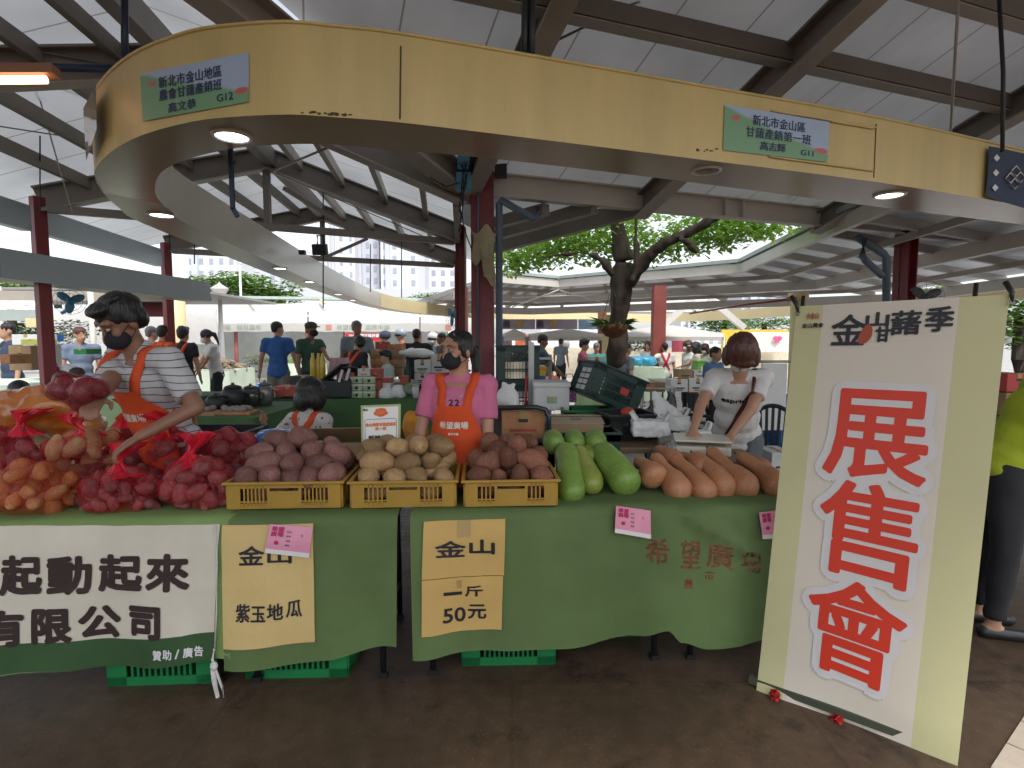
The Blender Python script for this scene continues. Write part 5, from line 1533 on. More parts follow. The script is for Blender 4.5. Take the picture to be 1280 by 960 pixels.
    # shirt
    if shirt:
        e = .012 * s + (.004 if detail < 2 else 0)
        c = MB()
        c.ell(u(0, .01, .04), V((.150 * st + e, .108 * st + e, .10)) * s, U3); c.ell(u(0, .0, .16), V((.132 * st + e, .100 * st + e, .15)) * s, U3); c.ell(u(0, .005, .33), V((.152 * st + e, .108 * st + e, .165)) * s, U3)
        c.tube([u(0, .005, -.10), u(0, .005, .16)], [(.155 * st + e) * s, (.140 * st + e) * s], 18) if False else c.ell(u(0, .008, -.03), V((.155 * st + e, .112 * st + e, .085)) * s, U3)
        c.cap(sh[-1] - V((0, 0, .008)), sh[1] - V((0, 0, .008)), .062 * s + e * .5, .062 * s + e * .5)
        c.cap(u(0, .016, .44), u(0, .010, .505), .085 * s, .066 * s)
        for q in (1, -1):
            el, wr = arms[q]
            k2 = .054 if female else .058
            if sleeve <= 1: p1 = sh[q].lerp(el, sleeve); c.tube([sh[q] - (el - sh[q]) * .05, sh[q].lerp(el, sleeve * .5), p1], [k2 * s * st ** .5, (k2 + .001) * s * st ** .5, (k2 + .001) * s * st ** .5], 14)
            else:
                c.cap(sh[q], el, .060 * s, .052 * s); c.tube([el, el.lerp(wr, .86)], [.052 * s, .040 * s], 12)
            c.ell(sh[q], V((.058, .060, .060) if female else (.064, .064, .064)) * s)
        sho = fuse('shirt', c, shirt, vox * 1.1, th, smooth=3, disp=noise_disp(.0065 if detail == 2 else .010, 13 if detail == 2 else 9, H * 10, (1, 1, .75)))
    if trousers:
        c = MB(); e = .010 * s
        c.ell(V((0, .01, hz + .01)), V((.158 * st, .115 * st, .12)) * s)
        for hp, kn, an in legs:
            c.cap(hp, kn, .094 * s * st ** .5, .070 * s); c.tube([kn, kn.lerp(an, .95)], [.070 * s, .056 * s], 14); c.ell(kn, V((.07, .07, .07)) * s)
        fuse('trousers', c, trousers, vox * 1.3, th, smooth=3, disp=noise_disp(.009, 8, H * 20))
        c = MB()
        for hp, kn, an in legs: c.cap(an + V((0, .035, -.05)), an + V((0, -.15, -.052)), .042 * s, .034 * s, flat=.9)
        for k_ in range(2):
            cc = MB(); hp, kn, an = legs[k_]; cc.cap(an + V((0, .035, -.05)), an + V((0, -.15, -.054)), .040 * s, .033 * s)
            fuse('shoe', cc, M_black, .014, th, smooth=2)
    # hair
    hm = hairmat or HBK
    if hair:
        c = MB()
        if hair == 'bob':
            c.ell(h_(0, .016, .042), V((.104, .118, .104)) * s, H3, 18, 12)
            for q in (-1, 1): c.ell(h_(q * .084, -.010, -.035), V((.036, .076, .100)) * s, H3)
            c.ell(h_(0, .074, -.045), V((.090, .058, .100)) * s, H3); c.ell(h_(.01, -.080, .056), V((.080, .034, .042)) * s, H3)
        elif hair == 'pony':
            c.ell(h_(0, .018, .034), V((.082, .098, .088)) * s, H3, 18, 12)
            c.cap(h_(0, .09, .02), h_(0, .135, -.02), .028 * s, .036 * s); c.cap(h_(0, .135, -.02), h_(.02, .12, -.22), .038 * s, .016 * s)
            for q in (-1, 1): c.ell(h_(q * .066, .02, .0), V((.020, .05, .045)) * s, H3)
        elif hair == 'long':
            c.ell(h_(0, .016, .036), V((.087, .100, .090)) * s, H3, 18, 12)
            for q in (-1, 1): c.cap(h_(q * .068, .02, .0), h_(q * .085, .02, -.2), .036 * s, .030 * s)
            c.cap(h_(0, .07, -.02), h_(0, .075, -.22), .06 * s, .055 * s)
        elif hair == 'full':
            c.ell(h_(0, .024, .050), V((.088, .106, .082)) * s, H3, 18, 12); c.ell(h_(0, .066, -.005), V((.074, .052, .072)) * s, H3)
            c.ell(h_(0, -.036, .100), V((.074, .062, .030)) * s, H3); c.ell(h_(.02, .02, .118), V((.06, .06, .024)) * s, H3)
            for q in (-1, 1): c.ell(h_(q * .076, .022, .022), V((.016, .036, .040)) * s, H3)
        else:
            c.ell(h_(0, .016, .040), V((.081, .098, .084)) * s, H3, 16, 10); c.ell(h_(0, .06, -.005), V((.066, .045, .06)) * s, H3)
        fuse('hair', c, hm, max(.008, vox * .9), th, smooth=2, disp=noise_disp(.0045 if detail == 2 else .007, 60 if detail == 2 else 30, 3, (1, 1, .16)))
    if cap:
        c = MB(); c.ell(h_(0, .010, .062), V((.090, .104, .066)) * s, H3, 18, 10); c.ell(h_(0, -.115, .045), V((.066, .060, .010)) * s, H3)
        fuse('cap', c, cap, .012, th, smooth=2)
    if helmet:
        c = MB(); c.ell(h_(0, .008, .052), V((.118, .130, .105)) * s, H3, 18, 10); fuse('helmet', c, helmet, .014, th, smooth=2)
        c = MB(); c.ell(h_(0, -.02, .012), V((.112, .118, .045)) * s, H3); fuse('visor', c, M_black, .014, th, smooth=2)
    if mask:
        c = MB(); c.ell(h_(0, -.056, -.050), V((.065, .064, .056)) * s, H3, 18, 12); c.ell(h_(0, -.075, -.034), V((.040, .042, .034)) * s, H3)
        fuse('mask', c, mask, max(.007, vox * .6), th, smooth=4)
        if detail == 2:
            c = MB()
            for q in (-1, 1):
                c.tube([h_(q * .060, -.060, -.030), h_(q * .074, -.02, -.012), h_(q * .084, .014, .008), h_(q * .080, .026, -.02), h_(q * .07, -.01, -.055), h_(q * .055, -.06, -.075)], .0018, 5)
            part('mask_loop', c, mask, th)
    if detail == 2:
        for q in (-1, 1):
            c = MB(); c.ell(h_(q * .031, -.0795, .012), V((.0135, .010, .0065)) * s, H3, 12, 8); part('eye', c, mat('eye_white', (.6, .57, .53), .2), th)
            c = MB(); c.ell(h_(q * .031 - .002, -.0880, .012), V((.0062, .003, .0060)) * s, H3, 10, 6); part('iris', c, mat('dark_iris', (.012, .007, .005), .15), th)
            c = MB(); c.tube([h_(q * .014, -.0905, .034), h_(q * .031, -.0895, .041), h_(q * .052, -.078, .034)], [.0014, .0024, .0012], 6); part('eyebrow', c, hm, th)
            c = MB(); c.tube([h_(q * .017, -.0875, .014), h_(q * .031, -.0905, .0195), h_(q * .047, -.083, .013)], .0011, 5); part('eyelash', c, HBK, th)
    info = dict(u=u, U=U, h=h_, arms=arms, th=th, s=s, sh=sh, body=body, shirt=sho if shirt else None)
    if apron or straps:
        bv = bvh_of(sho); am = apron or straps
        tm = MB(); e_ = .020 * s
        tm.ell(u(0, .01, .04), V((.150 * st + e_, .108 * st + e_, .10)) * s, U3); tm.ell(u(0, .0, .16), V((.132 * st + e_, .100 * st + e_, .16)) * s, U3); tm.ell(u(0, .005, .33), V((.152 * st + e_, .108 * st + e_, .17)) * s, U3); tm.ell(u(0, .008, -.03), V((.155 * st + e_, .112 * st + e_, .09)) * s, U3); tm.ell(u(0, .01, .25), V((.142 * st + e_, .106 * st + e_, .16)) * s, U3)
        tv = BVHTree.FromPolygons(tm.v, tm.f)
        if apron:
            topz, tw, bw = .355, .088, (.145 if female else .180)
            def fz(a, k):
                # k 0 top .. 1 bottom, a -1..1
                z = topz - k * (topz + .42)
                wz = tw + (bw - tw) * min(1, max(0, (topz - .02 - z) / .17)) ** .8
                return a * wz, z
            vs = {}; nx, nz = 16, 30; U3i = U.to_3x3()
            prevy = None
            mb = MB(); pts = []
            for j in range(nz + 1):
                row = []
                for i in range(nx + 1):
                    x, z = fz(-1 + 2 * i / nx, j / nz)
                    o = u(x * st ** .5, -.6, z); d_ = (U3i @ V((0, 1, 0))).normalized()
                    hit = tv.ray_cast(o, d_, 1.4) if z > -.08 else (None,)
                    if hit[0] is not None: q = hit[0] - d_ * .010
                    else:
                        q0 = u(x * st ** .5, -.135 * st - .01 + .06 * (x / .185) ** 2, max(z, -.09)); q = V((q0.x, q0.y, q0.z)) + V((0, 0, -1)) * (max(0, -.09 - z) * s)
                    row.append(q)
                pts.append(row)
            # gentle smoothing keeps the bib taut
            for _ in range(2):
                np_ = [[p.copy() for p in r] for r in pts]
                for j in range(1, nz):
                    for i in range(1, nx):
                        av = (pts[j - 1][i] + pts[j + 1][i] + pts[j][i - 1] + pts[j][i + 1]) / 4
                        np_[j][i] = pts[j][i] * .5 + av * .5
                pts = np_
            flat = [p for r in pts for p in r]
            mb.add(flat, [(j * (nx + 1) + i, j * (nx + 1) + i + 1, (j + 1) * (nx + 1) + i + 1, (j + 1) * (nx + 1) + i) for j in range(nz) for i in range(nx)], True)
            part('apron', mb, am, th)
            info['apts'] = pts
        for q in (-1, 1):
            if apron: c = strap(bv, [u(q * .085, -.16, .34), u(q * .092, -.15, .42), u(q * .098, -.09, .52), u(q * .095, .03, .56), u(q * .06, .13, .45), u(-q * .03, .15, .28), u(-q * .12, .14, .10)], .050 * s)
            else: c = strap(bv, [u(q * .095, -.14, .36), u(q * .10, -.09, .50), u(q * .098, .03, .56), u(q * .07, .13, .44), u(0, .15, .30), u(-q * .12, .14, .12)], .052 * s)
            part('apron_strap', c, am, th)
    return info

M_pinkt = cl('pink_tshirt', (.62, .165, .30), .05)
M_maskb = cl('black_mask', (.017, .018, .022)); M_maskw = cl('white_mask', (.62, .66, .68), .03); M_maskg = cl('pale_green_mask', (.45, .62, .55), .03)
M_jean = cl('grey_jeans', (.13, .15, .17)); M_dark = cl('dark_trousers', (.016, .017, .022)); M_khaki = cl('khaki_trousers', (.22, .21, .17))
M_wt = cl('white_tshirt', (.70, .69, .68), .03)

# ---- seller in pink
W1 = person('woman in pink shirt and orange apron with black mask looking aside behind the middle crates', (-.285, 3.00, 0), R(-8), 1.555, True, head=(R(-36), R(6), 0), skin=SK, shirt=M_pinkt, trousers=M_dark, hair='pony', detail=2,
            mask=M_maskb, apron=C_OR, lh=(.13, -.10, .80), rh=(-.20, -.12, .80), elbows=((.9, .35, 0), (-.9, .35, 0)), sleeve=.72, stout=1.2)
def apron_text(info, body, x, z, w_, h_, m, bold=.0, nm='apron_lettering'):
    pts = info['apts']; nz, nx = len(pts) - 1, len(pts[0]) - 1
    bv = BVHTree.FromPolygons([p for r in pts for p in r], [(j * (nx + 1) + i, j * (nx + 1) + i + 1, (j + 1) * (nx + 1) + i + 1, (j + 1) * (nx + 1) + i) for j in range(nz) for i in range(nx)])
    u = info['u']; d_ = (info['U'].to_3x3() @ V((0, 1, 0))).normalized()
    def fn(a, b, l):
        o = u(x + a, -.7, z + b); hit = bv.ray_cast(o, d_, 1.5)
        return (hit[0] if hit[0] is not None else o + d_ * .55) - d_ * (.003 + l)
    tx = MB(); letter_mb(tx, body, w_, h_, fn, bold=bold, nb=4, cut=.03)
    part(nm, tx, m, info['th'])
M_wprint = mat('white_apron_print', (.75, .70, .62), .7, 0)
apron_text(W1, '希望廣場', .0, .245, .165, .040, M_wprint, .0012)
apron_text(W1, '農民市集', .0, .195, .06, .014, M_wprint, .0004)
bv = bvh_of(W1['shirt']); u = W1['u']
mb = MB(); c_ = []
for i in range(9):
    a = R(-62 + 124 * i / 8); hit = bv.find_nearest(u(.085 * math.sin(a), -.11, .475 - .075 * math.cos(a))); c_.append(hit[0] + hit[1] * .002)
mb.tube(c_, .0016, 5); part('necklace', mb, mat('silver', (.7, .7, .7), .2, metal=1.0), W1['th'])
for a, x in (('2', -.018), ('2', .018)):
    d_ = (W1['U'].to_3x3() @ V((0, 1, 0))).normalized()
    def fn(p, q, l, x=x):
        hit = bv.ray_cast(u(x + p, -.7, .372 + q), d_, 1.5); return hit[0] - d_ * (.002 + l)
    tx = MB(); letter_mb(tx, a, .024, .034, fn, bold=.002, nb=4); part('shirt_print', tx, M_ink, W1['th'])
mb = MB(); h_ = W1['h']
for q in (-1, 1): mb2 = MB().tube([h_(q * .080, .008, -.038), h_(q * .083, .006, -.062)], .0028, 5); part('earring', mb2, MATS['silver'], W1['th'])

# ---- man in striped shirt reaching over the heap
rzm = R(-24)
def tolocal(p, loc, rz):
    return Matrix.Rotation(-rz, 3, 'Z') @ (V(p) - V(loc))
lm = (-1.80, 2.93, 0)
MN = person('man in grey striped polo shirt and orange apron bending over the netted sweet potatoes', lm, rzm, 1.745, False, lean=R(17), head=(R(-8), R(20), R(0)), skin=SKD, shirt=stripe_mat(), trousers=M_dark, hair='full', detail=2, mask=M_maskb, apron=C_OR,
            lh=tolocal(at(176, 545, 2.52), lm, rzm), rh=tolocal(at(122, 498, 2.42), lm, rzm), elbows=((.8, .6, -.2), (-.5, .5, -.7)), sleeve=.80, stout=1.12)
apron_text(MN, '希望廣場', .0, .22, .165, .040, M_wprint, .0012)
mb = MB(); cp = at(96, 489, 2.36); random.seed(9)
th = thing('net_bag', 'small net bag of dark purple sweet potatoes held up by the man in stripes', 'net bag', (cp.x, cp.y, cp.z - .1))
for k in range(15):
    d_ = V((random.gauss(0, 1), random.gauss(0, 1), random.gauss(0, .8))).normalized(); p = cp + V((d_.x * .085, d_.y * .06, d_.z * .055))
    potato(p, random.uniform(.024, .032), 'red', 'dark sweet potato in the net bag the man in stripes holds up', 'dark sweet potatoes in the held net bag', tilt=random.uniform(0, 3)).active_material
    mb.ell(p, (.045, .045, .045), n=10, m=7)
mb.ell(cp, (.085, .06, .055)); fuse('net', mb, net_mat('dark_red_net', (.28, .02, .03), .25, .6), .012, th, smooth=4, world=True)
mb = MB(); hp = at(119, 494, 2.40)
mb.tube([cp + V((.05, 0, .03)), hp + V((.0, -.02, .0)), hp + V((.03, -.03, -.03)), hp + V((.02, -.04, -.09))], [.03, .014, .012, .018], 7); fuse('gathered_neck', mb, M_neck, .008, th, smooth=2, world=True)

# ---- woman in white at the scale
lw_ = (1.50, 3.72, 0); rzw = R(-18)
W2 = person('woman with auburn bob in white printed T-shirt looking down beside the weighing scale', lw_, rzw, 1.60, True, lean=R(24), head=(R(-6), R(52), R(4)), skin=SK, shirt=M_wt, trousers=M_jean, hair='bob', hairmat=HBR, detail=2, mask=M_maskw,
            lh=tolocal(at(912, 548, 3.25), lw_, rzw), rh=tolocal(at(866, 540, 3.28), lw_, rzw), elbows=((.9, .5, -.2), (-.7, .6, -.3)), sleeve=.62, stout=1.08)
bv = bvh_of(W2['shirt']); u = W2['u']
d_ = (W2['U'].to_3x3() @ V((0, 1, 0))).normalized(); Q = []
for q in (u(.05, .14, .38), u(.088, .09, .50), u(.092, .02, .545)):
    hit = bv.find_nearest(q); Q.append((hit[0] + hit[1] * .008, hit[1]))
for k in range(15):
    f = k / 14; hit = bv.ray_cast(u(.090 - .20 * f, -.7, .485 - .52 * f), d_, 1.6)
    if hit[0] is not None: Q.append((hit[0] - d_ * .010, -d_))
c = MB(); vs = []
for i, (q, n_) in enumerate(Q):
    t = (Q[min(i + 1, len(Q) - 1)][0] - Q[max(i - 1, 0)][0]).normalized(); sd = t.cross(n_).normalized()
    vs += [q - sd * .014 - n_ * .006, q - sd * .014, q + sd * .014, q + sd * .014 - n_ * .006]
c.add(vs, [(4 * i + k, 4 * i + k + 1, 4 * i + 5 + k, 4 * i + 4 + k) for i in range(len(Q) - 1) for k in range(3)], True)
part('bag_strap', c, mat('dark_red_leather', (.075, .015, .014), .45), W2['th'])
d_ = (W2['U'].to_3x3() @ V((0, 1, 0))).normalized()
def fn(p, q, l):
    hit = bv.ray_cast(u(-.040 + p, -.7, .35 + q), d_, 1.6)
    return (hit[0] if hit[0] is not None else u(-.03 + p, -.15, .30 + q)) - d_ * (.002 + l)
tx = MB(); letter_mb(tx, 'esprit', .145, .038, fn, bold=.0022, nb=5, cut=.03); part('shirt_print', tx, M_ink, W2['th'])
mb = MB(); q0 = u(-.10, -.11, -.12); mb.box(q0, (.15, .06, .14), Matrix.Rotation(.3, 3, 'Y')); part('shoulder_bag', mb, mat('dark_bag_leather', (.03, .014, .016), .5), W2['th'], bevel=.02)

# ---- passer-by at the right edge
lp = (2.50, 2.84, 0)
person('person in lime green shirt and black trousers right of the tall banner', lp, R(72), 1.60, True, lean=R(27), skin=SK, shirt=cl('lime_shirt', (.34, .42, .02), .12), trousers=M_dark, hair='bob', detail=1,
       rh=(-.16, -.36, .92), lh=(.16, -.36, .92), elbows=((.7, .5, -.3), (-.7, .5, -.3)), sleeve=1.0, stout=1.1, mask=M_maskw)

# ---- seated helper seen from behind
ls_ = (-1.50, 4.12, 0); rs_ = R(160)
W3 = person('seated woman seen from behind with black bob, spotted blouse and orange apron straps', ls_, rs_, 1.58, True, sit=True, head=(R(-15), R(8), 0), skin=SK, shirt=print_mat('spotted_blouse', (.60, .55, .52), (.10, .11, .13), 26, .22), trousers=M_dark, hair='bob', detail=1,
       straps=C_OR, rh=(.0, 0, 0) if False else tolocal(at(322, 527, 4.05), ls_, rs_) if False else None, lh=tolocal(at(330, 528, 4.0), ls_, rs_), sleeve=.9)

# ---- people further back
def bgp(u_, Y, label, vtop=None, H=None, rz=0, sit=False, **kw):
    x = (u_ - 640) / FPX * Y
    if H is None: H = EYE + (429 - vtop) * Y / 700.0 + .01
    z = 0
    kw.setdefault('detail', 1 if Y < 9 else 0)
    return person(label, (x, Y, 0), rz, H, sit=sit, **kw)
c_blue = cl('royal_blue_tshirt', (.035, .12, .36)); c_grn = cl('bottle_green_polo', (.035, .085, .06)); c_gry = cl('grey_tshirt', (.20, .24, .28)); c_blk = cl('black_tshirt', (.02, .02, .026)); c_teal = cl('teal_shirt', (.03, .22, .24)); c_pkp = print_mat('pink_print_shirt', (.52, .14, .20), (.65, .4, .42), 30, .2)
c_wht = cl('white_blouse', (.62, .62, .60), .04); c_navy = cl('navy_shirt', (.03, .045, .09)); c_slt = cl('slate_shirt', (.07, .12, .16)); c_cor = cl('coral_shirt', (.45, .14, .10)); c_mint = cl('pale_mint_hoodie', (.45, .55, .52), .05)
bgp(348, 9.6, 'man in royal blue T-shirt and khaki trousers standing with his back to the stall', 404, rz=R(190), head=(R(-50), 0, 0), skin=SK, shirt=c_blue, trousers=M_khaki, lh=(.33, -.05, .92), rh=(-.33, -.05, .92))
bgp(389, 9.3, 'man in dark green polo and brown cap pointing to the right', 405, rz=R(60), head=(R(0), 0, 0), skin=SKD, shirt=c_grn, trousers=M_dark, cap=cl('brown_cap', (.08, .06, .04)), mask=M_maskb, lh=(-.05, -.48, 1.22), stout=1.1)
bgp(447, 9.9, 'grey haired man in grey T-shirt standing behind the red notice banner', 403, rz=R(20), head=(R(20), 0, 0), skin=SKD, shirt=c_gry, trousers=M_dark, hairmat=HGR, stout=1.1)
bgp(440, 8.35, 'seller in black T-shirt with crossed orange apron straps leaning over boxes', H=1.60, rz=R(150), lean=R(12), head=(R(60), R(10), 0), skin=SK, shirt=c_blk, trousers=M_dark, straps=C_OR, mask=M_maskw, hair='full')
bgp(484, 8.2, 'child in pale mint hoodie with dark hair among the boxes', H=1.38, rz=R(-60), head=(0, R(15), 0), skin=SKL, shirt=c_mint, trousers=M_dark, hair='full', sleeve=1.2)
bgp(521, 10.2, 'broad man in black shirt seen from behind at the white awning stall', 413, rz=R(180), skin=SKD, shirt=c_blk, trousers=M_dark, stout=1.35)
bgp(483, 12.5, 'motorcyclist in dark helmet passing left of the broad man', 417, rz=R(-80), shirt=c_navy, trousers=M_dark, helmet=cl('dark_helmet', (.05, .06, .1)), hair=None)
bgp(503, 12.0, 'motorcyclist in pale blue helmet passing close to the broad man', 414, rz=R(-80), shirt=c_cor, trousers=M_dark, helmet=mat('pale_blue_helmet', (.35, .42, .5), .2), hair=None)
bgp(542, 12.0, 'motorcyclist in white helmet and white mask right of the broad man', 419, rz=R(-20), shirt=c_slt, trousers=M_dark, helmet=mat('white_helmet', (.7, .7, .7), .2), mask=M_maskw, hair=None)
bgp(553, 11.2, 'man in brown jacket partly hidden by the head of the woman in pink', 418, rz=R(-60), shirt=cl('brown_jacket', (.12, .07, .05)), trousers=M_dark, skin=SKD)
bgp(78, 5.5, 'seated woman with long dark hair and pale green mask at the left red column', H=1.56, sit=True, rz=R(10), head=(0, R(10), 0), shirt=cl('charcoal_top', (.05, .05, .06)), trousers=M_dark, hair='long', mask=M_maskg, rh=(-.1, -.35, .75), lh=(.1, -.35, .75), sleeve=1.2, female=True)
bgp(19, 4.7, 'seated person in white print blouse with short black hair at the far left', H=1.48, sit=True, rz=R(150), head=(R(20), R(14), 0), shirt=print_mat('grey_print_blouse', (.5, .5, .5), (.2, .18, .2), 18, .3), trousers=M_dark, hair='short')
bgp(14, 8.2, 'man in navy shirt standing at a far table by the left edge', 406, rz=R(-30), shirt=c_navy, trousers=M_dark, skin=SK)
bgp(102, 8.6, 'person in slate blue shirt behind the green trays left of the man in stripes', 411, rz=R(40), head=(R(30), R(10), 0), shirt=cl('slate_blue_shirt', (.16, .20, .30)), trousers=M_dark, hairmat=HBR)
bgp(204, 8.6, 'seller with orange straps just behind the shoulder of the man in stripes', 409, rz=R(160), head=(R(20), 0, 0), shirt=cl('orange_top', (.6, .12, .03)), trousers=M_dark, straps=C_OR)
bgp(230, 9.2, 'seller in black top with crossed orange straps beside the heap of dried goods', 411, rz=R(175), shirt=c_blk, trousers=M_dark, straps=C_OR, hair='full')
bgp(190, 9.6, 'grey haired person in pale shirt in the gap behind the two orange sellers', 410, rz=R(150), shirt=c_gry, trousers=M_dark, hairmat=HGR)
bgp(270, 10.0, 'woman in white blouse and mask leaning over the table of dried goods', 413, rz=R(-50), lean=R(10), head=(R(-20), R(15), 0), shirt=c_wht, trousers=M_dark, mask=M_maskw, female=True, hair='pony', lh=(.1, -.4, .85), rh=(-.1, -.4, .85))
bgp(677, 9.5, 'man in slate shirt standing behind the grey post and green crate', 420, rz=R(100), head=(0, R(15), 0), shirt=c_slt, trousers=M_dark, skin=SKD, lh=(.1, -.35, .95), rh=(-.1, -.35, .95))
bgp(689, 9.0, 'seated person in coral top in front of the man in slate shirt', H=1.5, sit=True, rz=R(-120), head=(0, R(10), 0), shirt=c_cor, trousers=M_dark)
bgp(701, 17, 'distant man in grey shirt beyond the coral seated person', 429 + 6, H=1.62, rz=R(150), shirt=c_gry, trousers=M_dark)
bgp(729, 10.5, 'woman in pink patterned shirt standing with a brown tray', 426, rz=R(70), head=(0, R(12), 0), shirt=c_pkp, trousers=M_dark, female=True, hair='full', lh=(.1, -.35, 1.0), rh=(-.1, -.35, 1.0))
bgp(745, 11.5, 'grey haired person in teal shirt behind the white carton left of the tree', 430, rz=R(10), head=(0, R(20), 0), shirt=c_teal, trousers=M_dark, hairmat=HGR)
bgp(777, 8.8, 'seller with orange apron straps bending right behind the tree trunk', H=1.5, rz=R(120), lean=R(8), shirt=c_gry, trousers=cl('blue_jeans', (.09, .13, .22)), straps=C_OR)
RG = None
bgp(810, 13, 'woman in white top with long hair just left of the courtyard red column', 428, rz=R(-30), shirt=c_wht, trousers=M_dark, female=True, hair='long', hairmat=HBR)
bgp(831, 12, 'seller in white top with red apron just right of the courtyard red column', 430, rz=R(180), shirt=c_wht, trousers=M_dark, straps=cl('red_apron', (.5, .03, .04)), lh=(.35, .0, 1.05))
bgp(860, 11.5, 'woman in white with brown hair and mask in the row of sellers, left one', 428, rz=R(-70), shirt=c_wht, trousers=M_dark, female=True, hair='bob', hairmat=HBR, mask=M_maskw, lh=(.1, -.35, 1.0))
bgp(870, 11.0, 'woman in white cap carrying an orange bag in the row of sellers', 430, rz=R(-100), shirt=cl('cream_blouse', (.6, .52, .46), .05), trousers=M_dark, female=True, hair='bob', cap=cl('white_cap', (.65, .62, .6)))
bgp(881, 11.5, 'woman in white with mask at the right end of the row of sellers', 432, rz=R(-40), shirt=c_wht, trousers=M_dark, female=True, hair='bob', hairmat=HBR, mask=M_maskw, head=(0, R(15), 0))
bgp(893, 7.5, 'dark haired person in blue shirt half hidden behind the woman with auburn bob', H=1.44, rz=R(40), shirt=cl('blue_shirt', (.10, .2, .4)), trousers=M_dark)
# ================================================================== things on and behind the stall
M_wood = mat('worn_wood_top', (.22, .15, .09), .45, .15, 3, dirt=.3, bump=.1)
M_alu = mat('galvanised_steel', (.38, .38, .38), .4, .15, 6, metal=.7)
M_wbox = mat('white_carton', (.62, .63, .64), .7, .06, 4, dirt=.08)
M_sty = mat('styrofoam', (.72, .73, .72), .8, .04, 6, bump=.1, bscale=120)
M_gbox = mat('pale_green_print_carton', (.36, .45, .27), .65, .3, 14)
M_rbox = mat('red_print_carton', (.40, .07, .055), .6, .3, 12)
M_obox = mat('orange_print_carton', (.42, .20, .09), .65, .25, 10)
M_bag = mat('white_plastic_film', (.88, .90, .90), .25, .04, 5, bump=.4, bscale=22, alpha=.96, trans=.15)
M_bluebag = mat('blue_plastic_film', (.02, .16, .52), .22, .25, 5, coat=.4, bump=.8, bscale=18)
M_yel = mat('yellow_plastic', (.70, .42, .03), .35, .08)
M_chair = mat('green_black_chair_plastic', (.012, .028, .030), .3, .1)
M_bluecr = mat('blue_plastic', (.02, .12, .42), .35, .1)
M_cl_b = mat('pale_green_cloth', (.40, .56, .30), .8, .12, 3, bump=.2, bscale=60)
M_cl_w = mat('mint_white_cloth', (.62, .72, .58), .8, .1, 3)
M_cl_d = mat('bottle_green_cloth', (.055, .125, .045), .8, .15, 3, bump=.2, bscale=60)
def pxbox(name, label, cat, u0, u1, v0, v1, Y, m, depth=.3, group=None, kind='carton', rz=0.0, print_m=None, tapem=None, topm=None):
    """box whose front face spans the given sight lines at depth Y"""
    a, b = at(u0, v1, Y), at(u1, v0, Y)
    W, H = b.x - a.x, b.z - a.z
    th = thing(name, label, cat, ((a.x + b.x) / 2, Y + depth / 2, a.z), rz, group)
    t_ = .004
    part('box_body', MB().box((0, 0, H / 2), (W, depth, H)), m, th, bevel=min(.006, H * .1))
    if kind == 'carton':
        part('tape', MB().box((0, 0, H + .001), (min(.05, W * .2), depth * .98, .003)).box((0, -depth / 2 - .001, H * .86), (min(.05, W * .2), .003, H * .28)), tapem or M_tape, th)
        if print_m:
            mb = MB(); mb.box((0, -depth / 2 - .0015, H * .30), (W * .62, .002, H * .10)).box((0, -depth / 2 - .0015, H * .15), (W * .42, .002, H * .06)); part('printed_label', mb, print_m, th)
        if H > .15:
            mb = MB(); mb.box((0, -depth / 2 - .001, H * .66), (W * .22, .003, .022)); part('hand_hole', mb, M_black, th)
    elif kind == 'foam':
        part('lid', MB().box((0, 0, H + .018), (W + .02, depth + .02, .04)), topm or m, th, bevel=.008)
        mb = MB(); mb.box((0, -depth / 2 - .0015, H * .45), (W * .3, .002, H * .3)); part('printed_label', mb, print_m or M_gbox, th)
    elif kind == 'gift':
        part('lid', MB().box((0, 0, H * .86), (W + .006, depth + .006, H * .26)), topm or M_rbox, th, bevel=.003)
        mb = MB(); mb.lathe([(.0001, 0), (min(W, H) * .22, .0005)], (0, -depth / 2 - .002, H * .42), 14, Matrix.Rotation(R(90), 3, 'X')); part('round_print', mb, print_m or M_card, th)
    return th
def sag_bag(u, v, Y, rx, ry, rz_, m, label, seed=0, vox=.012, knot=True, name='plastic_bag', group=None):
    p = at(u, v, Y); mb = MB(); mb.ell(p, (rx, ry, rz_))
    mb.ell(p + V((rx * .35, -.02, -rz_ * .3)), (rx * .7, ry * .9, rz_ * .7))
    if knot:
        mb.cap(p + V((0, 0, rz_ * .8)), p + V((-.03, 0, rz_ * 1.35)), .03, .012); mb.cap(p + V((.02, 0, rz_ * .8)), p + V((.05, 0, rz_ * 1.3)), .025, .010)
    o = fuse(name, mb, m, vox, None, smooth=2, disp=lambda q, n_: n_ * (.016 * noise.noise(q * 11 + V((seed, 0, 0))) + .006 * noise.noise(q * 31 + V((0, seed, 0)))))
    return tag(o, label, 'plastic bag', group)
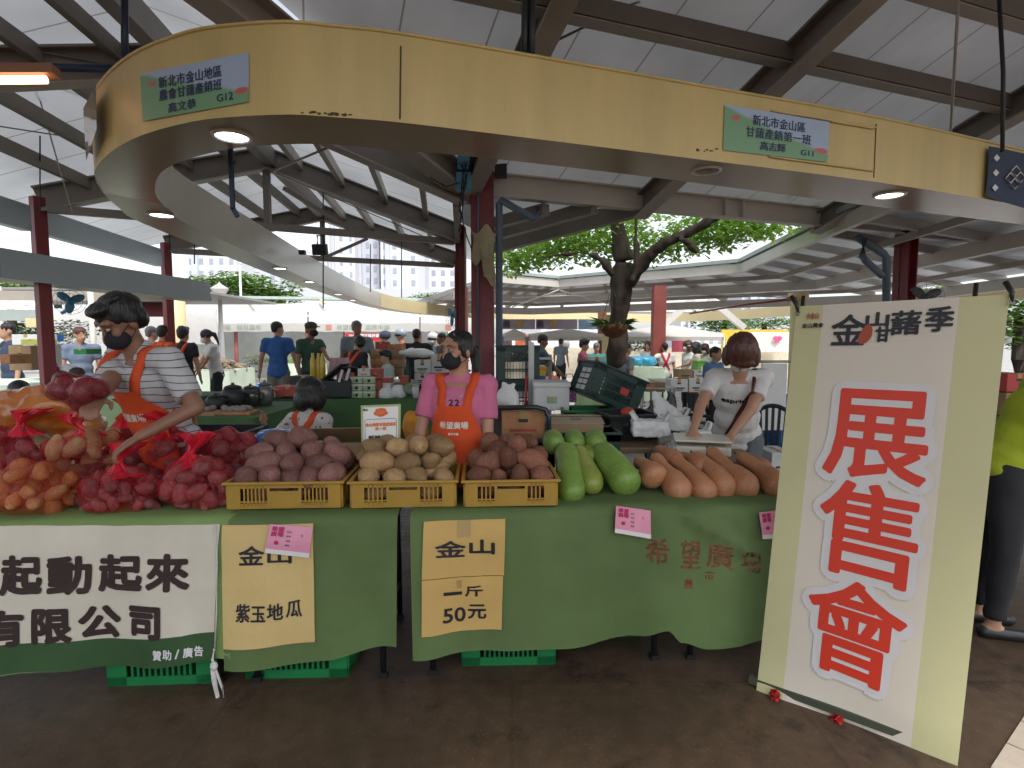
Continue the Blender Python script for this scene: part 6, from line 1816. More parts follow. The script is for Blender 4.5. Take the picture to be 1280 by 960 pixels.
def stem_table(name, label, x0, x1, y0, y1, z, m=M_wood, legs=True, cloth=None, hem=.3, group=None, legm=None):
    th = thing(name, label, 'table', ((x0 + x1) / 2, (y0 + y1) / 2, 0), 0, group)
    w_, d_ = (x1 - x0), (y1 - y0)
    part('table_top', MB().box((0, 0, z - .02), (w_, d_, .035)), m, th, bevel=.006)
    for sx in (-1, 1):
        for sy in (-1, 1):
            part('leg', MB().tube([(sx * (w_ / 2 - .06), sy * (d_ / 2 - .06), 0), (sx * (w_ / 2 - .05), sy * (d_ / 2 - .05), z - .035)], .016, 8), legm or M_steelleg, th)
    if cloth:
        mb = MB()
        def ring_(a, k):
            per = [(-w_ / 2, -d_ / 2), (w_ / 2, -d_ / 2), (w_ / 2, d_ / 2), (-w_ / 2, d_ / 2), (-w_ / 2, -d_ / 2)]
            j = min(int(a * 4), 3); f = a * 4 - j
            x = per[j][0] * (1 - f) + per[j + 1][0] * f; y = per[j][1] * (1 - f) + per[j + 1][1] * f
            l = math.hypot(x, y) or 1; o = .02 + k * (.05 + .03 * math.sin(a * 60) + .02 * math.sin(a * 23 + 1))
            return V((x + x / l * o, y + y / l * o, z + .006 - k * (z - hem - .02 * math.sin(a * 37))))
        mb.grid(lambda a, k: ring_(a, k), 72, 8)
        mb.add([V((-w_ / 2 - .02, -d_ / 2 - .02, z + .006)), V((w_ / 2 + .02, -d_ / 2 - .02, z + .006)), V((w_ / 2 + .02, d_ / 2 + .02, z + .006)), V((-w_ / 2 - .02, d_ / 2 + .02, z + .006))], [(0, 1, 2, 3)])
        o = part('cloth', mb, cloth, th)
    return th

# ---- work tables behind the front stall
stem_table('work_table', 'worn wooden table carrying the weighing scale beside the woman with auburn hair', .86, 1.42, 3.06, 3.42, .85)
stem_table('work_table', 'long worn wooden table running back from the scale under the plastic bags', .62, 1.16, 3.45, 4.6, .85)
stem_table('work_table', 'dark work table behind the melons carrying cartons and green crates', -.25, .60, 3.45, 4.9, .86, m=M_black)
# weighing scale
sc_ = thing('weighing_scale', 'off white digital weighing scale with a flat pan in front of the woman in white', 'scale', (1.105, 3.24, .851), R(-14))
M_scale = mat('aged_white_plastic', (.58, .56, .48), .4, .06, 5, dirt=.15)
mb = MB(); mb.slab([(-.15, -.14, .012), (-.15, .14, .012), (.15, .14, .012), (.15, -.14, .012)], (0, 0, .055)); part('scale_base', mb, M_scale, sc_, bevel=.012)
mb = MB(); mb.slab([(-.215, -.15, .012), (-.15, -.15, .068), (-.15, -.15, .012)], (0, .25, 0)); part('sloped_panel', mb, M_scale, sc_, bevel=.004)
mb = MB(); mb.add([V((-.205, -.12, .0225)), V((-.160, -.12, .0612)), V((-.160, .03, .0612)), V((-.205, .03, .0225))], [(0, 1, 2, 3)]); part('display', mb, mat('grey_lcd', (.16, .19, .17), .15), sc_)
mb = MB()
for i in range(3):
    for j in range(2): mb.box((-.192 + j * .018, .05 + i * .018, .036 + j * .0155), (.011, .011, .004), Matrix.Rotation(R(-41), 3, 'Y'))
part('key', mb, mat('grey_key', (.25, .27, .3), .5), sc_)
mb = MB(); mb.box((0, 0, .095), (.31, .27, .012)); part('weighing_pan', mb, mat('cream_pan', (.66, .64, .55), .3, .03), sc_, bevel=.005)
mb = MB(); mb.lathe([(.03, .06), (.025, .09)], (0, 0, 0), 12); part('pan_support', mb, M_scale, sc_)
for sx in (-1, 1):
    for sy in (-1, 1): part('foot', MB().lathe([(.014, 0), (.012, .013)], (sx * .12, sy * .11, 0), 10), M_black, sc_)
# bags on the table
def carrier_bag(u, v, Y, w_, d_, h_, label, rz=0, peak=None, seed=0):
    p = at(u, v, Y); th = thing('plastic_bag', label, 'plastic bag', p, rz, 'white plastic carrier bags by the scale')
    mb = MB()
    for sx in (-1, 1):
        for sy in (-1, 1): mb.cap((sx * w_ * .36, sy * d_ * .34, h_ * .2), (sx * w_ * .34, sy * d_ * .3, h_ * .72), h_ * .2, h_ * .16)
    mb.box((0, 0, h_ * .46), (w_ * .86, d_ * .84, h_ * .8))
    if peak: mb.cap((0, 0, h_ * .6), peak, d_ * .34, .014); mb.cap((w_ * .3, 0, h_ * .6), peak, d_ * .22, .012); mb.cap((-w_ * .3, 0, h_ * .6), peak, d_ * .22, .012)
    fuse('bag_film', mb, M_bag, .009, th, smooth=3, disp=lambda q, n_: n_ * (.010 * noise.noise(q * 16 + V((seed, 0, 0))) + .006 * noise.noise(q * 38 + V((0, seed, 0)))))
    for sx in (-1, 1):
        mb = MB(); mb.tube([(sx * w_ * .34, -d_ * .2, h_ * .8), (sx * w_ * .46, -d_ * .12, h_ * 1.22), (sx * w_ * .42, d_ * .12, h_ * 1.25), (sx * w_ * .3, d_ * .2, h_ * .85)], [.016, .010, .010, .016], 6); part('loop_handle', mb, M_bag, th)
    return th
carrier_bag(812, 546, 3.60, .27, .17, .13, 'white plastic carrier bag with looped handles lying full on the wooden table', R(-8), None, 3)
carrier_bag(838, 538, 3.78, .26, .16, .12, 'white plastic carrier bag pulled up to a peak behind the bag with looped handles', R(6), (-.12, 0, .26), 8)
carrier_bag(874, 560, 3.42, .14, .12, .13, 'small white plastic bag under the hand of the woman with auburn bob', 0, None, 5)
sag_bag(634, 498, 3.75, .085, .07, .075, M_bag, 'knotted white plastic bag beside the shoulder of the woman in pink', 12)
# black crate on the table
def open_crate(u0, u1, v0, v1, Y, m, label, D=.4, rz=0.0, name='plastic_crate', tilt=None, group=None, rows=3, nxf=12, z=None):
    a, b = at(u0, v1, Y), at(u1, v0, Y)
    return slot_crate(((a.x + b.x) / 2, Y + D / 2, a.z if z is None else z), b.x - a.x, D, b.z - a.z, rz, m, label, group, name, rows, tilt, nxf)
open_crate(757, 822, 506, 536, 3.72, M_black, 'black slotted crate on the long wooden table beside the carrier bags', D=.36, rz=R(8), z=.852)
sag_bag(784, 515, 3.85, .06, .05, .03, mat('red_wrapper', (.5, .06, .03), .3), 'red wrapper lying in the black slotted crate', 2, knot=False)
# cartons and crates behind the melons
rc = pxbox('carton', 'red and brown printed carton with a carrying strap right of the woman in pink', 'carton', 627, 681, 514, 548, 3.50, M_obox, .3, print_m=M_rbox)
mb = MB(); a = at(684, 548, 3.47); b_ = at(684, 512, 3.47)
M_hand = mat('dark_grey_tube', (.03, .04, .045), .35)
ct = MB(); ct.tube([at(622, 510, 3.46), at(670, 509, 3.46), at(682, 512, 3.46), at(686, 522, 3.46), at(686, 548, 3.46)], .016, 8)
hl = solo('trolley_handle', ct, M_hand, 'dark tubular trolley handle bent over the red and brown carton', 'handle')
def flapbox(u0, u1, v0, v1, Y, D, label):
    a, b = at(u0, v1, Y), at(u1, v1, Y); H = .16
    th = thing('carton', label, 'carton', ((a.x + b.x) / 2, Y + D / 2, a.z - H), R(-4)); W = b.x - a.x
    part('box_body', MB().box((0, 0, H / 2), (W, D, H)), M_kraft, th, bevel=.003)
    mb = MB(); mb.box((0, -D * .26, H + .006), (W * 1.04, D * .5, .004), Matrix.Rotation(R(4), 3, 'X')); part('flap', mb, mat('pale_kraft', (.46, .38, .27), .8, .08, 4), th)
    mb = MB(); mb.box((0, D * .26, H + .012), (W * 1.04, D * .5, .004), Matrix.Rotation(R(-5), 3, 'X')); part('flap', mb, MATS['pale_kraft'], th)
    mb = MB(); mb.box((0, -D * .2, H + .0095), (W * .2, .03, .002), Matrix.Rotation(R(4), 3, 'X')); part('hand_hole', mb, M_black, th)
    return th
flapbox(690, 757, 512, 529, 3.62, .42, 'kraft carton with closed pale flaps behind the green melons')
open_crate(690, 776, 531, 562, 3.36, M_dgcr, 'dark green crate with a black inside behind the green melons', D=.3, z=.80)
open_crate(640, 694, 548, 568, 3.2, M_dgcr, 'dark green crate partly hidden behind the rust brown sweet potatoes', D=.3, z=.78)
open_crate(706, 772, 500, 520, 4.2, M_gcr, 'bright green crate under the tilted dark green crate', D=.36, z=.862, nxf=14)
tc = open_crate(712, 785, 464, 507, 4.25, M_dgcr, 'tilted dark green crate with a white side label on the bright green crate', D=.42, rz=R(14), tilt=(0, R(22)), nxf=14)
tc.location.z = 1.03; tc.location.x += .05
mb = MB(); H_ = .26
for i in range(2):
    for j in range(4): mb.box((-.2235, -.085 + i * .1, .05 + j * .047), (.002, .085, .036))
part('side_label', mb, M_wbox, tc)
mb = MB(); mb.box((.06, -.2125, .13), (.07, .002, .05)); part('red_sticker', mb, mat('red_sticker', (.5, .05, .03), .4), tc)
pxbox('foam_box', 'white styrofoam box standing left of the tilted dark green crate', 'foam box', 668, 712, 484, 513, 4.45, M_sty, .36, kind='foam')
for i in range(4):
    slot_crate((.05, 5.35, .37 * i), .40, .34, .36, R(2), M_dgcr, ['dark green crate at the bottom of the stack right of the central column', 'dark green crate second from the bottom of the stack right of the central column', 'dark green crate third from the bottom of the stack right of the central column', 'dark green crate topmost of the stack right of the central column'][i], 'dark green crates stacked right of the central column', nxf=16)
mb = MB(); 
for k in range(7):
    mb.tube([at(632 + k * 4, 452, 5.3), at(640 + k * 3, 440 + (k % 3) * 2, 5.3), at(652 + k, 437 + k, 5.35), at(663, 451, 5.3)], .012, 6)
    mb.tube([at(630, 451 - k, 5.25), at(664, 451 - k * 1.5, 5.45)], .008, 5)
solo('wire_rack', mb, M_alu, 'grey wire rack pile lying on the topmost dark green crate', 'rack')
mb = MB(); p = at(664, 505, 4.85); p.z = 0
mb.add([p + V(q) for q in ((-.024, 0, 0), (.024, 0, 0), (.024, .04, 0), (-.024, .04, 0), (-.024, 0, 1.52), (.024, 0, 1.50), (.024, .04, 1.50), (-.024, .04, 1.52))], [(0, 1, 5, 4), (1, 2, 6, 5), (2, 3, 7, 6), (3, 0, 4, 7), (4, 5, 6, 7), (0, 3, 2, 1)])
for k in range(14): mb.box(p + V((0, -.002, .1 + k * .1)), (.012, .003, .02))
solo('steel_post', mb, M_alu, 'perforated grey steel post standing between the green crates and the foam box', 'post')
solo('red_stake', MB().tube([at(657, 515, 4.75), at(658, 470, 4.75)], .012, 6), mat('red_plastic_stake', (.5, .05, .04), .4), 'thin red stake leaning beside the perforated steel post', 'stake')
# orange sack and tools behind the middle crate
mb = MB(); mb.ell(at(518, 538, 3.6), (.085, .10, .14)); 
o = fuse('produce_sack', mb, mat('orange_yellow_sack', (.62, .26, .02), .55, .2, 6, bump=.6, bscale=20), .014, None, smooth=2, disp=lambda p, n_: n_ * .03 * noise.noise(p * 12)); tag(o, 'orange yellow sack behind the woman in pink, left of her arm', 'sack')
sag_bag(352, 548, 3.0, .17, .10, .055, M_bluebag, 'crumpled blue plastic bag behind the leftmost yellow crate', 4, knot=False)
tray = thing('tray', 'shallow black plastic tray behind the red net bags', 'tray', at(250, 553, 3.15))
mb = MB(); W, D = .62, .34
mb.box((0, 0, .005), (W, D, .01))
for sy in (-1, 1): mb.box((0, sy * D / 2, .04), (W + .012, .012, .08))
for sx in (-1, 1): mb.box((sx * W / 2, 0, .0395), (.012, D - .012, .079))
part('tray_body', mb, M_black, tray, bevel=.003)
mb = MB()
for sx in (-1, 1): mb.tube([(sx * (W / 2 + .01), -.07, .07), (sx * (W / 2 + .03), -.05, .078), (sx * (W / 2 + .03), .05, .078), (sx * (W / 2 + .01), .07, .07)], .007, 6)
part('handle', mb, M_black, tray)
fb = thing('carton', 'open kraft carton with raised flaps behind the leftmost and middle crates', 'carton', at(430, 596, 3.05), R(4))
mb = MB(); mb.box((0, 0, .08), (.62, .26, .16)); part('box_body', mb, M_kraft, fb)
for nm, c, d_, rx in (('flap', (0, -.18, .185), (.62, .14, .004), 20), ('flap', (0, .17, .21), (.62, .16, .004), -35)):
    part(nm, MB().box(c, d_, Matrix.Rotation(R(rx), 3, 'X')), M_kraft, fb)
part('flap', MB().box((.36, 0, .2), (.14, .25, .004), Matrix.Rotation(R(-28), 3, 'Y')), M_kraft, fb)
solo('pen', MB().tube([at(487, 551, 2.98), at(424, 560, 2.95)], .006, 6), M_black, 'black stick lying over the kraft flaps left of the upright price board', 'stick')
sb = thing('chair', 'dark curved backrest of the chair under the seated woman in the spotted blouse', 'chair', (-1.42, 3.95, 0), R(160))
mb = MB(); mb.grid(lambda a, b: V((-.2 + .4 * a, .24 + .05 * (a - .5) ** 2 * 4 * -1 + .03 * b, .62 + .2 * b + .02 * math.sin(a * 3.14))), 12, 5)
o = part('backrest', mb, M_black, sb); so_ = o.modifiers.new('s', 'SOLIDIFY'); so_.thickness = .02
part('seat', MB().box((0, 0, .45), (.42, .42, .04)), M_black, sb, bevel=.015)
for sx in (-1, 1):
    for sy in (-1, 1): part('leg', MB().tube([(sx * .19, sy * .19, 0), (sx * .17, sy * .17, .44)], .013, 6), M_steelleg, sb)
    part('upright', MB().tube([(sx * .16, .19, .44), (sx * .17, .23, .66)], .013, 6), M_steelleg, sb)

# ---- garden chairs
def garden_chair(loc, rz, label):
    th = thing('garden_chair', label, 'chair', loc, rz, 'dark green plastic garden chairs')
    mb = MB(); mb.box((0, 0, .42), (.46, .44, .03)); part('seat', mb, M_chair, th, bevel=.012)
    mb = MB(); arc = [(.22 * math.cos(t), .20 + .06 * math.cos(t * 2) * 0, .62 + .30 * math.sin(t)) for t in [math.pi * i / 14 for i in range(15)]]
    mb.tube([(-.22, .2, .45)] + [(-x, y + .05, z) for x, y, z in arc] + [(.22, .2, .45)], .02, 8); part('back_frame', mb, M_chair, th)
    for i in range(-3, 4):
        x = i * .055; zt = .62 + .30 * math.sqrt(max(0, 1 - (x / .22) ** 2))
        part('back_slat', MB().beam((x * .8, .2, .46), (x, .25, zt), .026, .012, (0, 1, 0)), M_chair, th)
    for sx in (-1, 1):
        part('armrest', MB().tube([(sx * .23, -.2, .42), (sx * .26, -.18, .64), (sx * .26, .1, .66), (sx * .22, .22, .62)], .02, 8), M_chair, th)
        for sy in (-1, 1): part('leg', MB().tube([(sx * .24, sy * .22, 0), (sx * .20, sy * .19, .42)], [.018, .024], 8), M_chair, th)
    return th
gc = garden_chair((1.60, 5.35, 0), R(25), 'dark plastic garden chair left of the woman with auburn bob')
gc2 = copy_tree(gc, (2.30, 4.95, 0), R(-30), 'dark plastic garden chair right of the woman with auburn bob, by the tall banner')
copy_tree(gc, (2.05, 6.3, 0), R(60), 'dark plastic garden chair further back, behind the woman with auburn bob')
for i, (u0, u1, v0, v1, Y, lab) in enumerate(((978, 995, 566, 592, 4.2, 'white printed carton low behind the tall banner, upper one'), (976, 998, 594, 622, 4.1, 'white printed carton low behind the tall banner, lower one'))):
    pxbox('carton', lab, 'carton', u0 - 14, u1, v0, v1, Y, M_wbox, .3, print_m=M_ink)
# ---- second row table with goods (behind the crates)
stem_table('market_table', 'long table under bottle green cloth carrying boxes behind the seated woman', -2.95, -.75, 6.9, 8.0, .80, cloth=M_cl_d, hem=.12)
stem_table('market_table', 'table under bottle green cloth with dark pots left of the seated woman', -3.55, -2.4, 5.2, 6.6, .80, cloth=M_cl_d, hem=.15)
T2 = 'boxes of goods on the long bottle green table'
zt = 7.0
def onpx(u, Y, z): return V(((u - 640) / FPX * Y, Y, z))
k = 0
names_rows = (('bottom', 'middle', 'top'), ('left', 'right'))
for j in range(3):
    for i in range(2):
        pxbox('goods_box', 'pale green printed box, %s %s of the six stacked behind the seated woman' % (names_rows[0][j], names_rows[1][i]), 'box', 438.5 + i * 15.5, 453 + i * 15.5, 489 - j * 9, 497.5 - j * 9, 7.0, M_gbox, .2, T2, kind='gift', topm=M_wbox, print_m=M_gcr)
pxbox('goods_box', 'white printed box lying on top of the six pale green boxes', 'box', 447, 462, 461, 470.5, 7.02, M_wbox, .18, T2, print_m=M_obox)
for i, (u0, u1, v0, v1, lab) in enumerate(((468, 476, 475, 497, 'tall red gift box right of the pale green boxes'), (463, 476, 461, 474, 'square red gift box on top of the tall red gift box'), (478, 488, 472, 497, 'white and red gift box beside the tall red gift box'), (500, 508, 470, 481, 'small round red tin near the white plastic bags'))):
    pxbox('gift_box', lab, 'box', u0, u1, v0, v1, 7.05 + i * .02, M_rbox if i != 2 else M_wbox, .16, T2, kind='gift', topm=M_rbox)
bb = pxbox('storage_bin', 'big black storage bin with open lids left of the pale green boxes', 'bin', 403, 438, 476, 497, 6.95, M_black, .4, kind='plain')
part('lid', MB().box((-.06, .0, .32), (.34, .40, .02), Matrix.Rotation(R(-38), 3, 'Y')), M_black, bb); part('lid', MB().box((.10, .05, .34), (.26, .36, .02), Matrix.Rotation(R(-12), 3, 'X')), M_black, bb)
mb = MB(); mb.box((.06, -.21, .27), (.03, .01, .16), Matrix.Rotation(.3, 3, 'Y')).box((.15, -.21, .29), (.03, .01, .15), Matrix.Rotation(.3, 3, 'Y')); part('paper_strip', mb, M_wbox, bb)
for i, (u, v) in enumerate(((498, 489), (512, 487), (482, 492))):
    sag_bag(u, v, 7.1, .10, .09, .09, M_bag if i != 1 else mat('leafy_film', (.18, .25, .16), .25, .4, 20, bump=.8, alpha=.9), ['white plastic bag of greens on the bottle green table', 'bundle of leafy greens in film on the bottle green table', 'small white bag beside the gift boxes on the bottle green table'][i], i, .02, False)
cup = thing('paper_cup', 'pale paper cup near the right end of the bottle green table', 'cup', onpx(519, 7.0, .81))
part('cup_body', MB().lathe([(.035, 0), (.047, .15)], (0, 0, 0), 14), M_wbox, cup); part('lid', MB().lathe([(.05, .148), (.05, .16), (.04, .168)], (0, 0, 0), 14), mat('grey_lid', (.4, .38, .35), .4), cup)
tubes = thing('bottle_cluster', 'cluster of tall yellow bottles left of the black storage bin', 'bottles', onpx(397, 7.1, .81))
for i in range(3): part('bottle', MB().lathe([(.035, 0), (.036, .46), (.018, .52), (.018, .56)], (i * .062 - .06, .03 * (i % 2), 0), 12), mat('yellow_bottle', (.55, .40, .06), .25), tubes)
pc = thing('pink_board', 'pink and white folded display boards right of the yellow bottles', 'display board', onpx(421, 7.3, .81))
for i in range(3): part('board', MB().box((i * .11 - .08, .02 * i, .27), (.085, .01, .46), Matrix.Rotation(.18 * (1 - i), 3, 'Y')), mat('pink_board_print', (.55, .33, .38), .6, .3, 12), pc)
for u0, u1, v0, v1, Y, m, lab in ((305, 345, 488, 497, 6.9, M_obox, 'orange brown cartons flattened at the left end of the bottle green table'), (342, 376, 483, 496, 6.95, M_rbox, 'dark red carton with a printed lid behind the head of the seated woman'), (376, 402, 487, 497, 6.95, M_kraft, 'kraft carton between the seated woman and the black bin'), (362, 396, 470, 482, 7.3, M_black, 'black carton behind the head of the seated woman')):
    pxbox('carton', lab, 'carton', u0, u1, v0, v1, Y, m, .3, T2)
# dark pots and bottles on the left green table
for i, (u, Y, r_, h_2, m, lab) in enumerate(((268, 5.7, .10, .16, M_black, 'dark glazed pot at the left end of the pot table'), (290, 5.9, .12, .24, M_black, 'biggest dark glazed pot on the pot table'), (312, 6.1, .10, .22, mat('smoked_glass', (.05, .05, .05), .08, .1, coat=.5), 'smoked glass jar on the pot table'), (330, 6.2, .09, .25, mat('grey_tin', (.2, .19, .2), .3, .1, metal=.5), 'grey tin canister at the right end of the pot table'))):
    th = thing('storage_pot', lab, 'pot', onpx(u, Y, .807), group='dark pots on the green table')
    part('pot_body', MB().lathe([(r_ * .7, 0), (r_, h_2 * .3), (r_, h_2 * .7), (r_ * .7, h_2 * .92)], (0, 0, 0), 18), m, th); part('lid', MB().lathe([(r_ * .76, h_2 * .92), (r_ * .6, h_2 * 1.0), (r_ * .15, h_2 * 1.06), (r_ * .12, h_2 * 1.14)], (0, 0, 0), 16), m, th)
    part('handle', MB().tube([(r_ * .95, 0, h_2 * .3), (r_ * 1.4, 0, h_2 * .4), (r_ * 1.4, 0, h_2 * .65), (r_ * .95, 0, h_2 * .7)], .012, 6), m, th)
pt = thing('serving_tray', 'wooden tray of dark goods in front of the pots', 'tray', onpx(285, 5.45, .807))
part('tray_body', MB().box((0, 0, .015), (.5, .25, .03)), M_obox, pt, bevel=.005); mb = MB(); random.seed(5)
for i in range(14): mb.ell((random.uniform(-.2, .2), random.uniform(-.09, .09), .05), (.04, .03, .03), n=8, m=6)
part('dried_goods', mb, M_raft, pt)
pxbox('carton', 'flat pale carton lying at the front of the pot table', 'carton', 236, 268, 517, 524, 5.3, M_kraft, .25)
# stacks of cartons behind, right of the child
T3 = 'cartons stacked beyond the bottle green table'
stem_table('market_table', 'plain table under the stacked cartons beyond the bottle green table', -2.3, -.95, 8.3, 9.3, .90)
for i, (u0, u1, v0, v1, Y, m, lab) in enumerate(((463, 481, 459, 470, 8.4, M_obox, 'orange brown carton, lowest of the left stack beyond the child'), (463, 481, 448, 458.5, 8.4, M_obox, 'orange brown carton, middle of the left stack beyond the child'), (463, 481, 437, 447.5, 8.4, M_kraft, 'kraft carton, top of the left stack beyond the child'), (483, 502, 460, 471, 8.5, M_kraft, 'kraft carton, lowest of the middle stack'), (483, 502, 449, 459.5, 8.5, M_kraft, 'kraft carton, second of the middle stack'), (483, 502, 439, 448.5, 8.5, M_kraft, 'kraft carton, third of the middle stack'), (483, 502, 430, 438.5, 8.5, M_obox, 'orange printed carton on top of the middle stack'), (469, 482, 427, 436.5, 8.45, M_rbox, 'square red box on the kraft top of the left stack'),
                                        (518, 538, 466.5, 480, 8.2, M_wbox, 'white carton, lower left of the four white ones'), (539, 556, 466.5, 480, 8.2, M_wbox, 'white carton, lower right of the four white ones'), (518, 538, 450, 466, 8.2, M_wbox, 'white carton, upper left of the four white ones'), (539, 558, 443, 466, 8.25, M_wbox, 'white carton, upper right of the four white ones'))):
    pxbox('carton', lab, 'carton', u0, u1, v0, v1, Y, m, .32, T3, print_m=M_ink if i > 7 else M_rbox)
sag_bag(520, 441, 8.5, .28, .2, .07, M_bag, 'white plastic sheets spread over the stacked cartons', 6, .03, False)
solo('green_bottle', MB().lathe([(.05, 0), (.05, .2), (.02, .27), (.02, .33)], onpx(509, 8.1, .905), 12), M_dgcr, 'dark green bottle beside the child in the pale hoodie', 'bottle')
# ---- far left tables
stem_table('market_table', 'table under pale green cloth at the far left edge', -4.6, -3.35, 4.95, 5.4, .98, cloth=M_cl_b, hem=.4)
stem_table('market_table', 'table under bottle green cloth in front of the seated woman with the pale mask', -4.7, -3.3, 5.9, 6.5, .93, cloth=M_cl_d, hem=.3)
for u0, u1, v0, v1, Y, m, lab in ((12, 38, 432, 463, 6.8, M_kraft, 'tall kraft carton left of the left red column'), (38, 52, 431, 459, 6.9, M_wbox, 'tall white carton beside the kraft one left of the left red column'), (15, 49, 418, 431, 7.6, M_wbox, 'white tray box behind the kraft carton at the far left'), (26, 48, 424, 431, 7.4, mat('olive_box', (.35, .36, .08), .6), 'olive box standing on the kraft carton at the far left'), (49, 58, 418, 427, 7.8, M_bluecr, 'blue box in front of the left red column'), (0, 12, 443, 455, 6.4, M_obox, 'orange brown carton at the left picture edge'), (92, 108, 436, 443, 8.0, M_gcr, 'green tray in front of the person in slate blue')):
    pxbox('carton', lab, 'carton', u0, u1, v0, v1, Y, m, .3, 'boxes round the left red column')
stem_table('market_table', 'table behind the left red column carrying boxes', -7.6, -5.6, 6.75, 8.4, .98, cloth=M_cl_w, hem=.5)
for i, (u, v) in enumerate(((66, 462), (86, 461), (60, 455), (95, 466))):
    sag_bag(u, v, 6.1, .10, .08, .06, [mat('red_wrap', (.5, .05, .08), .4, .4, 30), M_bag, M_rbox, mat('dark_wrap', (.05, .03, .03), .4)][i], ['red wrapped pack before the seated woman with the pale mask', 'white wrapped pack before the seated woman with the pale mask', 'dark red pack at the foot of the left red column', 'dark pack at the right of the seated woman with the pale mask'][i], i + 20, .02, False)
# dried goods table
stem_table('market_table', 'table under mint white cloth with a heap of dried goods', -8.1, -5.9, 11.6, 12.8, .93, cloth=M_cl_w, hem=.08)
mb = MB(); random.seed(8)
for i in range(60):
    x = random.uniform(-7.9, -6.05); y = random.uniform(11.7, 12.6); z = .97 + random.uniform(0, .36) * (1 - abs(x + 7) / 1.2)
    mb.cap((x, y, z), (x + .22, y + random.uniform(-.05, .05), z + random.uniform(-.14, -.02)), .05, .03, 8)
solo('dried_goods', mb, mat('dried_brown_goods', (.22, .17, .12), .8, .4, 12), 'heap of brown dried goods on the mint white cloth', 'dried goods', kind='stuff')
# ---- right middle distance
stem_table('market_table', 'table under pale green cloth left of the tree trunk', 1.25, 1.95, 10.0, 10.6, .80, cloth=M_cl_b, hem=.2)
pxbox('carton', 'white carton on the pale green cloth left of the tree trunk', 'carton', 737, 755, 446, 458, 10.1, M_wbox, .3)
st = thing('striped_bag', 'purple patterned shopping bag hanging at the table left of the tree', 'bag', onpx(712, 9.9, .45))
part('bag_body', MB().box((0, 0, .18), (.26, .14, .36), taper=.8), print_mat('purple_pattern', (.16, .05, .16), (.45, .4, .5), 24, .2), st, bevel=.03); part('handle', MB().tube([(-.08, 0, .35), (-.05, 0, .5), (.05, 0, .5), (.08, 0, .35)], .01, 6), M_black, st)
yb = pxbox('yellow_tray', 'yellow plastic tray right of the stacked dark green crates', 'tray', 669, 682, 462, 474, 6.4, M_yel, .4, kind='foam', topm=M_yel, print_m=M_yel)
pxbox('blue_tray', 'blue plastic tray under the yellow tray', 'tray', 668, 681, 474, 480, 6.4, M_bluecr, .4, kind='foam', topm=M_bluecr, print_m=M_bluecr)
sk = thing('metal_shelf', 'light metal shelf rack between the steel post and the coral seated person', 'shelf', onpx(676, 7.2, 0))
for sx in (-.12, .12):
    for sy in (-.15, .15): part('upright', MB().tube([(sx, sy, 0), (sx, sy, 1.35)], .012, 6), M_alu, sk)
for z in (.5, .95, 1.3): part('shelf_board', MB().box((0, 0, z), (.28, .34, .02)), M_alu, sk)
mc = thing('metal_cart', 'two shelf metal cart beside the courtyard red column', 'cart', onpx(822, 8.3, 0), R(-8))
for sx in (-.22, .22):
    for sy in (-.18, .18): part('upright', MB().tube([(sx, sy, .06), (sx, sy, .86)], .014, 6), M_alu, mc); part('wheel', MB().lathe([(.0, -.012), (.04, -.012), (.04, .012), (.0, .012)], (sx, sy, .045), 12, Matrix.Rotation(R(90), 3, 'Y')), M_black, mc)
for z in (.25, .84): part('shelf_board', MB().box((0, 0, z), (.5, .42, .025)), M_alu, mc)
for i, (u, m, lab) in enumerate(((814, M_obox, 'orange box on the lower shelf of the metal cart'), (826, M_kraft, 'brown box on the lower shelf of the metal cart'))): pxbox('carton', lab, 'carton', u - 6, u + 6, 478, 490, 8.15, m, .2)
fc = thing('folding_chair', 'bright green folding chair with dark crossed legs right of the tree', 'chair', onpx(787, 8.2, 0), R(35))
part('seat', MB().box((0, 0, .42), (.36, .34, .025)), M_gcr, fc, bevel=.008); part('backrest', MB().box((0, .2, .72), (.36, .02, .2), Matrix.Rotation(R(-10), 3, 'X')), M_gcr, fc, bevel=.008)
for sx in (-1, 1): part('leg', MB().tube([(sx * .17, -.22, 0), (sx * .17, .22, .84)], .011, 6), M_black, fc); part('leg', MB().tube([(sx * .15, .24, 0), (sx * .15, -.14, .43)], .011, 6), M_black, fc)
ty = thing('toy_basin', 'red and green plastic bowls stacked on the ground behind the metal cart', 'bowls', onpx(825, 7.6, .4))
for i, (x, m) in enumerate(((-.1, mat('red_bowl', (.55, .04, .04), .3)), (.0, M_gcr), (.1, MATS['red_bowl']))): part('bowl', MB().lathe([(.03, 0), (.08, .05), (.1, .10), (.094, .10), (.07, .05), (.0, .012)], (x, 0, .02 * (i % 2)), 16), m, ty)
stem_table('stool', 'low grey stool carrying the red and green bowls', onpx(825, 7.6, 0).x - .2, onpx(825, 7.6, 0).x + .2, 7.45, 7.8, .40, m=M_alu)
stem_table('market_table', 'grey table in front of the row of sellers in white', 2.5, 4.2, 9.4, 10.3, .85, m=M_alu)
for i, (u0, u1, v0, v1, lab) in enumerate(((838, 860, 474, 490, 'white carton on the ground under the sellers table, left one'), (861, 884, 473, 490, 'white carton on the ground under the sellers table, right one'), (848, 866, 462, 472.5, 'small kraft carton behind the white cartons'), (867, 882, 463, 472.5, 'small white carton behind the kraft one'))):
    pxbox('carton', lab, 'carton', u0, u1, v0, v1, 8.9 + .1 * (i > 1), M_wbox if i != 2 else M_kraft, .3, print_m=M_ink)
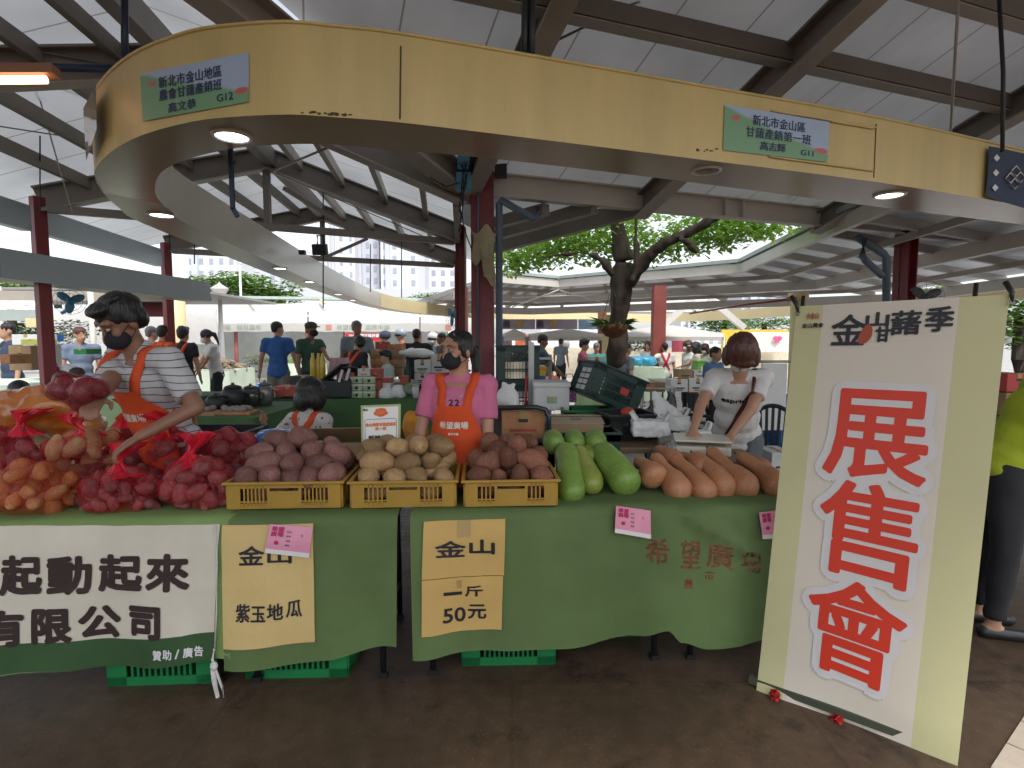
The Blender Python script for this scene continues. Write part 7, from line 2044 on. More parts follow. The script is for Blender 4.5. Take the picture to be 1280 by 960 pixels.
ob = thing('shopping_bag', 'flat orange shopping bag hanging from the arm of the woman in the white cap', 'bag', onpx(869, 10.6, .55)); part('bag_body', MB().box((0, 0, .2), (.22, .08, .4), taper=.9), C_OR, ob, bevel=.02); part('handle', MB().tube([(-.06, 0, .38), (-.04, 0, .6), (.04, 0, .6), (.06, 0, .38)], .008, 6), C_OR, ob)
pxbox('green_crate_box', 'bright green tray at the end of the sellers table', 'tray', 872, 884, 453, 466, 10.3, mat('lime_plastic', (.15, .42, .05), .4), .3, kind='foam', topm=mat('lime_plastic', (.15, .42, .05), .4), print_m=M_wbox)
for i, u in enumerate((793, 807)): sag_bag(u, 451, 11.0, .22, .15, .10, mat('cyan_film', (.05, .35, .55), .3, .2, 10), ['cyan wrapped bundle left of the courtyard red column', 'cyan wrapped bundle touching the courtyard red column'][i], i, .03, False)
stem_table('market_table', 'white table carrying the cyan bundles', 2.1, 2.9, 10.7, 11.3, 1.02, m=M_wbox, cloth=M_cl_w, hem=.4)
wp = thing('display_stand', 'plain white display panel on a stand right of the woman with auburn bob', 'panel', onpx(968, 6.0, .55))
part('panel', MB().box((0, 0, .37), (.27, .03, .72)), M_white, wp, bevel=.004); part('top_rail', MB().tube([(-.2, 0, .75), (.2, 0, .75)], .014, 8), M_alu, wp)
for sx in (-.12, .12): part('leg', MB().tube([(sx, 0, -.55), (sx, 0, .02)], .014, 6), M_alu, wp)
for i in range(3): slot_crate(onpx(986, 6.3, .3 * i + .02), .36, .36, .28, R(5), M_bluecr, ['blue crate at the bottom of the stack by the tall banner', 'blue crate in the middle of the stack by the tall banner', 'blue crate on top of the stack by the tall banner'][i], 'blue crates stacked by the tall banner')
for u0, u1, v0, v1, m, lab in ((1258, 1290, 467, 490, mat('red_tray', (.5, .05, .04), .4), 'red plastic tray right of the tall banner'), (1256, 1290, 491, 520, M_kraft, 'kraft carton under the red tray right of the tall banner'), (1256, 1290, 521, 560, M_kraft, 'brown carton below the kraft one right of the tall banner')):
    pxbox('carton', lab, 'carton', u0, u1, v0, v1, 4.6, m, .4)
stem_table('market_table', 'wooden table under the cartons right of the tall banner', 4.0, 4.7, 4.55, 5.2, .63)
# ================================================================== courtyard wing, tree and background
M_gut = mat('grey_green_gutter', (.36, .42, .39), .45, .1, 2, dirt=.15)
M_under = mat('soffit_white', (.55, .54, .52), .6, .06, 2)
cw = thing('courtyard_pavilion', 'low pavilion wing round the courtyard tree with grey green gutter and pale rafters', 'pavilion', (2, 13, 0))
ZE = 3.1
def pz(u, v, z): return atz(u, v, z)
Ep = [pz(1034, 276, ZE), pz(928, 327, ZE), pz(699, 348, ZE), pz(622, 341, ZE)]
Ep[0] = Ep[1] + (Ep[0] - Ep[1]) * 1.5
cen = V((1.6, 9.5, ZE))
bk = []
for i, p in enumerate(Ep):
    d_ = (p - cen); d_.z = 0; d_.normalize(); bk.append(p + d_ * 6.0 + V((0, 0, -.30)))
bk[0] = Ep[0] + V((5.5, 1.5, -.3))
for i in range(3):
    sheet('roof_sheet', [[Ep[i], Ep[i + 1], bk[i + 1], bk[i]]], M_roof2, cw, (Ep[i + 1] - Ep[i]))
    part('gutter', MB().beam(Ep[i] + V((0, 0, .02)), Ep[i + 1] + V((0, 0, .02)), .16, .07), M_gut, cw, world=True)
    part('eave_beam', MB().beam(Ep[i] - V((0, 0, .13)), Ep[i + 1] - V((0, 0, .13)), .08, .18), M_offw, cw, world=True)
    a0, a1 = Ep[i].lerp(bk[i], .42), Ep[i + 1].lerp(bk[i + 1], .42)
    a0.z = a1.z = ZE - .32
    part('inner_beam', MB().beam(a0, a1, .12, .2), M_offw, cw, world=True)
    a0, a1 = Ep[i].lerp(bk[i], .95), Ep[i + 1].lerp(bk[i + 1], .95); a0.z = a1.z = ZE - .50
    part('inner_beam', MB().beam(a0, a1, .12, .22), M_offw, cw, world=True)
    for k in range(6):
        q0, q1 = Ep[i].lerp(Ep[i + 1], (k + .3) / 6), bk[i].lerp(bk[i + 1], (k + .3) / 6)
        part('rafter', MB().beam(q0 - V((0, 0, .07)), q1 - V((0, 0, .07)), .06, .12), M_under if k % 2 else M_steel, cw, world=True)
    for k in range(3):
        q0, q1 = Ep[i].lerp(bk[i], .2 + k * .25), Ep[i + 1].lerp(bk[i + 1], .2 + k * .25)
        part('purlin', MB().beam(q0 - V((0, 0, .16)), q1 - V((0, 0, .16)), .06, .09), M_steel, cw, world=True)
def rcol(u, v0, v1, Y, w_):
    p = onpx(u, Y, 0); part('column', MB().box((p.x, p.y, 1.36), (w_, w_, 2.72)).box((p.x, p.y, .03), (w_ * 1.5, w_ * 1.5, .06)), mat('faded_red_column', (.25, .06, .05), .5, .15, 3, dirt=.2), cw, world=True)
rcol(822, 365, 505, 12.2, .26); rcol(752, 372, 390, 19, .26); rcol(582, 400, 500, 12.5, .12)
for (u0, v0, u1, v1, Y) in ((826, 402, 866, 374, 19.0), (930, 402, 886, 374, 19.0)): part('raking_post', MB().beam(at(u0, v0 + 8, Y), at(u1, v1, Y), .2, .2), M_offw, cw, world=True)
for (u0, v0, u1, v1, Y) in ((699, 362, 640, 384, 14), (840, 365, 640, 372, 14), (830, 366, 990, 372, 13), (700, 363, 760, 380, 14), (880, 388, 1000, 371, 11)): part('tie_rod', MB().tube([at(u0, v0, Y), at(u1, v1, Y)], .016, 6), M_offw, cw, world=True)
mbp = at(990, 374, 6.5)
solo('red_cable_ties', MB().tube([at(862, 392, 9), at(930, 381, 8), at(990, 374, 7)], .014, 6).box(mbp, (.09, .05, .05)), mat('red_tape', (.4, .04, .03), .5), 'red taped cable running to the left top corner of the tall banner', 'cable')
for u, v, Y, m, rz, lab in ((88, 376, 6.6, mat('blue_fan', (.05, .22, .36), .35), 30, 'blue wall fan on the left red column'), (566, 394, 9.5, mat('blue_fan', (.05, .22, .36), .35), -50, 'blue wall fan beside the second central column'), (1156, 371, 7.2, mat('grey_fan', (.12, .13, .14), .35), -20, 'dark grey wall fan peeping out over the tall banner')):
    th = thing('wall_fan', lab, 'fan', at(u, v, Y), R(rz), 'wall fans on the columns')
    k = 1.0 if Y < 7 else 1.25
    mb = MB()
    for j in range(4): mb.tube([((.16 - j * .04) * k * math.cos(a), -.03 - .012 * j, (.16 - j * .04) * k * math.sin(a)) for a in [i * math.pi / 10 for i in range(21)]], .0022, 4, cap=False)
    for j in range(12): a = j * math.pi / 6; mb.tube([(0, -.07, 0), (.16 * k * math.cos(a), -.03, .16 * k * math.sin(a)), (.14 * k * math.cos(a), .03, .14 * k * math.sin(a))], .0018, 4)
    part('guard', mb, m, th)
    for j in range(3):
        a = j * 2.09 + .4; part('blade', MB().ell((.075 * k * math.cos(a), -.01, .075 * k * math.sin(a)), (.075 * k, .008, .045 * k), Matrix.Rotation(-a, 3, 'Y')), m, th)
    part('motor', MB().cap((0, 0, 0), (0, .12, 0), .045, .04), m, th); part('bracket', MB().tube([(0, .1, 0), (.0, .16, -.06), (-.12, .2, -.14)], .02, 6), m, th)

# ---- courtyard tree
def bark_mat():
    m, t, b = nt('tree_bark'); L = t.links.new
    tc = N(t, 'ShaderNodeTexCoord'); mp = N(t, 'ShaderNodeMapping'); mp.inputs['Scale'].default_value = (9, 9, 1.6); L(tc.outputs['Object'], mp.inputs[0])
    n1 = N(t, 'ShaderNodeTexNoise', i_Scale=1.6, i_Detail=8.0, i_Roughness=.7); L(mp.outputs[0], n1.inputs['Vector'])
    mx = N(t, 'ShaderNodeMix', data_type='RGBA'); L(n1.outputs['Fac'], mx.inputs[0]); mx.inputs[6].default_value = (.016, .011, .009, 1); mx.inputs[7].default_value = (.095, .070, .052, 1)
    L(mx.outputs[2], b.inputs['Base Color']); b.inputs['Roughness'].default_value = .9
    bp = N(t, 'ShaderNodeBump', i_Strength=.9, i_Distance=.03); L(n1.outputs['Fac'], bp.inputs['Height']); L(bp.outputs[0], b.inputs['Normal'])
    return m
M_bark = bark_mat()
def leaf_mat(name, c, c2, tr):
    m, t, b = nt(name); L = t.links.new
    g_ = N(t, 'ShaderNodeNewGeometry'); r_ = N(t, 'ShaderNodeMix', data_type='RGBA'); L(g_.outputs['Random Per Island'], r_.inputs[0]); r_.inputs[6].default_value = rgba(c); r_.inputs[7].default_value = rgba(c2)
    L(r_.outputs[2], b.inputs['Base Color']); b.inputs['Roughness'].default_value = .5
    ts = N(t, 'ShaderNodeBsdfTranslucent'); L(r_.outputs[2], ts.inputs['Color']); ms = N(t, 'ShaderNodeMixShader'); ms.inputs[0].default_value = tr
    L(b.outputs[0], ms.inputs[1]); L(ts.outputs[0], ms.inputs[2]); L(ms.outputs[0], t.nodes['Material Output'].inputs[0])
    return m
M_leaf = leaf_mat('leaf_green', (.22, .42, .06), (.52, .68, .18), .64)
M_leafd = leaf_mat('leaf_dark', (.03, .09, .018), (.08, .17, .03), .35)
def leaves(mb, c, rad, n_, size, rnd, droop=.5, hollow=.35):
    for _ in range(n_):
        d_ = V((rnd.gauss(0, 1), rnd.gauss(0, 1), rnd.gauss(0, 1))).normalized(); k = (hollow + (1 - hollow) * rnd.random()) ** .6
        p = V(c) + V((d_.x * rad[0] * k, d_.y * rad[1] * k, d_.z * rad[2] * k))
        a = rnd.uniform(0, 6.28); f = V((math.cos(a), math.sin(a), -droop * rnd.random())).normalized(); sd = f.cross(V((rnd.uniform(-.5, .5), rnd.uniform(-.5, .5), 1))).normalized()
        s_ = size * rnd.uniform(.6, 1.3)
        mb.add([p, p + f * s_ * .45 + sd * s_ * .26, p + f * s_, p + f * s_ * .45 - sd * s_ * .26], [(0, 1, 2, 3)])
    return mb
TY = 8.3
tree = thing('courtyard_tree', 'old broadleaf tree with forked dark trunk and bright green crown in the courtyard', 'tree', onpx(772, TY, 0))
mb = MB()
trunk = [(771, 560, .25), (771, 520, .235), (771, 470, .215), (772, 430, .20), (773, 400, .20), (776, 370, .225), (778, 345, .25), (779, 325, .22), (775, 300, .16), (770, 270, .13), (764, 225, .10)]
P = [at(u_, v_, TY) for u_, v_, r in trunk]; P[0].z = 0
mb.tube(smoothpath(P, 3), [x * .68 for i in range(len(trunk) - 1) for x in [trunk[i][2] + (trunk[i + 1][2] - trunk[i][2]) * k / 3 for k in range(3)]] + [trunk[-1][2]], 14)
P2 = [(786, 352, .15), (797, 336, .13), (812, 318, .12), (829, 305, .115), (848, 296, .10), (872, 284, .085), (900, 270, .07), (940, 250, .05)]
mb.tube([at(a, b, TY - .1 - i * .12) for i, (a, b, c) in enumerate(P2)], [c * .72 for _, _, c in P2], 12)
P3 = [(790, 352, .06), (793, 338, .05), (795, 320, .045), (795, 300, .04), (796, 270, .035)]
mb.tube([at(a, b, TY - .3) for a, b, c in P3], [c * .75 for _, _, c in P3], 8)
P4 = [(766, 345, .08), (756, 330, .07), (745, 320, .05), (728, 316, .035), (700, 318, .025), (680, 322, .015)]
mb.tube([at(a, b, TY - .2) for a, b, c in P4], [c * .7 for _, _, c in P4], 8)
P5 = [(848, 298, .04), (862, 304, .03), (868, 314, .025), (880, 318, .02), (890, 326, .012)]
mb.tube([at(a, b, TY - .7) for a, b, c in P5], [c for _, _, c in P5], 8)
fuse('trunk', mb, M_bark, .025, tree, smooth=2, world=True, disp=noise_disp(.035, 5, 2, (1.6, 1.6, .6)))
rnd = random.Random(4); mb = MB()
for u_, v_, Y, r_, n_ in ((636, 325, 9.8, (.45, .6, .28), 380), (662, 318, 9.6, (.5, .6, .30), 420), (700, 312, 9.4, (.6, .7, .30), 450), (720, 290, 9.0, (.6, .8, .4), 520), (745, 300, 8.8, (.5, .8, .4), 420), (790, 292, 9.1, (.5, .8, .4), 380), (815, 310, 9.2, (.45, .7, .28), 330), (850, 300, 8.9, (.5, .8, .3), 480), (890, 288, 8.5, (.55, .8, .35), 520), (930, 280, 8.3, (.55, .8, .32), 480), (965, 276, 8.4, (.5, .8, .3), 400), (760, 225, 8.3, (2.2, 1.6, .7), 1200), (860, 205, 8.2, (2.0, 1.6, .8), 1200), (690, 250, 8.8, (1.2, 1.2, .6), 800), (930, 240, 8.0, (1.2, 1.2, .6), 800)):
    leaves(mb, at(u_, v_, Y), r_, int(n_ * 1.25), .12, rnd, .9, .1)
part('crown', mb, M_leaf, tree, world=True)
hp = thing('hanging_planter', 'brown bowl planter with green leaves hung on the courtyard tree trunk', 'planter', at(767, 423, TY - .45))
part('bowl', MB().lathe([(.02, 0), (.11, .03), (.18, .10), (.215, .19), (.20, .19), (.16, .10), (.05, .04)], (0, 0, 0), 22), mat('brown_coir', (.16, .07, .035), .9, .3, 20, bump=.8, bscale=40), hp)
mb = MB(); rnd = random.Random(2)
for k in range(46):
    a = rnd.uniform(0, 6.28); r_ = rnd.uniform(.05, .3); f = V((math.cos(a), math.sin(a), rnd.uniform(-.1, .7))).normalized(); sd = f.cross(V((0, 0, 1))).normalized(); p = V((math.cos(a) * .08, math.sin(a) * .08, .18))
    l = rnd.uniform(.14, .34); mb.add([p, p + f * l * .5 + sd * .03, p + f * l - V((0, 0, .06)), p + f * l * .5 - sd * .03], [(0, 1, 2, 3)])
part('foliage', mb, M_leafd, hp)
for a in (0.6, 2.6, 4.4): part('hanger_wire', MB().tube([(.2 * math.cos(a), .2 * math.sin(a), .18), (0, .15, .75)], .004, 4), M_wire, hp)

# ---- awning row on the far side
aw = thing('awning_row', 'long white awning over the far stalls with faint lettering on its valance', 'awning', (-7, 20, 0))
M_awn = mat('white_awning_cloth', (.72, .70, .66), .8, .05, 1, trans=.35)
YA = 20.0
def awn(u0, u1, nm):
    mb = MB(); mb.grid(lambda a, b: at(u0 + (u1 - u0) * a, 379 + 25 * b + (0 if b < 1 else 0), YA + 1.2 - 1.2 * b) + V((0, 0, -.03 * math.sin(a * math.pi))), 8, 5); part('awning_cloth', mb, M_awn, aw, world=True)
    mb = MB(); mb.grid(lambda a, b: at(u0 + (u1 - u0) * a, 404 + 10.5 * b, YA) + V((0, -.02, .01 * math.sin(a * 30))), 24, 2); part('valance', mb, M_awn, aw, world=True)
for q in ((231, 384), (386, 524), (526, 566)): awn(q[0], q[1], '')
M_grn = mat('faint_green_print', (.35, .42, .36), .8); M_fred = mat('faint_red_print', (.62, .25, .2), .8)
vf = planefn(at(300, 409, YA - .04), (1, 0, 0), (0, 0, 1))
tx = MB()
for body, uc, w_ in (('希望廣場', 273, 30), ('假日農市', 311, 30), ('希望廣場', 436, 30), ('農民市集', 472, 30)):
    c = at(uc, 409, YA - .04); letter_mb(tx, body, w_ * YA / FPX, 5.5 * YA / FPX, planefn(c, (1, 0, 0), (0, 0, 1)), bold=.004, nb=4)
part('valance_lettering', tx, M_grn, aw, world=True)
for uc in (235, 251, 411, 560): part('valance_emblem', MB().box(at(uc, 409, YA - .04), (.2, .004, .17)), M_fred, aw, world=True)
for u_ in (296, 385, 432, 525): part('support_post', MB().tube([onpx(u_, YA + .3, 0), onpx(u_, YA + .3, 1.95)], .07, 8), mat('dull_red_post', (.3, .09, .08), .6), aw, world=True)
part('roof_edge', MB().beam(at(225, 371, YA + 1.6), at(575, 376, YA + 1.6), .5, .10), mat('mint_roof_edge', (.45, .56, .50), .5), aw, world=True)
part('rear_wall', MB().box(onpx(400, YA + 4, 1.3), (11, .1, 2.6)), mat('shaded_shed_wall', (.20, .21, .20), .8, .3, .6), aw, world=True)  # wall colour darkened to read as shade under the awning
for u_ in (310, 398, 470): part('awning_arm', MB().tube([at(u_, 373, YA + 1.2), at(u_ + 8, 379, YA + .6)], .04, 6), M_creamfar, aw, world=True)
nb_ = thing('notice_banner', 'red notice banner with white characters behind the grey haired man', 'banner', at(455, 428, 18))
part('cloth', MB().box(at(455, 421.5, 18), (46 * 18 / FPX, .02, 10 * 18 / FPX)), mat('red_banner_cloth', (.55, .03, .05), .7), nb_, world=True)
tx = MB(); letter_mb(tx, '2019全國甘藷評鑑', 38 * 18 / FPX, 4.2 * 18 / FPX, planefn(at(455, 419.5, 17.97), (1, 0, 0), (0, 0, 1)), bold=.004, nb=4); letter_mb(tx, '展售會', 14 * 18 / FPX, 3.4 * 18 / FPX, planefn(at(458, 424.5, 17.97), (1, 0, 0), (0, 0, 1)), bold=.004, nb=4)
part('lettering', tx, M_white, nb_, world=True)
for u_ in (433, 478): part('pole', MB().tube([onpx(u_, 18.05, 0), onpx(u_, 18.05, 1.85)], .02, 6), M_alu, nb_, world=True)
# stalls under the awning: tables with goods
for i, (u0, u1) in enumerate(((300, 340), (345, 400), (500, 560))):
    x0, x1 = (u0 - 640) / FPX * 18.6, (u1 - 640) / FPX * 18.6
    stem_table('market_table', ['far table of produce between the lamp post and the man in blue', 'far table of produce behind the man in blue', 'far table of produce behind the motorcyclists'][i], x0, x1, 18.4, 19.2, .8, m=M_alu, cloth=M_cl_w if i else None, hem=.3)
    mb = leaves(MB(), V(((x0 + x1) / 2, 18.8, .95)), ((x1 - x0) * .45, .3, .18), 260, .12, random.Random(i), .2, .2)
    solo('vegetable_heap', mb, [leaf_mat('pale_leaf', (.30, .40, .12), (.5, .52, .25), .2), M_leaf, M_leafd][i], ['heap of pale leafy vegetables on the far table by the lamp post', 'heap of green vegetables on the far table behind the man in blue', 'heap of dark vegetables on the far table behind the motorcyclists'][i], 'vegetables')
lp_ = thing('lamp_post', 'white street lamp with a cone shaped head in front of the white awning', 'street lamp', onpx(278, 16, 0))
part('pole', MB().tube([(0, 0, 0), (0, 0, 2.72)], [.09, .055], 10), M_white, lp_); part('lamp_head', MB().lathe([(.05, 2.70), (.10, 2.80), (.22, 3.0), (.24, 3.04), (.05, 3.16), (.0, 3.22)], (0, 0, 0), 12), mat('frosted_lamp', (.75, .74, .68), .3, trans=.2), lp_)
solo('flag_pole', MB().tube([onpx(304, 26, 0), onpx(304, 26, 5.1)], .05, 8).lathe([(.001, 5.2), (.09, 5.15), (.05, 5.08)], onpx(304, 26, 0), 10), M_white, 'thin white pole rising in front of the round tree', 'pole')
yc = thing('yellow_column', 'pale yellow round column behind the man in stripes', 'column', onpx(222, 13, 0)); part('shaft', MB().lathe([(.21, 0), (.21, 3.0)], (0, 0, 0), 20), M_creamfar, yc); part('capital', MB().lathe([(.21, 2.55), (.26, 2.62), (.26, 2.75)], (0, 0, 0), 20), M_creamfar, yc)
yc2 = thing('yellow_column', 'pale yellow round column left of the tall banner', 'column', onpx(995, 9.5, 0)); part('shaft', MB().lathe([(.12, 0), (.12, 2.3)], (0, 0, 0), 18), M_creamfar, yc2); part('capital', MB().lathe([(.12, 2.2), (.16, 2.24), (.16, 2.34)], (0, 0, 0), 18), M_creamfar, yc2)
yc3 = copy_tree(yc2, onpx(757, 17, 0), 0, 'pale yellow round column right behind the courtyard tree')
# far left structures
fb_ = thing('far_shelter', 'grey beamed market shelter with pink striped awning at the far left', 'shelter', (-9, 13, 0))
part('fascia_beam', MB().beam(at(-60, 370, 11), at(262, 371, 15), .2, .22), M_steel, fb_, world=True); part('fascia_beam', MB().beam(at(-60, 394, 10.5), at(56, 394, 10.8), .2, .20), M_gut, fb_, world=True)
part('roof_sheet', MB().box((-12, 15.5, 2.75), (9, 5, .06)), M_roof2, fb_, world=True)
mb = MB(); mb.grid(lambda a, b: at(168 + 50 * a, 377 + 19 * b, 17.5 - b), 4, 6); o = part('awning_cloth', mb, mat('pink_awning', (.62, .20, .24), .8, .05), fb_, world=True)
mb = MB()
for k in range(3): mb.grid(lambda a, b: at(168 + 50 * a, 380.5 + 6 * k + 1.8 * b, 17.4 - (k * .3)), 2, 1)
part('awning_stripe', mb, M_awn, fb_, world=True)
part('rear_wall', MB().box(at(160, 408, 19), (6, .1, 1.2)), M_white, fb_, world=True)
for u_ in (4, 118, 165): part('post', MB().tube([onpx(u_, 12.5, 0), onpx(u_, 12.5, 2.75)], .06, 8), M_offw, fb_, world=True)
for u0, u1, v, Y in ((-30, 57, 379, 9.5), (-30, 34, 384, 9.2)):
    th = thing('tube_lamp', 'lit white tube lamp under the grey beams left of the left red column, %s' % ('upper' if v < 380 else 'lower'), 'lamp', at((u0 + u1) / 2, v, Y)); part('tube', MB().tube([at(u0, v, Y), at(u1, v, Y)], .03, 8), emis('tube_white', (1, .97, .98), 3.0), th, world=True); part('lamp_housing', MB().beam(at(u0, v - 2, Y), at(u1, v - 2, Y), .1, .03), M_white, th, world=True)
sg = thing('hanging_card', 'small cream card hanging from the grey beams beside the left red column', 'sign', at(40, 404, 9.8)); part('card', MB().box(at(40, 403.5, 9.8), (.22, .01, .16)), M_creamfar, sg, world=True); part('string', MB().tube([at(40, 397, 9.8), at(40, 401, 9.8)], .006, 4), M_wire, sg, world=True)
# round trees and hedges
def bushy(u_, v_, Y, rx, rz_, name, label, n_=1600, size=.35, m=None, seed=1, cat='tree', group=None):
    c = at(u_, v_, Y); th = thing(name, label, cat, (c.x, c.y, 0), group=group); rnd = random.Random(seed); mb = MB()
    for k in range(9):
        a = rnd.uniform(0, 6.28); r_ = rnd.uniform(.2, .62)
        leaves(mb, (c.x + math.cos(a) * rx * r_, c.y + math.sin(a) * rx * .5 * r_, c.z + rnd.uniform(-.35, .4) * rz_), (rx * .5, rx * .4, rz_ * .55), n_ // 9, size, rnd, .5, .45)
    part('crown', mb, m or M_leafd, th, world=True)
    if cat == 'tree': part('trunk', MB().tube([(0, 0, 0), (.1, 0, c.z * .5), (0, 0, c.z)], [.25, .2, .12], 10), M_bark, th)
    return th
M_leafl = leaf_mat('leaf_light_green', (.09, .20, .035), (.20, .34, .07), .3)  # lighter green leaves of the far trees and shrubs
bushy(285, 362, 30, 2.6, 1.2, 'round_tree', 'round light green tree behind the white street lamp', 2600, .30, M_leafl, 1)
bushy(335, 367, 31, 1.9, .9, 'round_tree', 'lower round tree right of the white street lamp', 1800, .28, M_leafl, 2)
bushy(540, 376, 30, 1.4, .55, 'round_tree', 'small round tree above the far fascia left of the second central column', 1300, .22, M_leafl, 3)
for i, (u_, v_, Y) in enumerate(((10, 357, 26), (70, 358, 27), (130, 360, 28), (20, 412, 16), (70, 416, 16))):
    bushy(u_, v_, Y, 2.2 if i < 3 else 1.2, .55, 'hedge_tree' if i < 3 else 'shrub', ['tree at the far left edge over the pale blue fascia', 'tree behind the left red column over the pale blue fascia', 'tree right of the left red column over the pale blue fascia', 'light green shrub at the far left edge below the grey beams', 'light green shrub behind the left red column'][i], 1000, .25 if i < 3 else .12, M_leafl, i + 5, 'tree' if i < 3 else 'shrub')
bushy(905, 404, 26, 1.9, .9, 'round_tree', 'tree behind the white tent right of the courtyard red column', 1500, .22, M_leafl, 11)
bushy(955, 404, 30, 1.9, .8, 'round_tree', 'tree further right behind the woman with auburn bob', 1300, .22, M_leafl, 12)
bushy(1275, 395, 14, 1.2, 1.0, 'round_tree', 'tree right of the tall banner', 1300, .2, M_leafl, 13)
bushy(1200, 364, 26, 3.4, .35, 'hedge_tree', 'tree strip above the tall banner under the far roof', 1400, .25, M_leafl, 14)
bushy(790, 433, 21, 1.6, .35, 'shrub', 'low dark shrub between the tree trunk and the courtyard red column', 700, .14, M_leafd, 15, 'shrub')
# posters and tents on the far right
po = thing('poster_wall', 'row of mauve posters with golden sheaves above the white awning behind the tree', 'poster', at(686, 405, 19))
def rectpx(u0, u1, v0, v1, Y): return [at(u0, v0, Y), at(u0, v1, Y), at(u1, v1, Y), at(u1, v0, Y)]
for i, (u0, u1) in enumerate(((628, 669), (670, 722))):
    part('poster', MB().slab(rectpx(u0, u1, 399, 411.5, 19), (0, .05, 0)), mat('mauve_poster', (.46, .40, .50), .6, .2, 1.5), po, world=True)
    mb = MB()
    for k in range(5): mb.cap(at(u0 + 20 + k * .8, 411, 18.97), at(u0 + 18 + k * 1.7, 400.5 + abs(k - 2), 18.97), .012, .035, 6)
    part('golden_sheaf', mb, mat('golden_print', (.60, .40, .16), .6, .2), po, world=True)
    tx = MB(); letter_mb(tx, '農', .25, .25, planefn(at(u0 + 5, 405, 18.96), (1, 0, 0), (0, 0, 1)), bold=.01, nb=4); part('lettering', tx, mat('dark_mauve_print', (.10, .07, .14), .6), po, world=True)
part('poster', MB().slab(rectpx(723, 768, 399, 411.5, 19), (0, .05, 0)), mat('sky_blue_poster', (.30, .45, .60), .6, .35, 1.5), po, world=True)
tn = thing('white_tent', 'white tent canopy row behind the courtyard tree', 'tent', at(730, 416, 18))
for u0, u1 in ((628, 658), (660, 760), (762, 905)):
    mb = MB(); um = (u0 + u1) / 2
    Yt = 18.6
    A, B_, C_2, D_, Tp = at(u0, 421, Yt - 1), at(u1, 421, Yt - 1), at(u1, 417, Yt + 2), at(u0, 417, Yt + 2), at(um, 405 if u0 > 700 else 411, Yt + .5)
    mb.add([A, B_, C_2, D_, Tp], [(0, 1, 4), (1, 2, 4), (2, 3, 4), (3, 0, 4)]); mb.slab([A, B_, B_ - V((0, 0, .12)), A - V((0, 0, .12))], (0, .02, 0)); part('canopy', mb, M_awn, tn, world=True)
    for p in (A, B_): part('post', MB().tube([V((p.x, p.y, 0)), p], .04, 6), M_alu, tn, world=True)
fw = thing('far_stall_wall', 'pale far stall wall with yellow and red boards behind the row of sellers', 'wall', onpx(800, 24, 0))
part('wall', MB().box(onpx(830, 24.2, .65), (14, .1, 1.3)), mat('cream_wall', (.66, .60, .46), .8, .1), fw, world=True)
for u0, u1, v0, v1, m, nm in ((902, 985, 412, 440, mat('yellow_board', (.70, .48, .05), .6, .1), 'yellow_board'), (840, 858, 416, 440, mat('maroon_board', (.35, .05, .08), .6, .15), 'maroon_board'), (644, 664, 418, 440, mat('orange_board', (.55, .14, .05), .6, .4, 8), 'orange_board'), (626, 640, 420, 446, mat('dark_board', (.08, .05, .06), .6, .4, 8), 'dark_board'), (930, 988, 415, 440, mat('white_board', (.70, .69, .62), .6), 'white_board')):
    part(nm, MB().slab(rectpx(u0, u1, v0, v1, 23.5 if nm != 'white_board' else 23.3), (0, .05, 0)), m, fw, world=True)
mb = MB(); c = at(972, 424, 23.2)
for dx in (-.08, .08): mb.ell(c + V((dx, 0, .04)), (.11, .01, .09))
mb.add([c + V((-.18, -.005, .02)), c + V((.18, -.005, .02)), c + V((0, -.005, -.18))], [(0, 1, 2)]); part('heart_mark', mb, mat('pink_heart', (.7, .1, .25), .6), fw, world=True)
cl_ = thing('wall_clock', 'round pale clock on the far wall left of the tree trunk', 'clock', at(705, 431, 22)); mb = MB(); mb.lathe([(.0, 0), (.18, 0), (.2, .03)], (0, 0, 0), 22, Matrix.Rotation(R(90), 3, 'X')); part('dial', mb, M_white, cl_); mb = MB(); mb.lathe([(.2, 0), (.225, .03), (.2, .05)], (0, 0, 0), 22, Matrix.Rotation(R(90), 3, 'X')); part('rim', mb, M_alu, cl_)
mb = MB(); mb.tube([(0, -.03, 0), (.0, -.03, .12)], .01, 4).tube([(0, -.03, 0), (.08, -.03, -.03)], .01, 4); part('hand', mb, M_black, cl_)
# distant blocks
M_hz = mat('hazy_wall', (.70, .71, .73), .8, .03, .05); M_hz2 = mat('hazy_wall_mint', (.60, .70, .68), .8, .03, .05); M_hz3 = mat('hazy_wall_grey', (.56, .58, .63), .8, .03, .05); M_hw = mat('hazy_window', (.36, .40, .48), .4, .1, 1)  # pale colours stand in for haze over the distant blocks
def tower(u0, u1, vt, Y, m, label, cols, rows, vb=423, m2=None, floorh=3.2):
    x0, x1 = (u0 - 640) / FPX * Y, (u1 - 640) / FPX * Y; zt_ = at(u0, vt, Y).z
    th = thing('apartment_tower', label, 'building', ((x0 + x1) / 2, Y, 0), group='hazy apartment towers beyond the market'); W = x1 - x0
    part('wall', MB().box((0, 6, zt_ / 2), (W, 12, zt_)), m, th)
    part('roof', MB().box((0, 6, zt_ + .5), (W * .96, 11.5, 1.0)), M_hz3, th)
    if m2: part('panel_strip', MB().box((W * .18, -.1, zt_ / 2), (W * .26, .2, zt_ * .98)), m2, th)
    rnd = random.Random(int(u0))
    n_ = 0; zz = zt_ - 2.5
    for c_ in range(cols):
        mb = MB(); z = zt_ - 2.2
        while z > 2:
            mb.box((-W / 2 + W * (c_ + .5) / cols, -.06, z), (W / cols * .42, .12, 1.5)); 
            z -= floorh
        part('window', mb, M_hw, th)['kind'] = 'stuff'
    part('balcony', MB().box((-W * .3, -.5, zt_ * .5), (W * .12, 1.0, zt_ * .96)), M_hz3, th)
    return th
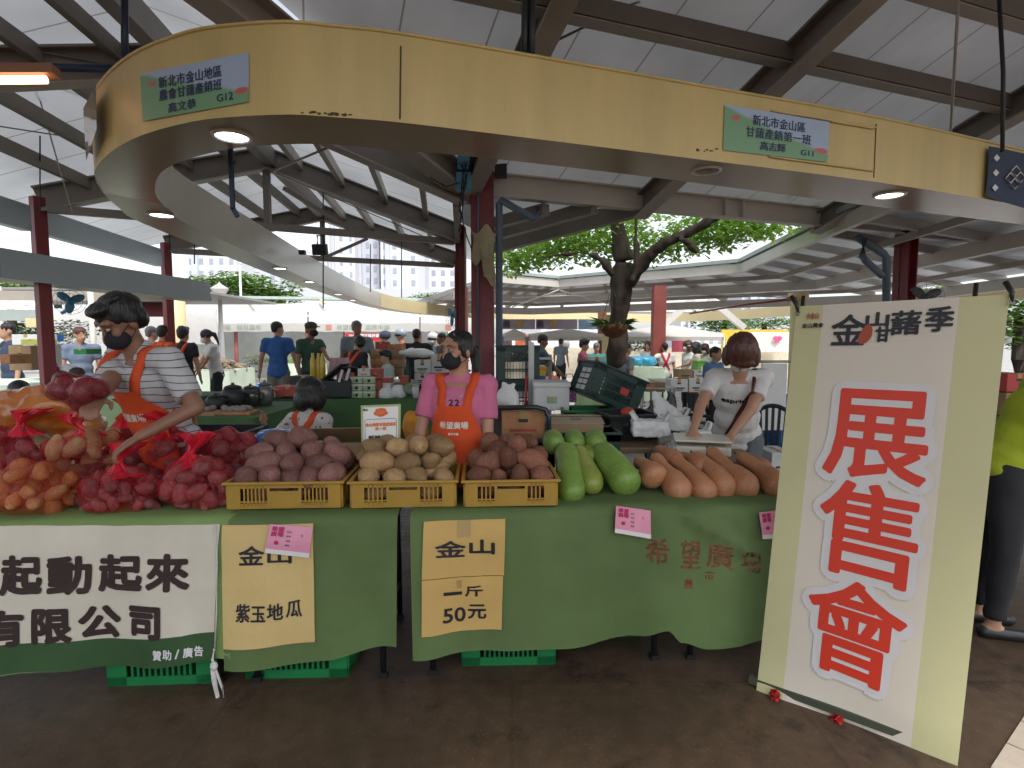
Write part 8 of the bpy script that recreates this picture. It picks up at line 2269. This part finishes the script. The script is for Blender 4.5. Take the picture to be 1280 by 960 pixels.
tower(238, 300, 316, 150, M_hz, 'pale apartment block low on the left above the round tree', 5, 0)
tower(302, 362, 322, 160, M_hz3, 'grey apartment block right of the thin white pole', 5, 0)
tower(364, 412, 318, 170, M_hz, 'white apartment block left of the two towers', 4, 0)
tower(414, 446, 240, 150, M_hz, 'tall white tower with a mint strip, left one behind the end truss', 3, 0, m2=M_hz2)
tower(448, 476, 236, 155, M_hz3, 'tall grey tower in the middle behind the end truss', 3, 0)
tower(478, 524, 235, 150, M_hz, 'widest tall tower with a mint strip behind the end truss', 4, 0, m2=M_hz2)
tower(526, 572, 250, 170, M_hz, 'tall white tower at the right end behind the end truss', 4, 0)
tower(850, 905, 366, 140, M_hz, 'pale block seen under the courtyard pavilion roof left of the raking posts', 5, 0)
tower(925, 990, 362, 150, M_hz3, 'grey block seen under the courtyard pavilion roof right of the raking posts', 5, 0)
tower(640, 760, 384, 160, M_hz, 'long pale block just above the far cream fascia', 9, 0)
vd = thing('viaduct', 'long pale elevated road wall behind the round trees', 'bridge', (-12, 60, 0))
part('deck', MB().box((-14, 60, 5.4), (70, 6, 1.5)), M_hz, vd, world=True); part('parapet', MB().box((-14, 57.1, 6.5), (70, .3, .8)), M_hz3, vd, world=True)
for x in (-40, -26, -12, 2): part('pier', MB().box((x, 60, 2.3), (2, 3, 4.6)), M_hz, vd, world=True)
# paved street beyond with parked scooters
def scooter(u_, Y, rz, m, label):
    th = thing('parked_scooter', label, 'scooter', onpx(u_, Y, 0), R(rz), 'parked scooters by the far stalls')
    mb = MB(); mb.cap((-.45, 0, .45), (.0, 0, .30), .12, .10); mb.cap((-.55, 0, .55), (-.35, 0, .62), .13, .13); mb.cap((.35, 0, .35), (.48, 0, .85), .12, .09); mb.cap((0, 0, .28), (.35, 0, .30), .10, .10)
    fuse('body', mb, m, .03, th, smooth=3); part('seat', MB().ell((-.35, 0, .74), (.36, .14, .06)), M_black, th)
    for x in (-.55, .58):
        w_ = part('wheel', MB().lathe([(.12, -.05), (.22, -.05), (.25, 0), (.22, .05), (.12, .05)], (x, 0, .25), 18, Matrix.Rotation(R(90), 3, 'X')), M_black, th)
    part('handlebar', MB().tube([(.42, -.3, 1.0), (.5, 0, .98), (.42, .3, 1.0)], .02, 6), M_black, th); part('headlight', MB().ell((.58, 0, .86), (.05, .08, .07)), M_white, th)
    return th
scooter(322, 15, 20, M_bluecr, 'blue parked scooter between the lamp post and the man in blue'); scooter(560, 15.5, 160, M_rbox, 'red parked scooter behind the man in the brown jacket')
bpy.data.scenes.remove(SCR)
